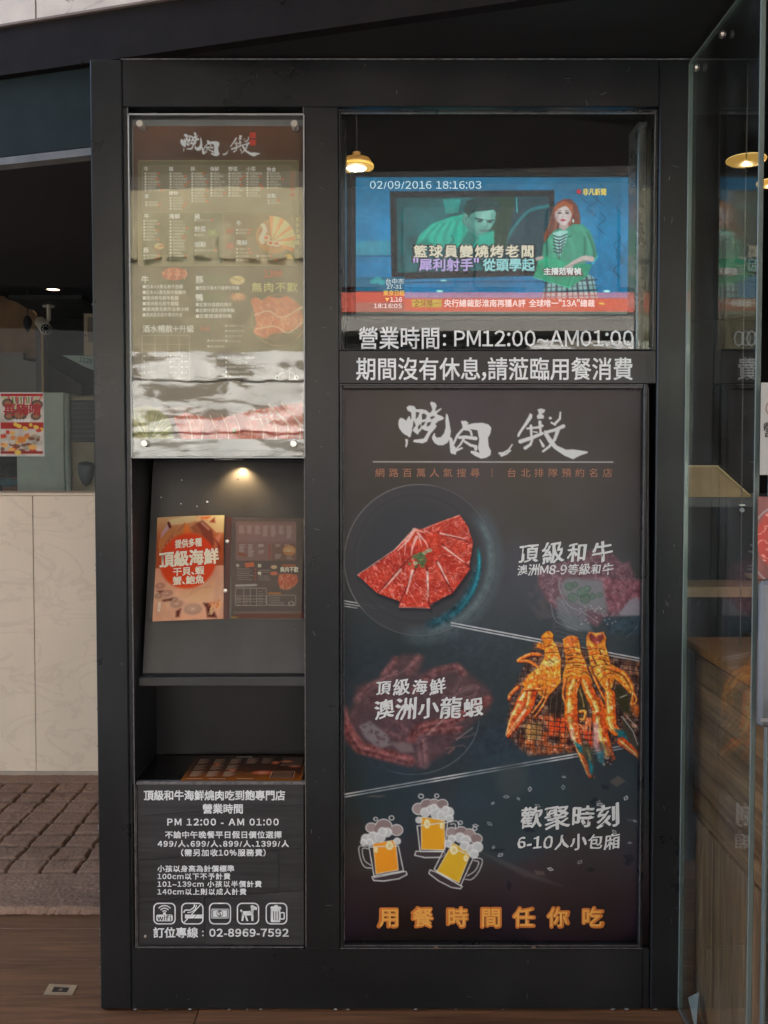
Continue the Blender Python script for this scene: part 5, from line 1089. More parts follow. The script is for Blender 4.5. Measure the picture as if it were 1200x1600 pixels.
# lower half: beef, pork, duck
mc.poly([(222, 435), (296, 435), (296, 443), (222, 446)], (58, 66, 32), .9, 2); mc.poly([(318, 430), (360, 430), (350, 444), (318, 444)], (58, 72, 34), .9, 4); mc.poly([(318, 459), (352, 459), (350, 471), (318, 471)], (64, 80, 38), .9, 3)
blob(315 - 42, 428, 20, 10, (196, 84, 56), (224, 140, 110), 10)
for k in range(6): mc.curve([(256 + k * 6.4, 436), (259 + k * 6.4, 428), (257 + k * 6.4, 421)], 2.4, (226, 150, 120) if k % 2 else (160, 52, 34), .9)
blob(371, 438, 12, 7, (196, 170, 110), (216, 196, 150)); blob(372, 464, 11, 6, (180, 96, 56), (222, 180, 140), 22)
for k in range(14): a_ = k * .45; mc.line([(372, 464), (372 + 14 * math.cos(a_), 464 + 8 * math.sin(a_))], 1.2, (214, 150, 110), .8)
mc.ell(435, 500, 42, 40, (92, 70, 48), .8, 3); mc.ell(435, 500, 42, 40, (150, 120, 80), .6, 1, 2)
MEAT = [(391, 468), (400, 464), (410, 470), (420, 463), (436, 466), (448, 462), (460, 470), (470, 480), (474, 500), (470, 512), (440, 520), (430, 532), (410, 528), (396, 520), (400, 506), (398, 490)]
mc.poly(MEAT, (204, 96, 60), 1, 1.2); mc.poly(MEAT, (236, 178, 140), .85, .8, tex=marble_tex(9, .05, 44)); mc.poly(MEAT, (168, 60, 40), .6, 1, tex=patch_tex(7, .5, .65, 45))
mc.curve([(398, 492), (420, 486), (440, 496), (472, 480)], 2.4, (232, 190, 160), .9); mc.curve([(400, 514), (430, 510), (450, 520), (472, 504)], 2, (232, 190, 160), .9); mc.ell(440, 530, 24, 10, (70, 56, 44), .8, 3)
# drinks table and the raw platter photo along the foot
rrect(222, 524, 296, 594, (80, 70, 54), .5, 1, (180, 176, 160))
for x in (242, 262, 280): mc.line([(x, 524), (x, 594)], .8, (180, 176, 160), .7)
for y in (538, 552, 560, 569, 578, 586): mc.line([(222, y), (296, y)], .7, (170, 166, 150), .6)
for y in (556, 565, 573, 582): rows(224, y, 1, 12); rows(265, y, 1, 6); rows(283, y, 1, 6)
rows(324, 532, 1, 30); rows(324, 541, 1, 30); rows(352, 559, 5, 44, 7.2); rows(352, 509, 4, 30, 8)
mc.poly([(205, 640), (300, 634), (350, 645), (478, 625), (478, 690), (205, 690)], (108, 82, 70), 1, 5)
mc.ell(226, 676, 44, 42, (128, 124, 66), 1, 2); mc.ell(228, 680, 36, 32, (150, 146, 80), .9, 3)
for k in range(26): a_ = rng.rand() * 3.1; mc.line([(232, 690), (232 - 40 * math.cos(a_), 690 - 46 * math.sin(a_))], 1.6, (186, 184, 110) if k % 2 else (92, 104, 46), .7)
PL_ = [(271, 652), (290, 645), (330, 654), (360, 650), (400, 640), (478, 628), (478, 690), (285, 690)]
mc.poly(PL_, (198, 70, 50), 1, 1.4); mc.poly(PL_, (232, 150, 126), .85, .8, tex=marble_tex(13, .05, 46, 1.2, .8, .4)); mc.poly(PL_, (150, 44, 36), .5, 1, tex=patch_tex(14, .5, .65, 47))
for k in range(10): x = 290 + k * 19; mc.curve([(x, 652 + k * .4 - 4), (x + 8, 668), (x + 4 + 10 * rng.rand(), 690)], 1.8, (236, 190, 170), .8, 1)
for k in range(30): mc.ell(380 + rng.rand() * 60, 640 + rng.rand() * 20, 2.4, 1.6, (230, 206, 196), .8)
mc.ell(366, 673, 3, 4.5, (110, 130, 50), .9); mc.line([(420, 632), (452, 664)], 3, (226, 190, 176), .9); mc.line([(440, 630), (478, 672)], 2.6, (226, 190, 176), .8)
logo(mc, 276.5, 203.5, 8.9, (222, 224, 228), (98, 66, 50))
rrect(390, 207, 400, 216, (206, 60, 36), 1, 1); rrect(390, 218, 400, 227, (206, 60, 36), 1, 1)
# clinking mugs sign
for s_ in (-1, 1):
    c = 448 + s_ * 8; mc.line([(c - 4, 583 - s_ * 2), (c + 4, 583 + s_ * 2), (c + 6 * 1, 592), (c - 4, 594)], 1.1, WH, .9, .7, closed=True); mc.ell(c + s_ * 7, 590, 3, 3, WH, .9, .7, 1)
for k in range(5): a_ = R(50 + k * 20); mc.line([(448 + 6 * math.cos(a_), 583 - 6 * math.sin(a_)), (448 + 11 * math.cos(a_), 583 - 11 * math.sin(a_))], .9, WH, .9)
MF = front(.0115)
mc.sheet('menu_sheet', MF, 0, print_mat('menu_print', .45), MBt, rect=(208.5, 197, 473.5, 686), step=1.25, k=1.0, c0=.02)
MI = mat('menu_white_ink', (.75, .74, .70), .6); RI = mat('menu_red_ink', srgb(190, 60, 30), .6); GI = mat('menu_green_ink', srgb(190, 184, 110), .6)
h1 = [('牛', 225, 264), ('雞', 264, 264), ('豚', 298, 264), ('海鮮', 328, 264), ('野菜', 357, 264), ('小菜', 385, 264), ('熟食', 417, 265), ('羊', 226, 307), ('烤物', 264, 302), ('甜點', 417, 306)]
h2 = [('牛', 225, 338), ('海鮮', 264, 338), ('雞', 304, 338), ('野菜', 304, 358), ('甜點', 304, 382), ('豚', 224, 391), ('牛', 369, 349), ('海鮮', 369, 379)]
letters('small_print', [(s_, x, y, 6.5, None, 'l', .03) for s_, x, y in h1] + [(s_, x, y, 8, None, 'l', .03) for s_, x, y in h2] +
        [('牛', 221, 437, 11, None, 'l', .03), ('豚', 306, 437, 11, None, 'l', .03), ('鴨', 306, 465, 11, None, 'l', .03)] +
        [('■' + s_, 223, 448 + i * 8.8, 6, w, 'l', .012) for i, (s_, w) in enumerate((('日本A5黑毛和牛肋眼', 63), ('日本A5黑毛和牛胸腹肉', 67), ('澳洲黑毛和牛板腱', 56), ('澳洲黑毛和牛腹脇', 56), ('澳洲黑毛和牛去骨小排', 72), ('澳洲黑毛和牛厚切牛舌', 62)))] +
        [('■' + s_, 306, y, 6, w, 'l', .012) for s_, y, w in (('西班牙橡木子級伊比利豬', 450, 68), ('宜蘭特選櫻桃鴨片', 476, 56), ('宜蘭特選黑胡椒鴨胸', 485, 60), ('宜蘭煙燻櫻桃鴨', 494, 56))] +
        [('酒水暢飲+升級', 223, 514, 11, 80, 'l', .02)], MF, .0006, MI, MBt, copies=2)
letters('small_print', [('699', 354, 361, 9, 11, 'l', .03), ('豪華', 354, 385, 9, 11, 'l', .03), ('1399', 413, 428, 12, 28, 'l', .04), ('升級', 312, 514, 8, 16, 'l', 0)] + [(c, 454, 272 + i * 8, 6, 6, 'l', .02) for i, c in enumerate('499經典')], MF, .0006, RI, MBt, copies=2)
letters('small_print', [('無肉不歡', 393, 449, 14, 72, 'l', .025), ] + [(c, 461, 343 + i * 9, 7, 7, 'l', .02) for i, c in enumerate('899頂級')], MF, .0006, GI, MBt, copies=2)

# ---- television
YT = .36
TV = thing('television', 'flat television showing a news presenter behind the shop window', 'television', (VX(770, YT), YT, VZ(500, YT)))
tv = Canvas(553, 274, 988, 500, 1.5, (10, 96, 142))
tv.a = grad([(274, (14, 90, 128)), (340, (8, 104, 152)), (465, (6, 96, 144)), (500, (30, 60, 90))], tv.Y) / 255. * (.82 + .36 * fbm(tv.X, tv.Y, 60, 4, 77))[..., None]
for k in range(12):
    x = 900 + rng.rand() * 80; y = 270 + rng.rand() * 180; tv.curve([(x, y), (x + 12 * rng.rand(), y + 10), (x - 4, y + 22), (x + 8, y + 34)], 1.6, (10, 56, 84), .7, 1)
tv.line([(926, 412), (934, 400)], 2.5, (40, 170, 190), .8); tv.ell(566, 342, 9, 5, (60, 140, 170), .6, 1.5, 1.6); tv.poly([(556, 377), (610, 375), (610, 398), (556, 400)], (70, 130, 148), .7, 2); tv.line([(556, 400), (610, 400)], 1.4, (20, 40, 60), .8)
tv.poly([(609, 299), (866, 297), (868, 430), (612, 437)], (10, 18, 24), 1, 1); SCR = [(619, 309), (857, 307), (858, 420), (621, 426)]
tv.poly(SCR, (16, 64, 70), 1, 1); tv.poly(SCR, (10, 110, 120), .5, 1, tex=patch_tex(34, .4, .7, 71))
tv.poly([(790, 309), (857, 308), (858, 420), (770, 424), (760, 380)], (8, 44, 58), .8, 4); tv.curve([(780, 400), (800, 360), (826, 330), (856, 322)], 5, (20, 130, 140), .6, 3); tv.poly([(740, 309), (805, 309), (790, 390), (760, 400)], (20, 50, 30), .85, 4); tv.poly([(692, 311), (720, 311), (716, 333), (696, 334)], (50, 170, 160), .5, 1.5); tv.line([(807, 309), (808, 332)], 1.6, (90, 190, 200), .8)
tv.tr(540, 260, 2.609)
SK, SKD, SKL = (118, 152, 146), (66, 104, 104), (160, 182, 174)
tv.poly([(285, 320), (300, 280), (350, 235), (430, 205), (480, 195), (520, 240), (560, 270), (605, 262), (606, 318), (560, 330), (300, 335)], (22, 148, 132), 1, 2)
for k in range(12): tv.curve([(300 + k * 20, 320), (320 + k * 18, 280 - k * 3), (360 + k * 14, 240 - k * 2)], 7, (10, 104, 98) if k % 2 else (44, 176, 158), .5, 3)
tv.poly([(286, 318), (330, 290), (370, 330)], (8, 90, 84), .6, 4); tv.curve([(430, 280), (440, 300), (425, 315)], 4, (14, 60, 60), .8, 1.2)
tv.poly([(480, 190), (500, 170), (520, 240), (560, 275), (540, 285), (500, 260), (475, 230)], (84, 122, 116), 1, 2)
tv.poly([(496, 170), (530, 160), (600, 158), (613, 190), (608, 225), (590, 255), (560, 276), (535, 268), (508, 240), (492, 205)], SK, 1, 1.2)
tv.ell(570, 200, 26, 34, SKL, .6, 9); tv.ell(515, 225, 14, 36, SKD, .7, 7); tv.ell(560, 262, 26, 12, SKD, .55, 6); tv.ell(600, 220, 8, 26, SKD, .5, 4)
tv.line([(530, 212), (560, 218)], 7, (30, 54, 54), .9, 1.2); tv.line([(578, 222), (602, 220)], 7, (30, 54, 54), .9, 1.2); tv.ell(546, 224, 11, 4.5, (36, 56, 56), .9, 1.2); tv.ell(588, 227, 9, 4, (36, 56, 56), .9, 1.2)
tv.curve([(570, 215), (580, 238), (572, 246)], 4, (74, 104, 102), .9, 1.4); tv.line([(548, 262), (578, 262)], 5, (104, 84, 86), .9, 1.4)
tv.poly([(482, 180), (494, 140), (520, 132), (560, 128), (612, 136), (634, 152), (632, 176), (614, 192), (604, 176), (570, 180), (535, 182), (510, 195), (498, 215)], (12, 48, 50), 1, 1.4)
for k in range(10): tv.curve([(500 + k * 9, 190 - k), (520 + k * 10, 150), (570 + k * 7, 136 + k * 3)], 3, (26, 84, 84) if k % 2 else (6, 28, 30), .7, 1)
tv.ell(490, 210, 9, 18, (110, 140, 136), 1, 1.4); tv.ell(491, 212, 4, 10, SKD, .8, 1.4)
tv.poly([(500, 262), (545, 290), (520, 320), (470, 312)], (30, 80, 78), .7, 3)
# presenter
H1, H2, H3 = (122, 48, 36), (176, 76, 48), (72, 28, 28)
tv.poly([(846, 180), (860, 148), (890, 132), (920, 134), (944, 160), (956, 200), (958, 232), (946, 240), (880, 250), (850, 280), (826, 310), (808, 312), (806, 280), (822, 250), (836, 220)], H1, 1, 1.4)
for k in range(12): tv.curve([(852 + k * 8, 150 + abs(k - 5) * 3), (840 + k * 9, 200), (812 + k * 11, 300 - k * 6)], 5, (H2, H3, H1)[k % 3], .65, 1.6)
tv.poly([(872, 222), (905, 222), (912, 262), (870, 266)], (190, 134, 134), 1, 1.4)
tv.poly([(852, 186), (862, 168), (892, 158), (916, 172), (922, 198), (914, 222), (898, 238), (882, 240), (864, 226), (854, 206)], (222, 164, 168), 1, 1.2)
tv.ell(886, 196, 20, 24, (236, 184, 190), .45, 10); tv.ell(860, 210, 8, 22, (180, 116, 124), .6, 5); tv.ell(912, 212, 8, 20, (196, 130, 136), .5, 5)
tv.poly([(848, 196), (856, 160), (890, 140), (926, 158), (930, 200), (916, 180), (900, 160), (880, 166), (862, 178)], H2, 1, 1.6)
for cx_ in (872, 903): tv.ell(cx_, 190, 8, 3.6, (50, 26, 30), .95, 1.2); tv.line([(cx_ - 9, 181), (cx_ + 8, 180)], 3, (96, 44, 38), .8, 1)
tv.curve([(886, 190), (888, 204), (882, 208)], 3, (190, 124, 128), .8, 1.2); tv.ell(886, 219, 10, 4.6, (186, 44, 66), .95, 1.4); tv.ell(928, 222, 3, 8, (220, 226, 226), .9, 1)
GRN, GRD, GRL = (60, 128, 108), (26, 78, 70), (96, 160, 138)
tv.poly([(806, 320), (826, 290), (850, 262), (872, 252), (890, 262), (926, 236), (966, 236), (996, 262), (1014, 310), (1026, 366), (1004, 392), (980, 380), (975, 420), (980, 460), (860, 450), (826, 400), (800, 380)], GRN, 1, 1.4)
for pts in ([(960, 250), (990, 300), (1000, 370)], [(900, 270), (930, 340), (925, 420)], [(836, 300), (850, 360), (840, 400)]): tv.curve(pts, 12, GRL, .5, 5)
for pts in ([(975, 290), (976, 340), (966, 380)], [(868, 262), (862, 320), (872, 380)], [(985, 270), (1012, 340), (1010, 380)], [(820, 310), (822, 360), (810, 380)]): tv.curve(pts, 7, GRD, .8, 3)
tv.poly([(846, 272), (872, 262), (906, 262), (900, 300), (884, 340), (872, 376), (858, 330)], (168, 184, 184), 1, 1.2)
for k in range(6): tv.curve([(848, 282 + k * 13), (872, 288 + k * 13), (902 - k * 4, 276 + k * 13)], 5, (26, 34, 42), .9, 1)
tv.line([(870, 300), (872, 390)], 3, (30, 40, 46), .8); tv.ell(870, 384, 5, 8, (40, 32, 30), .9, 1.2); tv.line([(908, 288), (920, 282)], 4, (10, 50, 46), .9)
tv.poly([(815, 470), (800, 540), (1030, 540), (1010, 450), (985, 440)], (150, 156, 162), 1, 1.4)
for k in range(10): tv.line([(822 + k * 20, 452), (812 + k * 23, 540)], (9, 4)[k % 2], (36, 42, 56), .85, 1.4)
for k in range(4): tv.line([(808, 474 + k * 20), (1024, 462 + k * 21)], (8, 4)[k % 2], (44, 52, 66), .8, 1.4)
tv.poly([(790, 368), (812, 362), (920, 392), (1004, 400), (986, 446), (912, 496), (766, 452)], (22, 128, 98), 1, 1.2); tv.poly([(790, 368), (920, 392), (900, 420), (780, 400)], (44, 156, 120), .6, 5); tv.line([(766, 452), (912, 496), (930, 450)], 3, (90, 190, 160), .7, 1)
tv.curve([(1004, 378), (970, 374), (930, 392), (905, 410)], 22, (214, 158, 160), 1, 1.4, 12); tv.curve([(990, 386), (950, 392), (910, 414)], 6, (170, 110, 116), .6, 2)
for k in range(4): tv.line([(925, 396 + k * 6), (892 + k * 3, 410 + k * 5)], 6, (222, 168, 168) if k % 2 == 0 else (190, 130, 134), .9, 1)
tv.curve([(800, 372), (780, 378), (756, 388)], 14, (196, 140, 142), 1, 1.4, 10); tv.line([(742, 384), (776, 398)], 12, (16, 20, 24), 1, 1.4)
tv.poly([(800, 420), (826, 416), (960, 420), (970, 446), (880, 448), (826, 446)], (150, 40, 44), .8, 3); tv.tr()
for x, y in ((693, 439), (687, 455), (948, 455)): tv.ell(x, y, 5, 2, (210, 226, 226), .95)
for x in (640, 745, 850): tv.line([(x, 440), (x + 4, 462)], 1, (4, 70, 110), .7)
tv.poly([(612, 440), (850, 438), (850, 441), (612, 443)], (6, 66, 104), .8)
tv.poly([(553, 433), (632, 433), (632, 456), (553, 456)], (8, 84, 116), 1, 1); tv.poly([(553, 455), (632, 455), (632, 473), (553, 473)], (150, 50, 40), 1, 1); tv.poly([(553, 473), (632, 473), (632, 500), (553, 500)], (84, 78, 74), 1, 1)
tv.poly([(632, 466), (988, 466), (988, 486), (632, 486)], (168, 72, 58), 1, 1); tv.poly([(632, 486), (988, 486), (988, 500), (632, 500)], (110, 104, 98), 1, 1); tv.poly([(644, 468), (690, 468), (690, 480), (644, 480)], (150, 150, 56), 1, .8); tv.line([(632, 463), (988, 463)], 1.6, (90, 120, 140), .8)
for x, y in ((584, 440), (590, 436), (596, 441)): tv.ell(x, y, 6, 4, (40, 140, 150), .9)
tv.poly([(901, 296), (908, 296), (908, 303), (901, 303)], (210, 30, 40), 1, 1); tv.line([(937, 474), (944, 475)], 2, (230, 190, 60), 1)
tv.a = np.clip(tv.a * (1 + .10 * (fbm(tv.X, tv.Y, 7, 3, 5) - .5) * 2)[..., None] * (.94 + .06 * np.sin(tv.Y * 2.6))[..., None] * np.array((.86, 1.06, 1.02)), 0, 1)
EM = 1.0 / GAIN
TVP = front(YT)
tv.sheet('screen', TVP, 0, print_mat('tv_glow', .25, emit=EM * 1.3), TV, rect=(556, 277, 984, 491), step=1.1, emit=True)
q = [onY(x, y, YT) for x, y in ((556, 491), (984, 277))]; xa, xb, za, zb = float(q[0][0]), float(q[1][0]), float(q[0][1]), float(q[1][1])
BZ = mat('tv_bezel', (.01, .01, .011), .25)
for a in ((xa - .014, xa - .0005, YT - .004, YT + .03, za - .014, zb + .014), (xb + .0005, xb + .014, YT - .004, YT + .03, za - .014, zb + .014), (xa - .0005, xb + .0005, YT - .004, YT + .03, za - .014, za - .0005), (xa - .0005, xb + .0005, YT - .004, YT + .03, zb + .0005, zb + .014)): MB().box(*a, .002).build('bezel', BZ, TV)
MB().box(xa - .01, xb + .01, YT + .002, YT + .05, za - .01, zb + .01).build('housing', BZ, TV)
MB().box((xa + xb) / 2 - .1, (xa + xb) / 2 + .1, YT + .05, YT + .25, za + .04, zb - .04).build('wall_bracket', BZ, TV)
def em(name, c, k=1.0): return mat(name, (.02, .02, .02), .5, emit=srgb(*c), es=EM * k)
TO = .0012
letters('screen_text', [('02/09/2016 18:16:03', 578, 289, 14, 174, 'l', .0)], TVP, TO, em('osd_white', (214, 232, 236)), TV)
letters('screen_text', [('非凡新聞', 911, 300, 10, 36, 'l', .03), ('東京日經', 599, 458, 8, 33, 'l', .01), ('▼', 601, 468, 6, 8, 'l', 0)], TVP, TO, em('osd_yellow', (236, 206, 80)), TV)
letters('screen_text_edge', [('籃球員變燒烤老闆', 644, 393, 20, 191, 'l', .075), ('"犀利射手"', 644, 414, 19, 106, 'l', .075), ('從頭學起', 753, 414, 19, 84, 'l', .075)], TVP, TO * .6, em('osd_outline', (20, 26, 34)), TV, copies=8)
letters('screen_text', [('籃球員變燒烤老闆', 646, 393, 18, 188, 'l', .03)], TVP, TO * 1.4, em('osd_cream', (226, 214, 190)), TV)
letters('screen_text', [('"犀利射手"', 646, 414, 18, 102, 'l', .03)], TVP, TO * 1.4, em('osd_lilac', (196, 170, 230)), TV); letters('screen_text', [('從頭學起', 755, 414, 18, 80, 'l', .03)], TVP, TO * 1.4, em('osd_cyan', (150, 214, 216)), TV)
letters('screen_text', [('主播范宥禎', 850, 424, 10, 58, 'l', .04), ('台中市', 603, 440, 9, 28, 'l', 0), ('27-31', 604, 448, 7, 24, 'l', .01), ('1.16', 610, 468, 8, 18, 'l', .03), ('18:16:05', 584, 478, 8, 44, 'l', .02), ('央行總裁彭淮南再獲A評', 694, 474, 11, 127, 'l', .02), ('全球唯一"13A"總裁', 827, 474, 11, 102, 'l', .02)], TVP, TO, em('osd_white2', (226, 228, 226)), TV)
letters('screen_text', [('全球唯一', 646, 474, 11, 41, 'l', .01)], TVP, TO, em('osd_dark', (50, 60, 20)), TV)

# ---- open menu book on the sloping shelf
BK = thing('open_menu_book', 'open menu book with an orange seafood page and dark price page on the shelf', 'menu', tuple(SH.at(355, 960)))
COV = mat('book_cover', (.07, .062, .06), .45, noise=.2)
def slab(pts, plane, o0, o1, m, name, parent, label=None):
    n = len(pts); A = [tuple(plane.at(x, y, o0)) for x, y in pts]; B = [tuple(plane.at(x, y, o1)) for x, y in pts]
    return MB().add(A + B, [tuple(range(n)), tuple(range(n, 2 * n))[::-1]] + [(i, (i + 1) % n, (i + 1) % n + n, i + n) for i in range(n)]).build(name, m, parent, label)
slab([(246, 809), (352, 808), (350, 968), (233, 965)], SH, .001, .005, COV, 'cover', BK)
slab([(352, 808), (476, 809), (472, 969), (350, 967)], SH, .001, .005, COV, 'cover', BK)
slab([(353, 807), (362, 808), (357, 968), (349, 968)], SH, .0051, .0075, mat('book_spine', srgb(78, 38, 32), .5), 'spine', BK)
for x, y in ((355, 846), (352, 923)): c = SH.at(x, y, .0078); MB().lathe([(0, -.002), (.0042, -.0012), (.0046, .001)], tuple(c), 'y', 14).build('binding_screw', STEEL, BK)
bk = Canvas(238, 800, 358, 976, 2.4, (200, 160, 120))
bk.a = grad([(800, (206, 186, 140)), (850, (160, 96, 56)), (887, (150, 84, 50)), (889, (214, 178, 148)), (976, (216, 158, 126))], bk.Y) / 255. * (.9 + .2 * fbm(bk.X, bk.Y, 20, 4, 7))[..., None]
bk.tr(230, 800, 8.89)
bk.poly([(330, 130), (560, 90), (1090, 60), (1080, 330), (980, 330), (860, 200), (700, 160), (560, 200), (380, 200)], (208, 206, 156), .9, 3); bk.poly([(240, 300), (340, 160), (370, 240), (300, 300), (230, 400)], (176, 160, 172), 1, 3); bk.poly([(320, 170), (345, 150), (380, 230), (350, 250)], (70, 20, 20), 1, 2)
bk.poly([(210, 400), (360, 260), (560, 190), (560, 330), (300, 500), (230, 580), (200, 480)], (176, 134, 80), 1, 3)
for k in range(9): bk.curve([(220 + k * 24, 560 - k * 26), (330 + k * 14, 400 - k * 14), (470, 300 - k * 6), (560, 240 - k * 8)], 9, (84, 48, 36) if k % 2 else (222, 190, 130), .85, 2)
bk.poly([(700, 200), (800, 150), (930, 300), (960, 500), (900, 520), (780, 330)], (104, 70, 58), 1, 4); bk.poly([(640, 250), (700, 200), (800, 340), (700, 330)], (130, 96, 70), 1, 4); bk.line([(790, 190), (880, 280)], 16, (220, 200, 180), .8, 4)
for k in range(14): bk.curve([(700 + rng.rand() * 180, 100 + rng.rand() * 60), (780, 120), (850 + rng.rand() * 60, 150 - rng.rand() * 60)], 14, (206, 110, 60) if k % 2 else (226, 196, 150), .7, 3)
bk.poly([(560, 200), (600, 200), (640, 340), (540, 350)], (226, 130, 50), .9, 5); bk.poly([(890, 180), (950, 120), (960, 190)], (120, 30, 30), .9, 4); bk.poly([(980, 400), (1050, 330), (1020, 450), (960, 560)], (220, 170, 150), .8, 6)
for k in range(5): bk.line([(960 + 20 * k, 420 + 30 * k), (1000 + 8 * k, 460 + 30 * k)], 12, (90, 40, 36), .7, 3)
for (x, y, r_) in ((250, 1030, 70), (350, 1140, 80), (240, 1170, 60), (480, 1290, 90), (440, 1230, 60), (690, 1370, 120)):
    bk.ell(x, y, r_, r_ * .7, (186, 146, 124), .95, 5); bk.ell(x - 10, y - 10, r_ * .8, r_ * .5, (214, 180, 156), .8, 8)
    for k in range(4): bk.ell(x, y, r_ * (.3 + .18 * k), r_ * (.2 + .12 * k), (140, 100, 84), .5, 2, .8)
for pts in ([(220, 1100), (300, 1100), (260, 1130)], [(290, 1230), (340, 1220), (430, 1210), (400, 1240), (310, 1250)], [(480, 1390), (540, 1360), (520, 1470), (480, 1470)], [(820, 1290), (900, 1300), (960, 1400), (1000, 1500), (880, 1490), (860, 1360)]): bk.poly(pts, (72, 30, 26), .9, 4)
bk.poly([(560, 1100), (800, 1060), (960, 960), (980, 1100), (880, 1260), (700, 1280), (560, 1200)], (214, 172, 130), .9, 8)
for k in range(12): bk.curve([(560 + k * 8, 1230 - k * 6), (720, 1150 - k * 6), (880 + k * 4, 1010 + k * 6)], 7, (176, 126, 92) if k % 2 else (236, 206, 166), .7, 2)
bk.poly([(960, 1100), (1030, 960), (1040, 1250), (960, 1320)], (206, 160, 130), .9, 6)
for k in range(16): x = 880 + rng.rand() * 140; y = 1270 + rng.rand() * 180; bk.line([(x, y), (x + 40 * rng.rand(), y - 50)], 14, (216, 120, 60) if k % 2 else (240, 200, 150), .8, 3)
bk.poly([(225, 745), (1030, 740), (1030, 600), (1000, 560), (960, 560)], (120, 50, 34), .0)
bk.ell(608, 705, 372, 375, (214, 74, 30), 1, 5); bk.ell(608, 600, 300, 230, (196, 40, 20), .6, 90); bk.tr()
bk.poly([(244, 882), (352, 879), (352, 885), (244, 888)], (190, 60, 30), .0)
def curl(gx, gy):  # the page lifts a little towards its free edge
    u = np.clip((350 - gx) / 108, 0, 1); v = (gy - 808) / 160
    Xs = gx - 7 * v * (.35 + .65 * u) + 0; Ys = gy + 6.0 * u * (1 - .6 * v) - 4 + 3 * v * u
    P = SH.at(Xs.ravel(), Ys.ravel(), 0); lift = .009 + .016 * np.sin(math.pi * np.clip(u, 0, 1) * .62) + .004 * np.sin(v * 5 + u * 3)
    return P + SH.n * lift.ravel()[:, None]
PGM = print_mat('page_print', .45, bump=.25, spec=.15)
bk.sheet('seafood_page', SH, 0, PGM, BK, rect=(250, 810, 352, 971), step=1.4, warp=curl, label='bright seafood page with an orange disc', k=.95, c0=.01)
class Warp:
    """letters printed on the curled page"""
    def __init__(s): s.n = SH.n
    def at(s, px, py, off=0):
        px = np.atleast_1d(px); py = np.atleast_1d(py)
        u = np.clip((350 - px) / 108, 0, 1); v = (py - 808) / 160
        P = curl(px, py); return P + SH.n * (off + .0006)
WP = Warp(); PI_ = mat('page_ink', (.70, .66, .52), .5)
letters('page_lettering', [('提供多種', 279, 852, 12, 40, 'l', .035, 0, 0, .04), ('頂級海鮮', 256, 875, 22, 88, 'l', .045, 0, 0, .03), ('干貝、蝦', 277, 895, 12, 46, 'l', .035, 0, 0, .02), ('蟹、鮑魚', 277, 909, 12, 46, 'l', .035, 0, 0, .02)], WP, .0004, PI_, BK)
letters('page_lettering', [(c, 257, 944 + i * 5, 5, 4, 'l', .02) for i, c in enumerate('燒肉殿')], WP, .0004, PI_, BK, copies=2)
pg = Canvas(356, 806, 476, 972, 2.4, (96, 80, 84)); mc = pg
pg.a = (np.array((92, 76, 80)) / 255.) * (.85 + .3 * fbm(pg.X, pg.Y, 26, 4, 17))[..., None]
rrect(368, 815, 463, 876, (150, 110, 112), .8, 2); rrect(370, 819, 462, 846, (160, 122, 122), .7, 1); rrect(370, 848, 424, 876, (140, 104, 106), .7, 1); rrect(424, 850, 462, 876, (120, 84, 80), .7, 1)
WH = (222, 210, 206)
def tiny(x, y, n, w, dy=1.55):
    for i in range(n): mc.line([(x, y + i * dy), (x + w * (.6 + .4 * rng.rand()), y + i * dy)], .75, WH, .7, .7)
for k in range(7): tiny(374 + k * 12.4, 822, 8 + int(rng.rand() * 6), 8.5)
for x, n in ((374, 8), (388, 13), (404, 3), (404 + 0, 3), (430, 3), (444, 2)): tiny(x, 851, n, 9)
tiny(404, 860, 4, 10); tiny(430, 866, 5, 10); tiny(448, 870, 3, 12)
mc.line([(421, 852), (421, 872)], 2, (176, 40, 30), .8); mc.ell(452, 860, 10, 8.5, (206, 140, 90), 1, 1)
for k in range(9): a_ = R(10 + k * 20); mc.line([(451, 862), (451 + 9 * math.cos(a_), 862 - 8 * math.sin(a_))], 1, (236, 200, 150), .9)
mc.poly([(382, 880), (396, 878), (398, 885), (384, 887)], (226, 110, 74), 1); mc.ell(428, 886, 5, 3, (226, 190, 150), 1); mc.ell(428, 896, 6, 3, (222, 120, 90), 1); mc.line([(374, 865), (384, 868)], 4, (150, 60, 30), .8)
tiny(371, 889, 6, 26, 3.3); tiny(404, 891, 2, 24, 3); tiny(404, 900, 3, 22, 3); 
for k in range(4): mc.ell(399, 890 + k * 5, 1.6, 1, (220, 90, 50), .9)
MM = [(436, 897), (446, 896), (464, 898), (466, 908), (460, 916), (450, 922), (438, 920), (434, 908)]; mc.poly(MM, (216, 96, 66), 1); mc.poly(MM, (242, 180, 150), .9, .8, tex=marble_tex(5, .07, 48))
mc.line([(442, 884), (460, 884)], 4, (222, 110, 60), .7, 1); rrect(368, 919, 416, 946, (92, 78, 78), .6, 1, (214, 206, 196)); 
for x in (381, 391, 401): mc.line([(x, 920), (x, 946)], .8, (206, 196, 190), .8)
for y in (931, 936, 940): mc.line([(368, y), (416, y)], .7, (206, 196, 190), .8)
tiny(370, 934, 4, 8, 3.8); tiny(383, 934, 4, 6, 3.8); tiny(404, 924, 6, 9, 3.8); rrect(417, 930, 462, 946, (92, 78, 78), .3, 2, (206, 200, 190)); tiny(420, 933, 5, 24, 2.8); mc.ell(455, 943, 4, 3, WH, .9, .7, 1); mc.line([(420, 927), (438, 927)], 2.4, (226, 130, 50), .9)
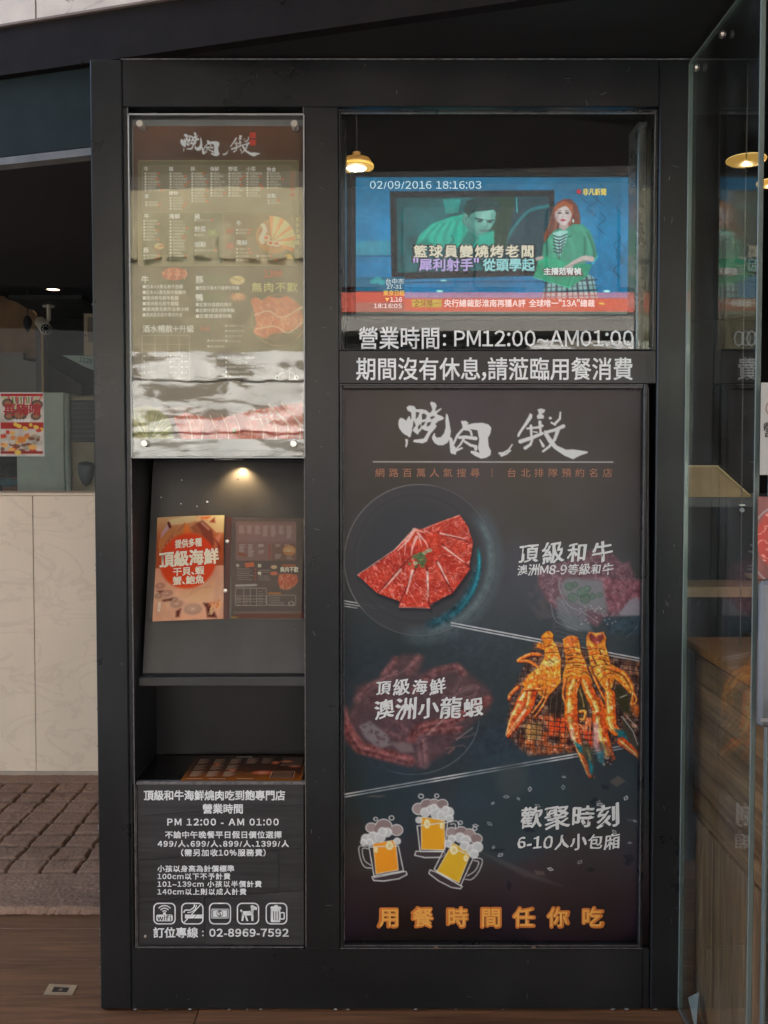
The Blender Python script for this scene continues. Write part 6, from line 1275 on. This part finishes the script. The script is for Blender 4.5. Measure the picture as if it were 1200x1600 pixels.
mc.line([(369, 915), (400, 914)], 3.4, (230, 226, 224), .75, 1); mc.poly([(356, 964), (380, 958), (476, 956), (476, 972), (356, 972)], (120, 50, 44), .8, 2); mc.poly([(356, 962), (372, 964), (372, 972), (356, 972)], (170, 150, 60), .8, 2); rrect(364, 955, 470, 959, (130, 118, 118), .6, .5)
pg.sheet('price_page', SH, .0062, PGM, BK, rect=(361.5, 810, 473.5, 966), step=1.3, k=.62, c0=.012)
letters('page_lettering', [('牛', 369, 884, 5, None, 'l', .02), ('豚', 403, 884, 5, None, 'l', .02), ('鴨', 403, 896, 5, None, 'l', .02), ('無肉不歡', 438, 890, 8, 28, 'l', .02)], SH, .0072, PI_, BK, copies=2)
slab([(362, 809.5), (474.5, 810), (470.5, 967), (358, 967)], SH, .0076, .0082, glass('page_sleeve', (.97, .97, .97), 1.22, .05, .0), 'plastic_sleeve', BK)

# ---- laminated menu lying in the tray
zt_ = VZ(1222) + .0008
class Flat:
    n = np.array((0, 0, 1.0))
    def at(s, px, py, off=0):
        X, Y = onZ(px, py, zt_ + off); X, Y = np.broadcast_arrays(X, Y); return np.stack([X, Y, np.full(X.shape, zt_ + off)], -1)
FP = Flat()
LM = thing('laminated_menu', 'laminated brown and orange menu card lying flat in the lower tray', 'menu', tuple(map(float, FP.at(380, 1205))))
A4 = [(279, 1221.6), (300, 1181), (473, 1181.5), (471, 1221.4)]
lx0 = float(FP.at(279, 1221)[0]); lx1 = float(FP.at(471, 1221)[0]); ly0 = float(FP.at(300, 1221.4)[1]) + .001; ly1 = float(FP.at(300, 1182)[1])
MB().box(lx0 + .004, lx1, ly0, ly1, zt_ - .0004, zt_ + .0016).build('card', mat('card_edge', (.1, .06, .04), .5), LM)
lc = Canvas(0, 0, 260, 200, 1.6, (70, 44, 34)); mc = lc
lc.a = grad([(0, (52, 36, 32)), (110, (92, 54, 36)), (200, (150, 84, 40))], lc.Y) / 255. * (.85 + .3 * fbm(lc.X, lc.Y, 30, 3, 4))[..., None]
WH = (232, 206, 176)
for cx_ in (14, 50, 86): 
    for cy_ in (30, 80, 130):
        for i in range(9): mc.line([(cx_, cy_ + i * 4.6), (cx_ + 24 - (i % 3) * 5, cy_ + i * 4.6)], 1.9, WH, .85)
for cx_ in (124, 158):
    for i in range(9): mc.line([(cx_, 24 + i * 5), (cx_ + 24 - (i % 3) * 4, 24 + i * 5)], 1.9, WH, .85)
for x, y, rx_, ry_ in ((170, 140, 24, 16), (60, 74, 8, 9), (100, 120, 9, 9), (214, 50, 16, 9), (236, 90, 14, 9), (190, 60, 10, 14)): mc.ell(x, y, rx_, ry_, (196, 96, 66), 1, 2); mc.ell(x, y, rx_ * .5, ry_ * .5, (232, 160, 120), .8, 3)
for i in range(8): mc.line([(204, 20 + i * 9), (250, 20 + i * 9)], 2, WH, .7)
rrect(190, 130, 240, 184, (80, 50, 36), .6, 2, WH); 
for i in range(5): mc.line([(194, 140 + i * 9), (236, 140 + i * 9)], 1.6, WH, .8)
for x in (10, 60, 120): mc.line([(x, 186), (x + 34, 186)], 3, WH, .8)
rrect(4, 4, 256, 196, (0, 0, 0), 0, 6, (190, 130, 70)); mc.line([(96, 12), (130, 12)], 5, (224, 220, 216), .85)
def flatmap(gx, gy): return np.stack([lx0 + .004 + (gx / 260) * (lx1 - lx0 - .004), ly1 - (gy / 200) * (ly1 - ly0), np.full(gx.shape, zt_ + .0022)], -1).reshape(-1, 3)
lc.sheet('printed_face', FP, 0, print_mat('laminate_print', .18, bump=.05), LM, rect=(0, 0, 260, 200), step=1, warp=flatmap)

# ---- notice panel with the opening hours
NT = thing('notice_panel', 'black plank pattern notice with white opening hours, prices and five service icons below the tray', 'notice', (VX(342), .006, VZ(1478)))
NM = wood_mat('black_plank_print', (.018, .018, .020), (.042, .042, .046), 0, .42, .8, .15)
nx0, nx1, nz0, nz1 = VX(215, .004, 1340), VX(474.5, .004, 1340), VZ(1477, .004), VZ(1224, .004)
MB().box(nx0, nx1, .008, .012, nz0, nz1).build('base_sheet', mat('joint_black', (.008, .008, .009), .6), NT)
tilt = math.tan(R(4.2)); rows_ = [1224, 1291, 1365, 1418, 1484]
ys = [1188, 1276, 1345, 1411, 1500]
for i in range(len(ys) - 1):
    cuts = [[-.1, .44, .84, 1.1], [-.1, .42, 1.1], [-.1, .85, 1.1], [-.1, .40, 1.1]][i]
    for a0, a1 in zip(cuts[:-1], cuts[1:]):
        xa = max(nx0, nx0 + a0 * (nx1 - nx0) + .0006); xb = min(nx1, nx0 + a1 * (nx1 - nx0) - .0006)
        def edge(y, x): return VZ(y, .004) + (x - nx0) * tilt
        pts = [(xa, max(nz0, min(nz1, edge(ys[i + 1], xa) + .0008))), (xb, max(nz0, min(nz1, edge(ys[i + 1], xb) + .0008))), (xb, max(nz0, min(nz1, edge(ys[i], xb)))), (xa, max(nz0, min(nz1, edge(ys[i], xa))))]
        MB().prism(pts, .006, .0079).build('plank', NM, NT)
for a in ((nx0 - .012, nx0 - .0005, .002, .012, nz0 - .01, nz1 + .001), (nx0 - .0005, nx1 + .001, .002, .012, nz0 - .011, nz0 - .0006)): MB().box(*a, .002).build('frame_strip', ALU, NT)
for a in ((nx0 - .0018, nx0 - .0006, .0006, .002, nz0, nz1), (nx0 - .008, nx1, .0004, .0020, nz0 - .0035, nz0 - .002)): MB().box(*a).build('bright_edge', EDGE, NT)
NF = front(.006)
T_ = [('頂級和牛海鮮燒肉吃到飽專門店', 225, 1243, 14.5, 220), ('營業時間', 317, 1264, 14, 62), ('PM 12:00 - AM 01:00', 261, 1284.5, 12, 175), ('不論中午晚餐平日假日價位選擇', 258, 1304.5, 10.4, 182), ('499/人、699/人、899/人、1399/人', 246, 1318.5, 10, 206), ('(需另加收10%服務費)', 283, 1332.5, 10.2, 132),
      ('小孩以身高為計價標準', 246, 1357.5, 9.6, 120), ('100cm以下不予計費', 246, 1369.5, 9.2, 114), ('101~139cm 小孩以半價計費', 246, 1381.5, 9.2, 163), ('140cm以上則以成人計費', 246, 1393.5, 9.2, 139)]
letters('lettering', [t_ + ('l', .036) for t_ in T_], NF, .0006, VINYL, NT)
letters('lettering', [('訂位專線', 240, 1457.5, 15, 69, 'l', .034), (':', 315, 1458, 11, 4, 'l', .03), ('02-8969-7592', 327, 1457.5, 14, 124, 'l', .034)], NF, .0006, VINYL, NT)
def flatpoly(name, polys, m, parent, plane, off, kind=None):
    mb = MB()
    for p in polys:
        A = [tuple(plane.at(x, y, off)) for x, y in p]; mb.add(A, [tuple(range(len(A)))])
    o = link(name, mesh(name, mb.v, mb.f, m), parent); 
    if kind: o['kind'] = kind
    return o
def ringband(pts_o, pts_i):
    n = len(pts_o); return [[pts_o[i], pts_o[(i + 1) % n], pts_i[(i + 1) % n], pts_i[i]] for i in range(n)]
def rr(x0, y0, x1, y1, r, n=5):
    out = []
    for cx_, cy_, a0 in ((x1 - r, y0 + r, -90), (x1 - r, y1 - r, 0), (x0 + r, y1 - r, 90), (x0 + r, y0 + r, 180)):
        for k in range(n + 1): a_ = R(a0 + 90 * k / n); out.append((cx_ + r * math.cos(a_), cy_ + r * math.sin(a_)))
    return out
def stroke(pts, w):
    out = []
    for (ax, ay), (bx, by) in zip(pts[:-1], pts[1:]):
        l_ = math.hypot(bx - ax, by - ay) or 1; nx, ny = -(by - ay) / l_ * w / 2, (bx - ax) / l_ * w / 2; out.append([(ax + nx, ay + ny), (bx + nx, by + ny), (bx - nx, by - ny), (ax - nx, ay - ny)])
    return out
def arc(cx_, cy_, r, a0, a1, n=8): return [(cx_ + r * math.cos(R(a0 + (a1 - a0) * k / n)), cy_ - r * math.sin(R(a0 + (a1 - a0) * k / n))) for k in range(n + 1)]
ic = [(239.5, 274.5), (283, 318), (326.5, 361), (370, 405), (415, 449)]
SHP = []
for i, (a, b2) in enumerate(ic):
    y0, y1 = 1410.5, 1444.5; P_ = ringband(rr(a, y0, b2, y1, 8), rr(a + 1.9, y0 + 1.9, b2 - 1.9, y1 - 1.9, 6.5)); c = (a + b2) / 2
    if i == 0:
        for r_ in (4, 8, 12): P_ += stroke(arc(c, 1427, r_, 40, 140), 1.8)
        P_ += [rr(c - 13, 1429, c + 13, 1439.5, 3)]; P_ += [rr(c - 2.2, 1425.5, c + 2.2, 1429, 1.2)]
    if i == 1: P_ += [[(a + 6, 1429), (a + 24, 1429), (a + 19, 1435), (a + 6, 1435)], [(a + 25, 1429), (a + 33, 1429), (a + 33, 1435), (a + 20, 1435)]]; P_ += stroke([(a + 4, 1442), (a + 32, 1412)], 1.6) + stroke([(a + 4, 1426), (a + 6, 1422), (a + 14, 1422), (a + 20, 1418), (a + 21, 1413)], 2) + stroke([(a + 10, 1426), (a + 16, 1425), (a + 22, 1421), (a + 24, 1414)], 1.6)
    if i == 2: P_ += ringband(rr(a + 4, 1420, b2 - 4, 1435, .5, 1), rr(a + 5.2, 1421.2, b2 - 5.2, 1433.8, .4, 1)) + [rr(a + 6.4, 1422.2, b2 - 6.4, 1432.8, .5, 1)]
    if i == 3: P_ += [[(a + 6, 1424), (a + 25, 1423), (a + 26, 1430), (a + 9, 1431)], [(a + 5, 1422), (a + 8, 1421), (a + 10, 1428), (a + 8, 1429)], [(a + 21, 1416), (a + 24, 1414), (a + 32, 1418), (a + 31, 1422), (a + 23, 1421)], [(a + 22, 1420), (a + 27, 1420), (a + 26, 1426), (a + 22, 1426)], [(a + 8, 1430), (a + 12, 1430), (a + 10, 1439), (a + 7, 1439)], [(a + 12, 1430), (a + 15, 1430), (a + 18, 1439), (a + 15, 1439)], [(a + 22, 1429), (a + 26, 1429), (a + 26, 1439), (a + 23, 1439)]]
    if i == 4:
        P_ += [rr(a + 8, 1420.5, a + 23, 1441, 1.5), rr(a + 7.5, 1416, a + 14, 1421.5, 2.5), rr(a + 13, 1414, a + 20, 1420.5, 3), rr(a + 18, 1416.5, a + 24.5, 1421.5, 2.4)]; P_ += ringband(rr(a + 22, 1425, a + 30, 1437, 2.5), rr(a + 23.8, 1427, a + 28.2, 1435, 1.2))
    flatpoly('service_icon', P_, VINYL, NT, NF, .0006)
NK = mat('notice_dark_ink', (.02, .02, .022), .5)
letters('lettering', [('wifi', 246, 1434.5, 9, 21, 'l', .03), ('$', 341, 1427.5, 9, 4.5, 'l', .03)], NF, .0014, NK, NT)
flatpoly('icon_cutout', [rr(427 + k * 3.6, 1424, 428.2 + k * 3.6, 1438, .4, 1) for k in range(3)] + ringband(arc(343.5, 1427.5, 5.2, 0, 337, 15), arc(343.5, 1427.5, 4.4, 0, 337, 15)), NK, NT, NF, .0012, 'stuff')
SCR_ = []
for k in range(42):
    z_ = random.choice(((150, 198, 200, 1560), (480, 524, 200, 1470), (1032, 1064, 200, 1560), (200, 1000, 1492, 1572), (200, 1020, 98, 160))); x_ = random.uniform(z_[0] + 4, z_[1] - 4); y_ = random.uniform(z_[2], z_[3]); a_ = random.uniform(-.6, .6) + (1.57 if random.random() < .6 else 0); l_ = random.uniform(2, 10)
    q_ = [(x_, y_), (x_ + l_ * math.cos(a_) * .5, y_ + l_ * math.sin(a_) * .5 + .4), (min(max(x_ + l_ * math.cos(a_), z_[0] + 2), z_[1] - 2), y_ + l_ * math.sin(a_))]
    SCR_ += stroke(q_, random.uniform(.3, .8))
flatpoly('scratch', SCR_, mat('scratch_grey', (.16, .16, .16), .6, noise=.3), WL, front(-.0012), .0003, 'stuff')
c = NF.at(227, 1463, .001); MB().lathe([(0, -.002), (.003, -.0014), (.0033, .001)], tuple(c), 'y', 12).build('screw', STEEL, NT)

# ---- niche spot lamp
SPT = thing('niche_spotlight', 'small recessed spotlight glowing warm at the top of the menu shelf', 'spotlight', (VX(372, .11), .11, zS1))
sx = VX(372, .11)
MB().lathe([(.026, -.001), (.032, -.0025), (.033, 0)], (sx - .018, .085, zS1), 'z', 28).build('trim_ring', STEEL, SPT)
MB().lathe([(0, 0), (.024, 0), (.0235, -.0012), (0, -.0012)], (sx - .018, .085, zS1 - .0005), 'z', 24).build('lens', mat('spot_lens', (.8, .7, .5), .3, emit=(1, .72, .38), es=6 / GAIN), SPT)
l = bpy.data.lights.new('spot_lamp', 'SPOT'); l.energy = 1.9 / GAIN; l.color = (1, .68, .34); l.spot_size = R(120); l.spot_blend = .8; l.shadow_soft_size = .004
lo = bpy.data.objects.new('spot_lamp', l); COL.objects.link(lo); lo.location = (sx, NY - .06, zS1 - .012); lo.rotation_euler = (R(12), 0, 0)

# ------------------------------------------------------------------ pendant lamps
def pendant(label, px, py, Y, r, kx=1.0, power=3, cat='lamp', drop=2.55):
    X, Z = (float(v) for v in onY(px, py, Y)); t = thing('pendant_lamp', label, cat, (X, Y, Z), 'warm pendant lamps')
    sh = mat('shade_yellow', srgb(176, 130, 60), .45, noise=.1)
    MB().lathe([(r, 0), (r * .97, r * .22), (r * .8, r * .5), (r * .3, r * .62), (.012, r * .7), (.012, r * .9)], (X, Y, Z), 'z', 36).build('shade', sh, t, smooth=True)
    MB().lathe([(r * .98, .002), (r * 1.02, 0), (r * 1.02, .008)], (X, Y, Z), 'z', 36).build('rim', mat('shade_rim', srgb(150, 110, 40), .4, emit=(1, .62, .12), es=1.1 / GAIN), t)
    MB().lathe([(0, .0), (r * .97, .0), (r * .96, .002)], (X, Y, Z - .002), 'z', 36).build('diffuser', mat('diffuser_glow', (.02, .02, .02), .5, emit=(1, .55, .12), es=.85 / GAIN), t)
    MB().lathe([(0, -.012), (r * .40, -.007), (r * .58, 0)], (X, Y, Z - .0022), 'z', 24).build('bulb', mat('bulb_glow', (1, .95, .8), .5, emit=(1, .93, .72), es=14 / GAIN), t, smooth=True)
    MB().tube([(X, Y, Z + r * .85), (X, Y, drop)], .003, 6).build('cord', DARKROOM, t)
    l = bpy.data.lights.new('lamp_light', 'POINT'); l.energy = power / GAIN; l.color = (1, .74, .42); l.shadow_soft_size = .003
    o = bpy.data.objects.new('lamp_light', l); COL.objects.link(o); o.location = (X, Y, Z - .013)
    return t
pendant('warm pendant lamp hanging left of the television', 557, 262, .75, .051, power=.7)
def bowl(label, px, py, Y, r, power):
    X, Z = (float(v) for v in onY(px, py, Y)); t = thing('pendant_lamp', label, 'lamp', (X, Y, Z), 'warm pendant lamps')
    MB().lathe([(0, -r * .26), (r * .45, -r * .24), (r * .8, -r * .16), (r * .98, -r * .05), (r, 0), (r * .97, .002)], (X, Y, Z), 'z', 36).build('bowl', mat('bowl_glow', (.02, .02, .02), .5, emit=(1, .52, .10), es=.62 / GAIN), t, smooth=True)
    MB().lathe([(0, .004), (r * .97, .004), (r, .001)], (X, Y, Z), 'z', 36).build('top_disc', mat('bowl_top', srgb(150, 110, 40), .4, emit=(1, .72, .3), es=1.0 / GAIN), t)
    MB().tube([(X, Y, Z + .005), (X, Y, 2.55)], .003, 6).build('cord', DARKROOM, t)
    l = bpy.data.lights.new('lamp_light', 'POINT'); l.energy = power / GAIN; l.color = (1, .74, .42); l.shadow_soft_size = .003
    o = bpy.data.objects.new('lamp_light', l); COL.objects.link(o); o.location = (X, Y, Z - r * .26 - .004)
bowl('glowing amber bowl lamp seen through the glass door beside the bead chain', 1166, 250, .9, .062, 3.5)
bowl('small amber bowl lamp at the far right edge behind the sliding pane', 1205, 286, 1.2, .05, 3.5)

# ------------------------------------------------------------------ glass door fin, near pane, chain, booth
XG = VX(1069)
GD = thing('glass_door', 'open glass door standing out from the right stile with pale green edges', 'glass door', (XG, -.2, 0))
YN = -.385; zg = VZ(96)
EG = mat('green_glass_edge', srgb(112, 122, 117), .2, noise=.1, nscale=4)
MB().box(XG, XG + .008, YN + .002, -.006, .012, zg - .008).build('pane', PANE_D, GD)
MB().box(XG - .001, XG + .009, -.0055, -.0005, .01, zg - .005, .001).build('wall_channel', EG, GD)
MB().box(XG - .001, XG + .009, YN - .002, YN + .0015, .01, zg - .003, .001).build('glass_edge', EG, GD)
MB().box(XG - .001, XG + .009, YN + .002, -.006, zg - .0075, zg - .003, .001).build('top_edge', EG, GD)
MB().box(XG - .001, XG + .009, YN + .002, -.006, .004, .0115, .001).build('bottom_channel', mat('channel_grey', (.2, .21, .2), .35, .6), GD)
for yy_ in (-.05, -.2): MB().lathe([(0, -.006), (.007, -.005), (.008, 0)], (XG, yy_, zg - .035), 'x', 16).build('glass_clip', STEEL, GD)
SP = thing('sliding_pane', 'clear sliding glass pane at the right edge of the picture', 'glass pane', (XG + .3, YN - .03, 0))
MB().box(XG + .018, XG + .9, YN - .038, YN - .030, .012, 2.6).build('pane', PANE_D, SP)
MB().box(XG + .012, XG + .0175, YN - .040, YN - .028, .01, 2.6, .001).build('glass_edge', EG, SP)
MB().box(XG + .022, XG + .03, YN - .029, YN - .024, .01, 2.6, .001).build('seal_strip', mat('seal_dark', (.05, .055, .055), .5), SP)
PS = thing('taped_notice', 'white paper notice taped high on the sliding pane', 'notice', (XG + .2, YN - .04, 1.2))
YF = YN - .0395
def yb(px, py): return tuple(float(v) for v in onY(px, py, YF))
x0, z0 = yb(1187, 742); x1, z1 = yb(1290, 598)
MB().box(x0, x1, YF - .0006, YF, z0, z1).build('paper', mat('notice_paper', (.42, .41, .39), .7), PS)
DK = mat('notice_ink', (.05, .045, .04), .7)
letters('lettering', [('營業中', 1193, 672, 22, 66, 'l', .02)], front(YF), .0012, DK, PS)
flatpoly('ring_mark', ringband(arc(1208, 638, 12, 0, 345, 22), arc(1208, 638, 10.6, 0, 345, 22)), mat('ring_ink', srgb(120, 84, 70), .7), PS, front(YF), .0012)
PS2 = thing('taped_photo_sheet', 'red meat photo sheet stuck on the sliding pane below the paper notice', 'photo', (XG + .2, YN - .04, 1.0))
rc = Canvas(1178, 770, 1290, 920, 1.2, (130, 60, 54)); mc = rc; rc.a = (np.array((120, 70, 66)) / 255) * (.7 + .6 * fbm(rc.X, rc.Y, 30, 4, 5))[..., None]
rc.ell(1222, 842, 40, 50, (176, 56, 44), 1, 4, tex=lambda X, Y: .6 + .4 * fbm(X, Y, 14, 3, 2)); rc.ell(1222, 842, 40, 50, (226, 180, 170), .9, 1, tex=marble_tex(12, .05, 3)); rc.ell(1216, 852, 44, 60, (150, 160, 164), .7, 1.5, 2)
rc.sheet('printed_sheet', front(YF), .0006, print_mat('photo_print', .3), PS2, rect=(1184, 776, 1290, 905), step=.8)
PH = thing('leaflet_pocket', 'cloudy plastic leaflet pocket stuck to the sliding pane above the wood', 'leaflet holder', (XG + .2, YN - .05, .8))
x0, z0 = yb(1178, 1132); x1, z1 = yb(1290, 906)
mb = MB().box(x0, x1, YF - .022, YF - .004, z0, z1, .006); mb.build('pocket', mat('cloudy_plastic', srgb(104, 108, 112), .35, noise=.25, nscale=6), PH)
MB().box(x0 + .002, x1, YF - .024, YF - .0221, z0 + .012, z0 + .018).build('pocket_fold', mat('pocket_fold', srgb(150, 152, 154), .3), PH)

# blind chain
CH = thing('bead_chain', 'thin beaded blind chain hanging behind the glass door with a clear stop bead', 'chain', (VX(1158, .03), .03, 1.0))
xc = VX(1160, .03, 720); BM = mat('chain_bead', (.15, .13, .125), .35, noise=.1)
mb = MB(); z = 2.25; zc = VZ(1400, .03)
while z > zc: mb.lathe([(0, .0022), (.0022, .0), (0, -.0022)], (xc + .0015 * math.sin(z * 3), .03, z), 'z', 5); z -= .0068
mb.build('bead', BM, CH, kind='stuff')
zz = [2.25 - k * (2.25 - zc) / 30 for k in range(31)]
lp = [(xc + .0015 * math.sin(z * 3), .03, z) for z in zz] + [(xc + .003, .03, zc - .03), (xc + .012, .03, zc - .075), (xc + .024, .03, zc - .10), (xc + .036, .03, zc - .105)]
MB().tube(lp, .0009, 5).build('cord', BM, CH)
MB().lathe([(0, .006), (.005, .003), (.006, 0), (.005, -.003), (0, -.006)], (xc, .028, VZ(797, .03)), 'z', 14).build('stop_bead', mat('clear_bead', (.55, .56, .58), .1), CH, smooth=True)
MB().box(xc - .006, xc + .006, .026, .032, VZ(790, .03), VZ(789, .03) + .001).build('stop_clip', STEEL, CH)

# walnut booth seat seen through the door
XB = .70
BS = thing('walnut_booth', 'walnut veneered booth end with upright boards below and slanting boards above, through the glass door', 'booth', (XB + .2, -.3, 0))
zl = .44; ztop = .815
k = 0
yb_ = -.62
while yb_ < .02:
    MB().box(XB, XB + .02, yb_, min(.02, yb_ + .058), .004, zl, .0012).build('upright_board', WALNUT_Z, BS); yb_ += .0592
for i in range(6):
    z0 = zl + .001 + i * .0615
    MB().box(XB + .006, XB + .03, -.62, .055, z0, z0 + .0605, .0012).build('side_board', WALNUT_Y, BS)
MB().box(XB + .002, XB + .25, -.62, .13, ztop - .001, ztop + .018, .002).build('cap_board', mat('cap_oak', srgb(150, 96, 50), .4, noise=.15), BS)
MB().box(XB + .031, XB + .24, -.6, .01, .004, ztop - .002).build('core', DARKROOM, BS)
# service counter pieces behind
def htable(name, label, cat, pts, Z, th, m, leg=True):
    V = [tuple(float(v) for v in onZ(px, py, Z)) for px, py in pts]
    cxx, cyy = np.mean(V, 0); t = thing(name, label, cat, (cxx, cyy, 0)); n = len(V)
    MB().add([(x, y, Z) for x, y in V] + [(x, y, Z - th) for x, y in V], [tuple(range(n)), tuple(range(n, 2 * n))[::-1]] + [(i, (i + 1) % n, (i + 1) % n + n, i + n) for i in range(n)]).build('table_top', m, t)
    MB().box(cxx - .05, cxx + .05, cyy - .05, cyy + .05, 0, Z - th - .001).build('pedestal', DARKROOM, t)
    return t
TAN = mat('tan_tabletop', srgb(150, 118, 80), .4, noise=.12, nscale=12, stretch=(1, 6, 1))
t1 = htable('dining_table', 'tan table with small dishes behind the glass door', 'table', [(1060, 917), (1235, 917), (1235, 899), (1120, 889), (1060, 889)], .885, .03, TAN)
t2 = htable('dining_table', 'brown table corner below the tan table behind the glass door', 'table', [(1094, 956), (1240, 966), (1240, 1030), (1190, 1003)], .72, .02, mat('brown_tabletop', srgb(126, 84, 48), .4, noise=.12, nscale=12))
DSH = mat('dish_cream', srgb(190, 170, 150), .25)
for i, (px, py, r_, lb) in enumerate(((1084, 897, .030, 'small cream dish nearest the black stile'), (1112, 896, .042, 'wide shallow dish in the middle of the tan table'), (1148, 903, .045, 'dark rimmed dish beside the chain'), (1178, 905, .04, 'right hand dish at the door edge'))):
    X, Y = (float(v) for v in onZ(px, py, .885)); t = thing('dish', lb + ' behind the glass door', 'dish', (X, Y, .885), 'dishes on the tan table')
    MB().lathe([(0, .004), (r_ * .5, .003), (r_ * .8, .012), (r_, .022), (r_ * 1.02, .022), (r_ * .7, .004), (r_ * .5, 0), (0, 0)], (X, Y, .886), 'z', 24).build('bowl', DSH if i != 2 else mat('dish_dark', (.05, .04, .04), .2), t, smooth=True)
    MB().lathe([(0, .016), (r_ * .5, .014), (r_ * .75, .010)], (X, Y, .8875), 'z', 18).build('food', mat('dish_food', srgb(150, 84, 60), .5, noise=.4, nscale=80, bump=.5), t)
pts = [(1062, 728), (1120, 728), (1172, 774), (1172, 777), (1062, 777)]
Yh = .75
t = thing('service_hatch', 'tan lit sloping-topped wooden screen on a dark counter behind the glass door', 'screen', (VX(1110, Yh), Yh, VZ(777, Yh)))
MB().prism([tuple(float(v) for v in onY(px, py, Yh)) for px, py in pts], Yh, Yh + .02).build('screen_board', mat('screen_tan', srgb(176, 142, 92), .55, noise=.12, nscale=5, stretch=(1, 1, 3)), t)
MB().prism([tuple(float(v) for v in onY(px, py, Yh - .002)) for px, py in ((1062, 727), (1121, 727), (1173, 774), (1173, 776), (1120, 729.5), (1062, 729.5))], Yh - .004, Yh - .001).build('bright_edge', mat('screen_edge', srgb(220, 190, 130), .5), t)
MB().box(VX(1060, Yh), VX(1300, Yh), Yh - .01, Yh + .4, VZ(792, Yh), VZ(778, Yh)).build('counter_slab', mat('counter_dark', (.03, .03, .032), .35), t)
MB().box(VX(1064, Yh), VX(1300, Yh), Yh + .02, Yh + .38, 0, VZ(792, Yh) - .001).build('counter_base', DARKROOM, t)
t = thing('paper_scrap', 'small crumpled white paper scrap at the foot of the glass door', 'paper', (XG + .02, -.03, .02))
c_ = [(XG + .010, -.09, .012), (XG + .035, -.03, .012), (XG + .03, -.05, .075), (XG + .012, -.03, .05), (XG + .02, -.07, .03)]
MB().add(c_, [(0, 1, 4), (1, 2, 4), (2, 3, 4), (3, 0, 4), (0, 3, 2), (0, 2, 1)]).build('scrap', mat('scrap_white', srgb(170, 170, 168), .7), t)

# ---- flyer on the entrance window
PW = YM + .038
FLY = thing('window_flyer', 'red and yellow party flyer stuck inside the entrance window', 'flyer', (VX(34, PW), PW, VZ(712, PW)))
fc = Canvas(0, 612, 72, 716, 3, (190, 186, 176)); mc = fc
fc.a = (np.array((196, 186, 176)) / 255) * (.85 + .3 * fbm(fc.X, fc.Y, 9, 4, 55))[..., None]
rrect(0, 615, 67, 619, (170, 40, 40), 1, .5)
for k in range(10): fc.poly([(5 + k * 6.4, 620), (8 + k * 6.4, 619), (22 + k * 3, 650)], (206, 70, 60) if k % 2 else (176, 190, 90), .8, 1)
for x, y, r_ in ((12, 630, 9), (30, 648, 12), (58, 632, 9), (14, 650, 8), (56, 650, 8)): fc.ell(x, y, r_, r_ * .8, (70, 60, 54), .8, 1.2); fc.ell(x, y, r_ * .6, r_ * .45, (166, 110, 80), .9, 1.2)
rrect(0, 660, 68, 670, (170, 50, 44), 1, .5)
for k in range(9): fc.ell(24 + (k * 17) % 44, 663 + (k * 7) % 9, 3, 3, (226, 190, 80), .95)
for k in range(46): x = rng.rand() * 66; y = 672 + rng.rand() * 34; c = [(214, 130, 60), (190, 60, 50), (206, 196, 180), (120, 80, 60), (160, 150, 130), (226, 170, 90)][k % 6]; fc.ell(x, y, 3 + rng.rand() * 4, 2 + rng.rand() * 2.5, c, .9, 1)
rrect(0, 705, 67, 709, (150, 50, 44), 1, .5); fc.ell(28, 707, 5, 4, (226, 190, 90), 1)
for k in range(8): fc.line([(20 + k * 4.2, 621), (20 + k * 4.2 + (k % 2), 630)], 1.3, (60, 56, 60), .85, .6)
for k in range(5): fc.ell(24 + k * 5.2, 657, 2.6, 2.6, (224, 222, 216), .9, .8)
for k in range(9): fc.line([(36 + k * 2.4, 674), (35.6 + k * 2.4, 679)], .9, (224, 216, 200), .8, .6)
FFp = front(PW)
fc.sheet('printed_sheet', FFp, 0, print_mat('flyer_print', .5), FLY, rect=(1, 615, 68, 712), step=1.6)
MB().box(VX(-3, PW), VX(69.8, PW), PW + .0004, PW + .0012, VZ(713, PW), VZ(613, PW)).build('paper', mat('flyer_paper', (.6, .6, .58), .6), FLY)
letters('lettering', [('再嗨唷', 6, 640, 17, 58, 'l', .05)], FFp, .0006, mat('flyer_red', srgb(176, 44, 44), .5), FLY);
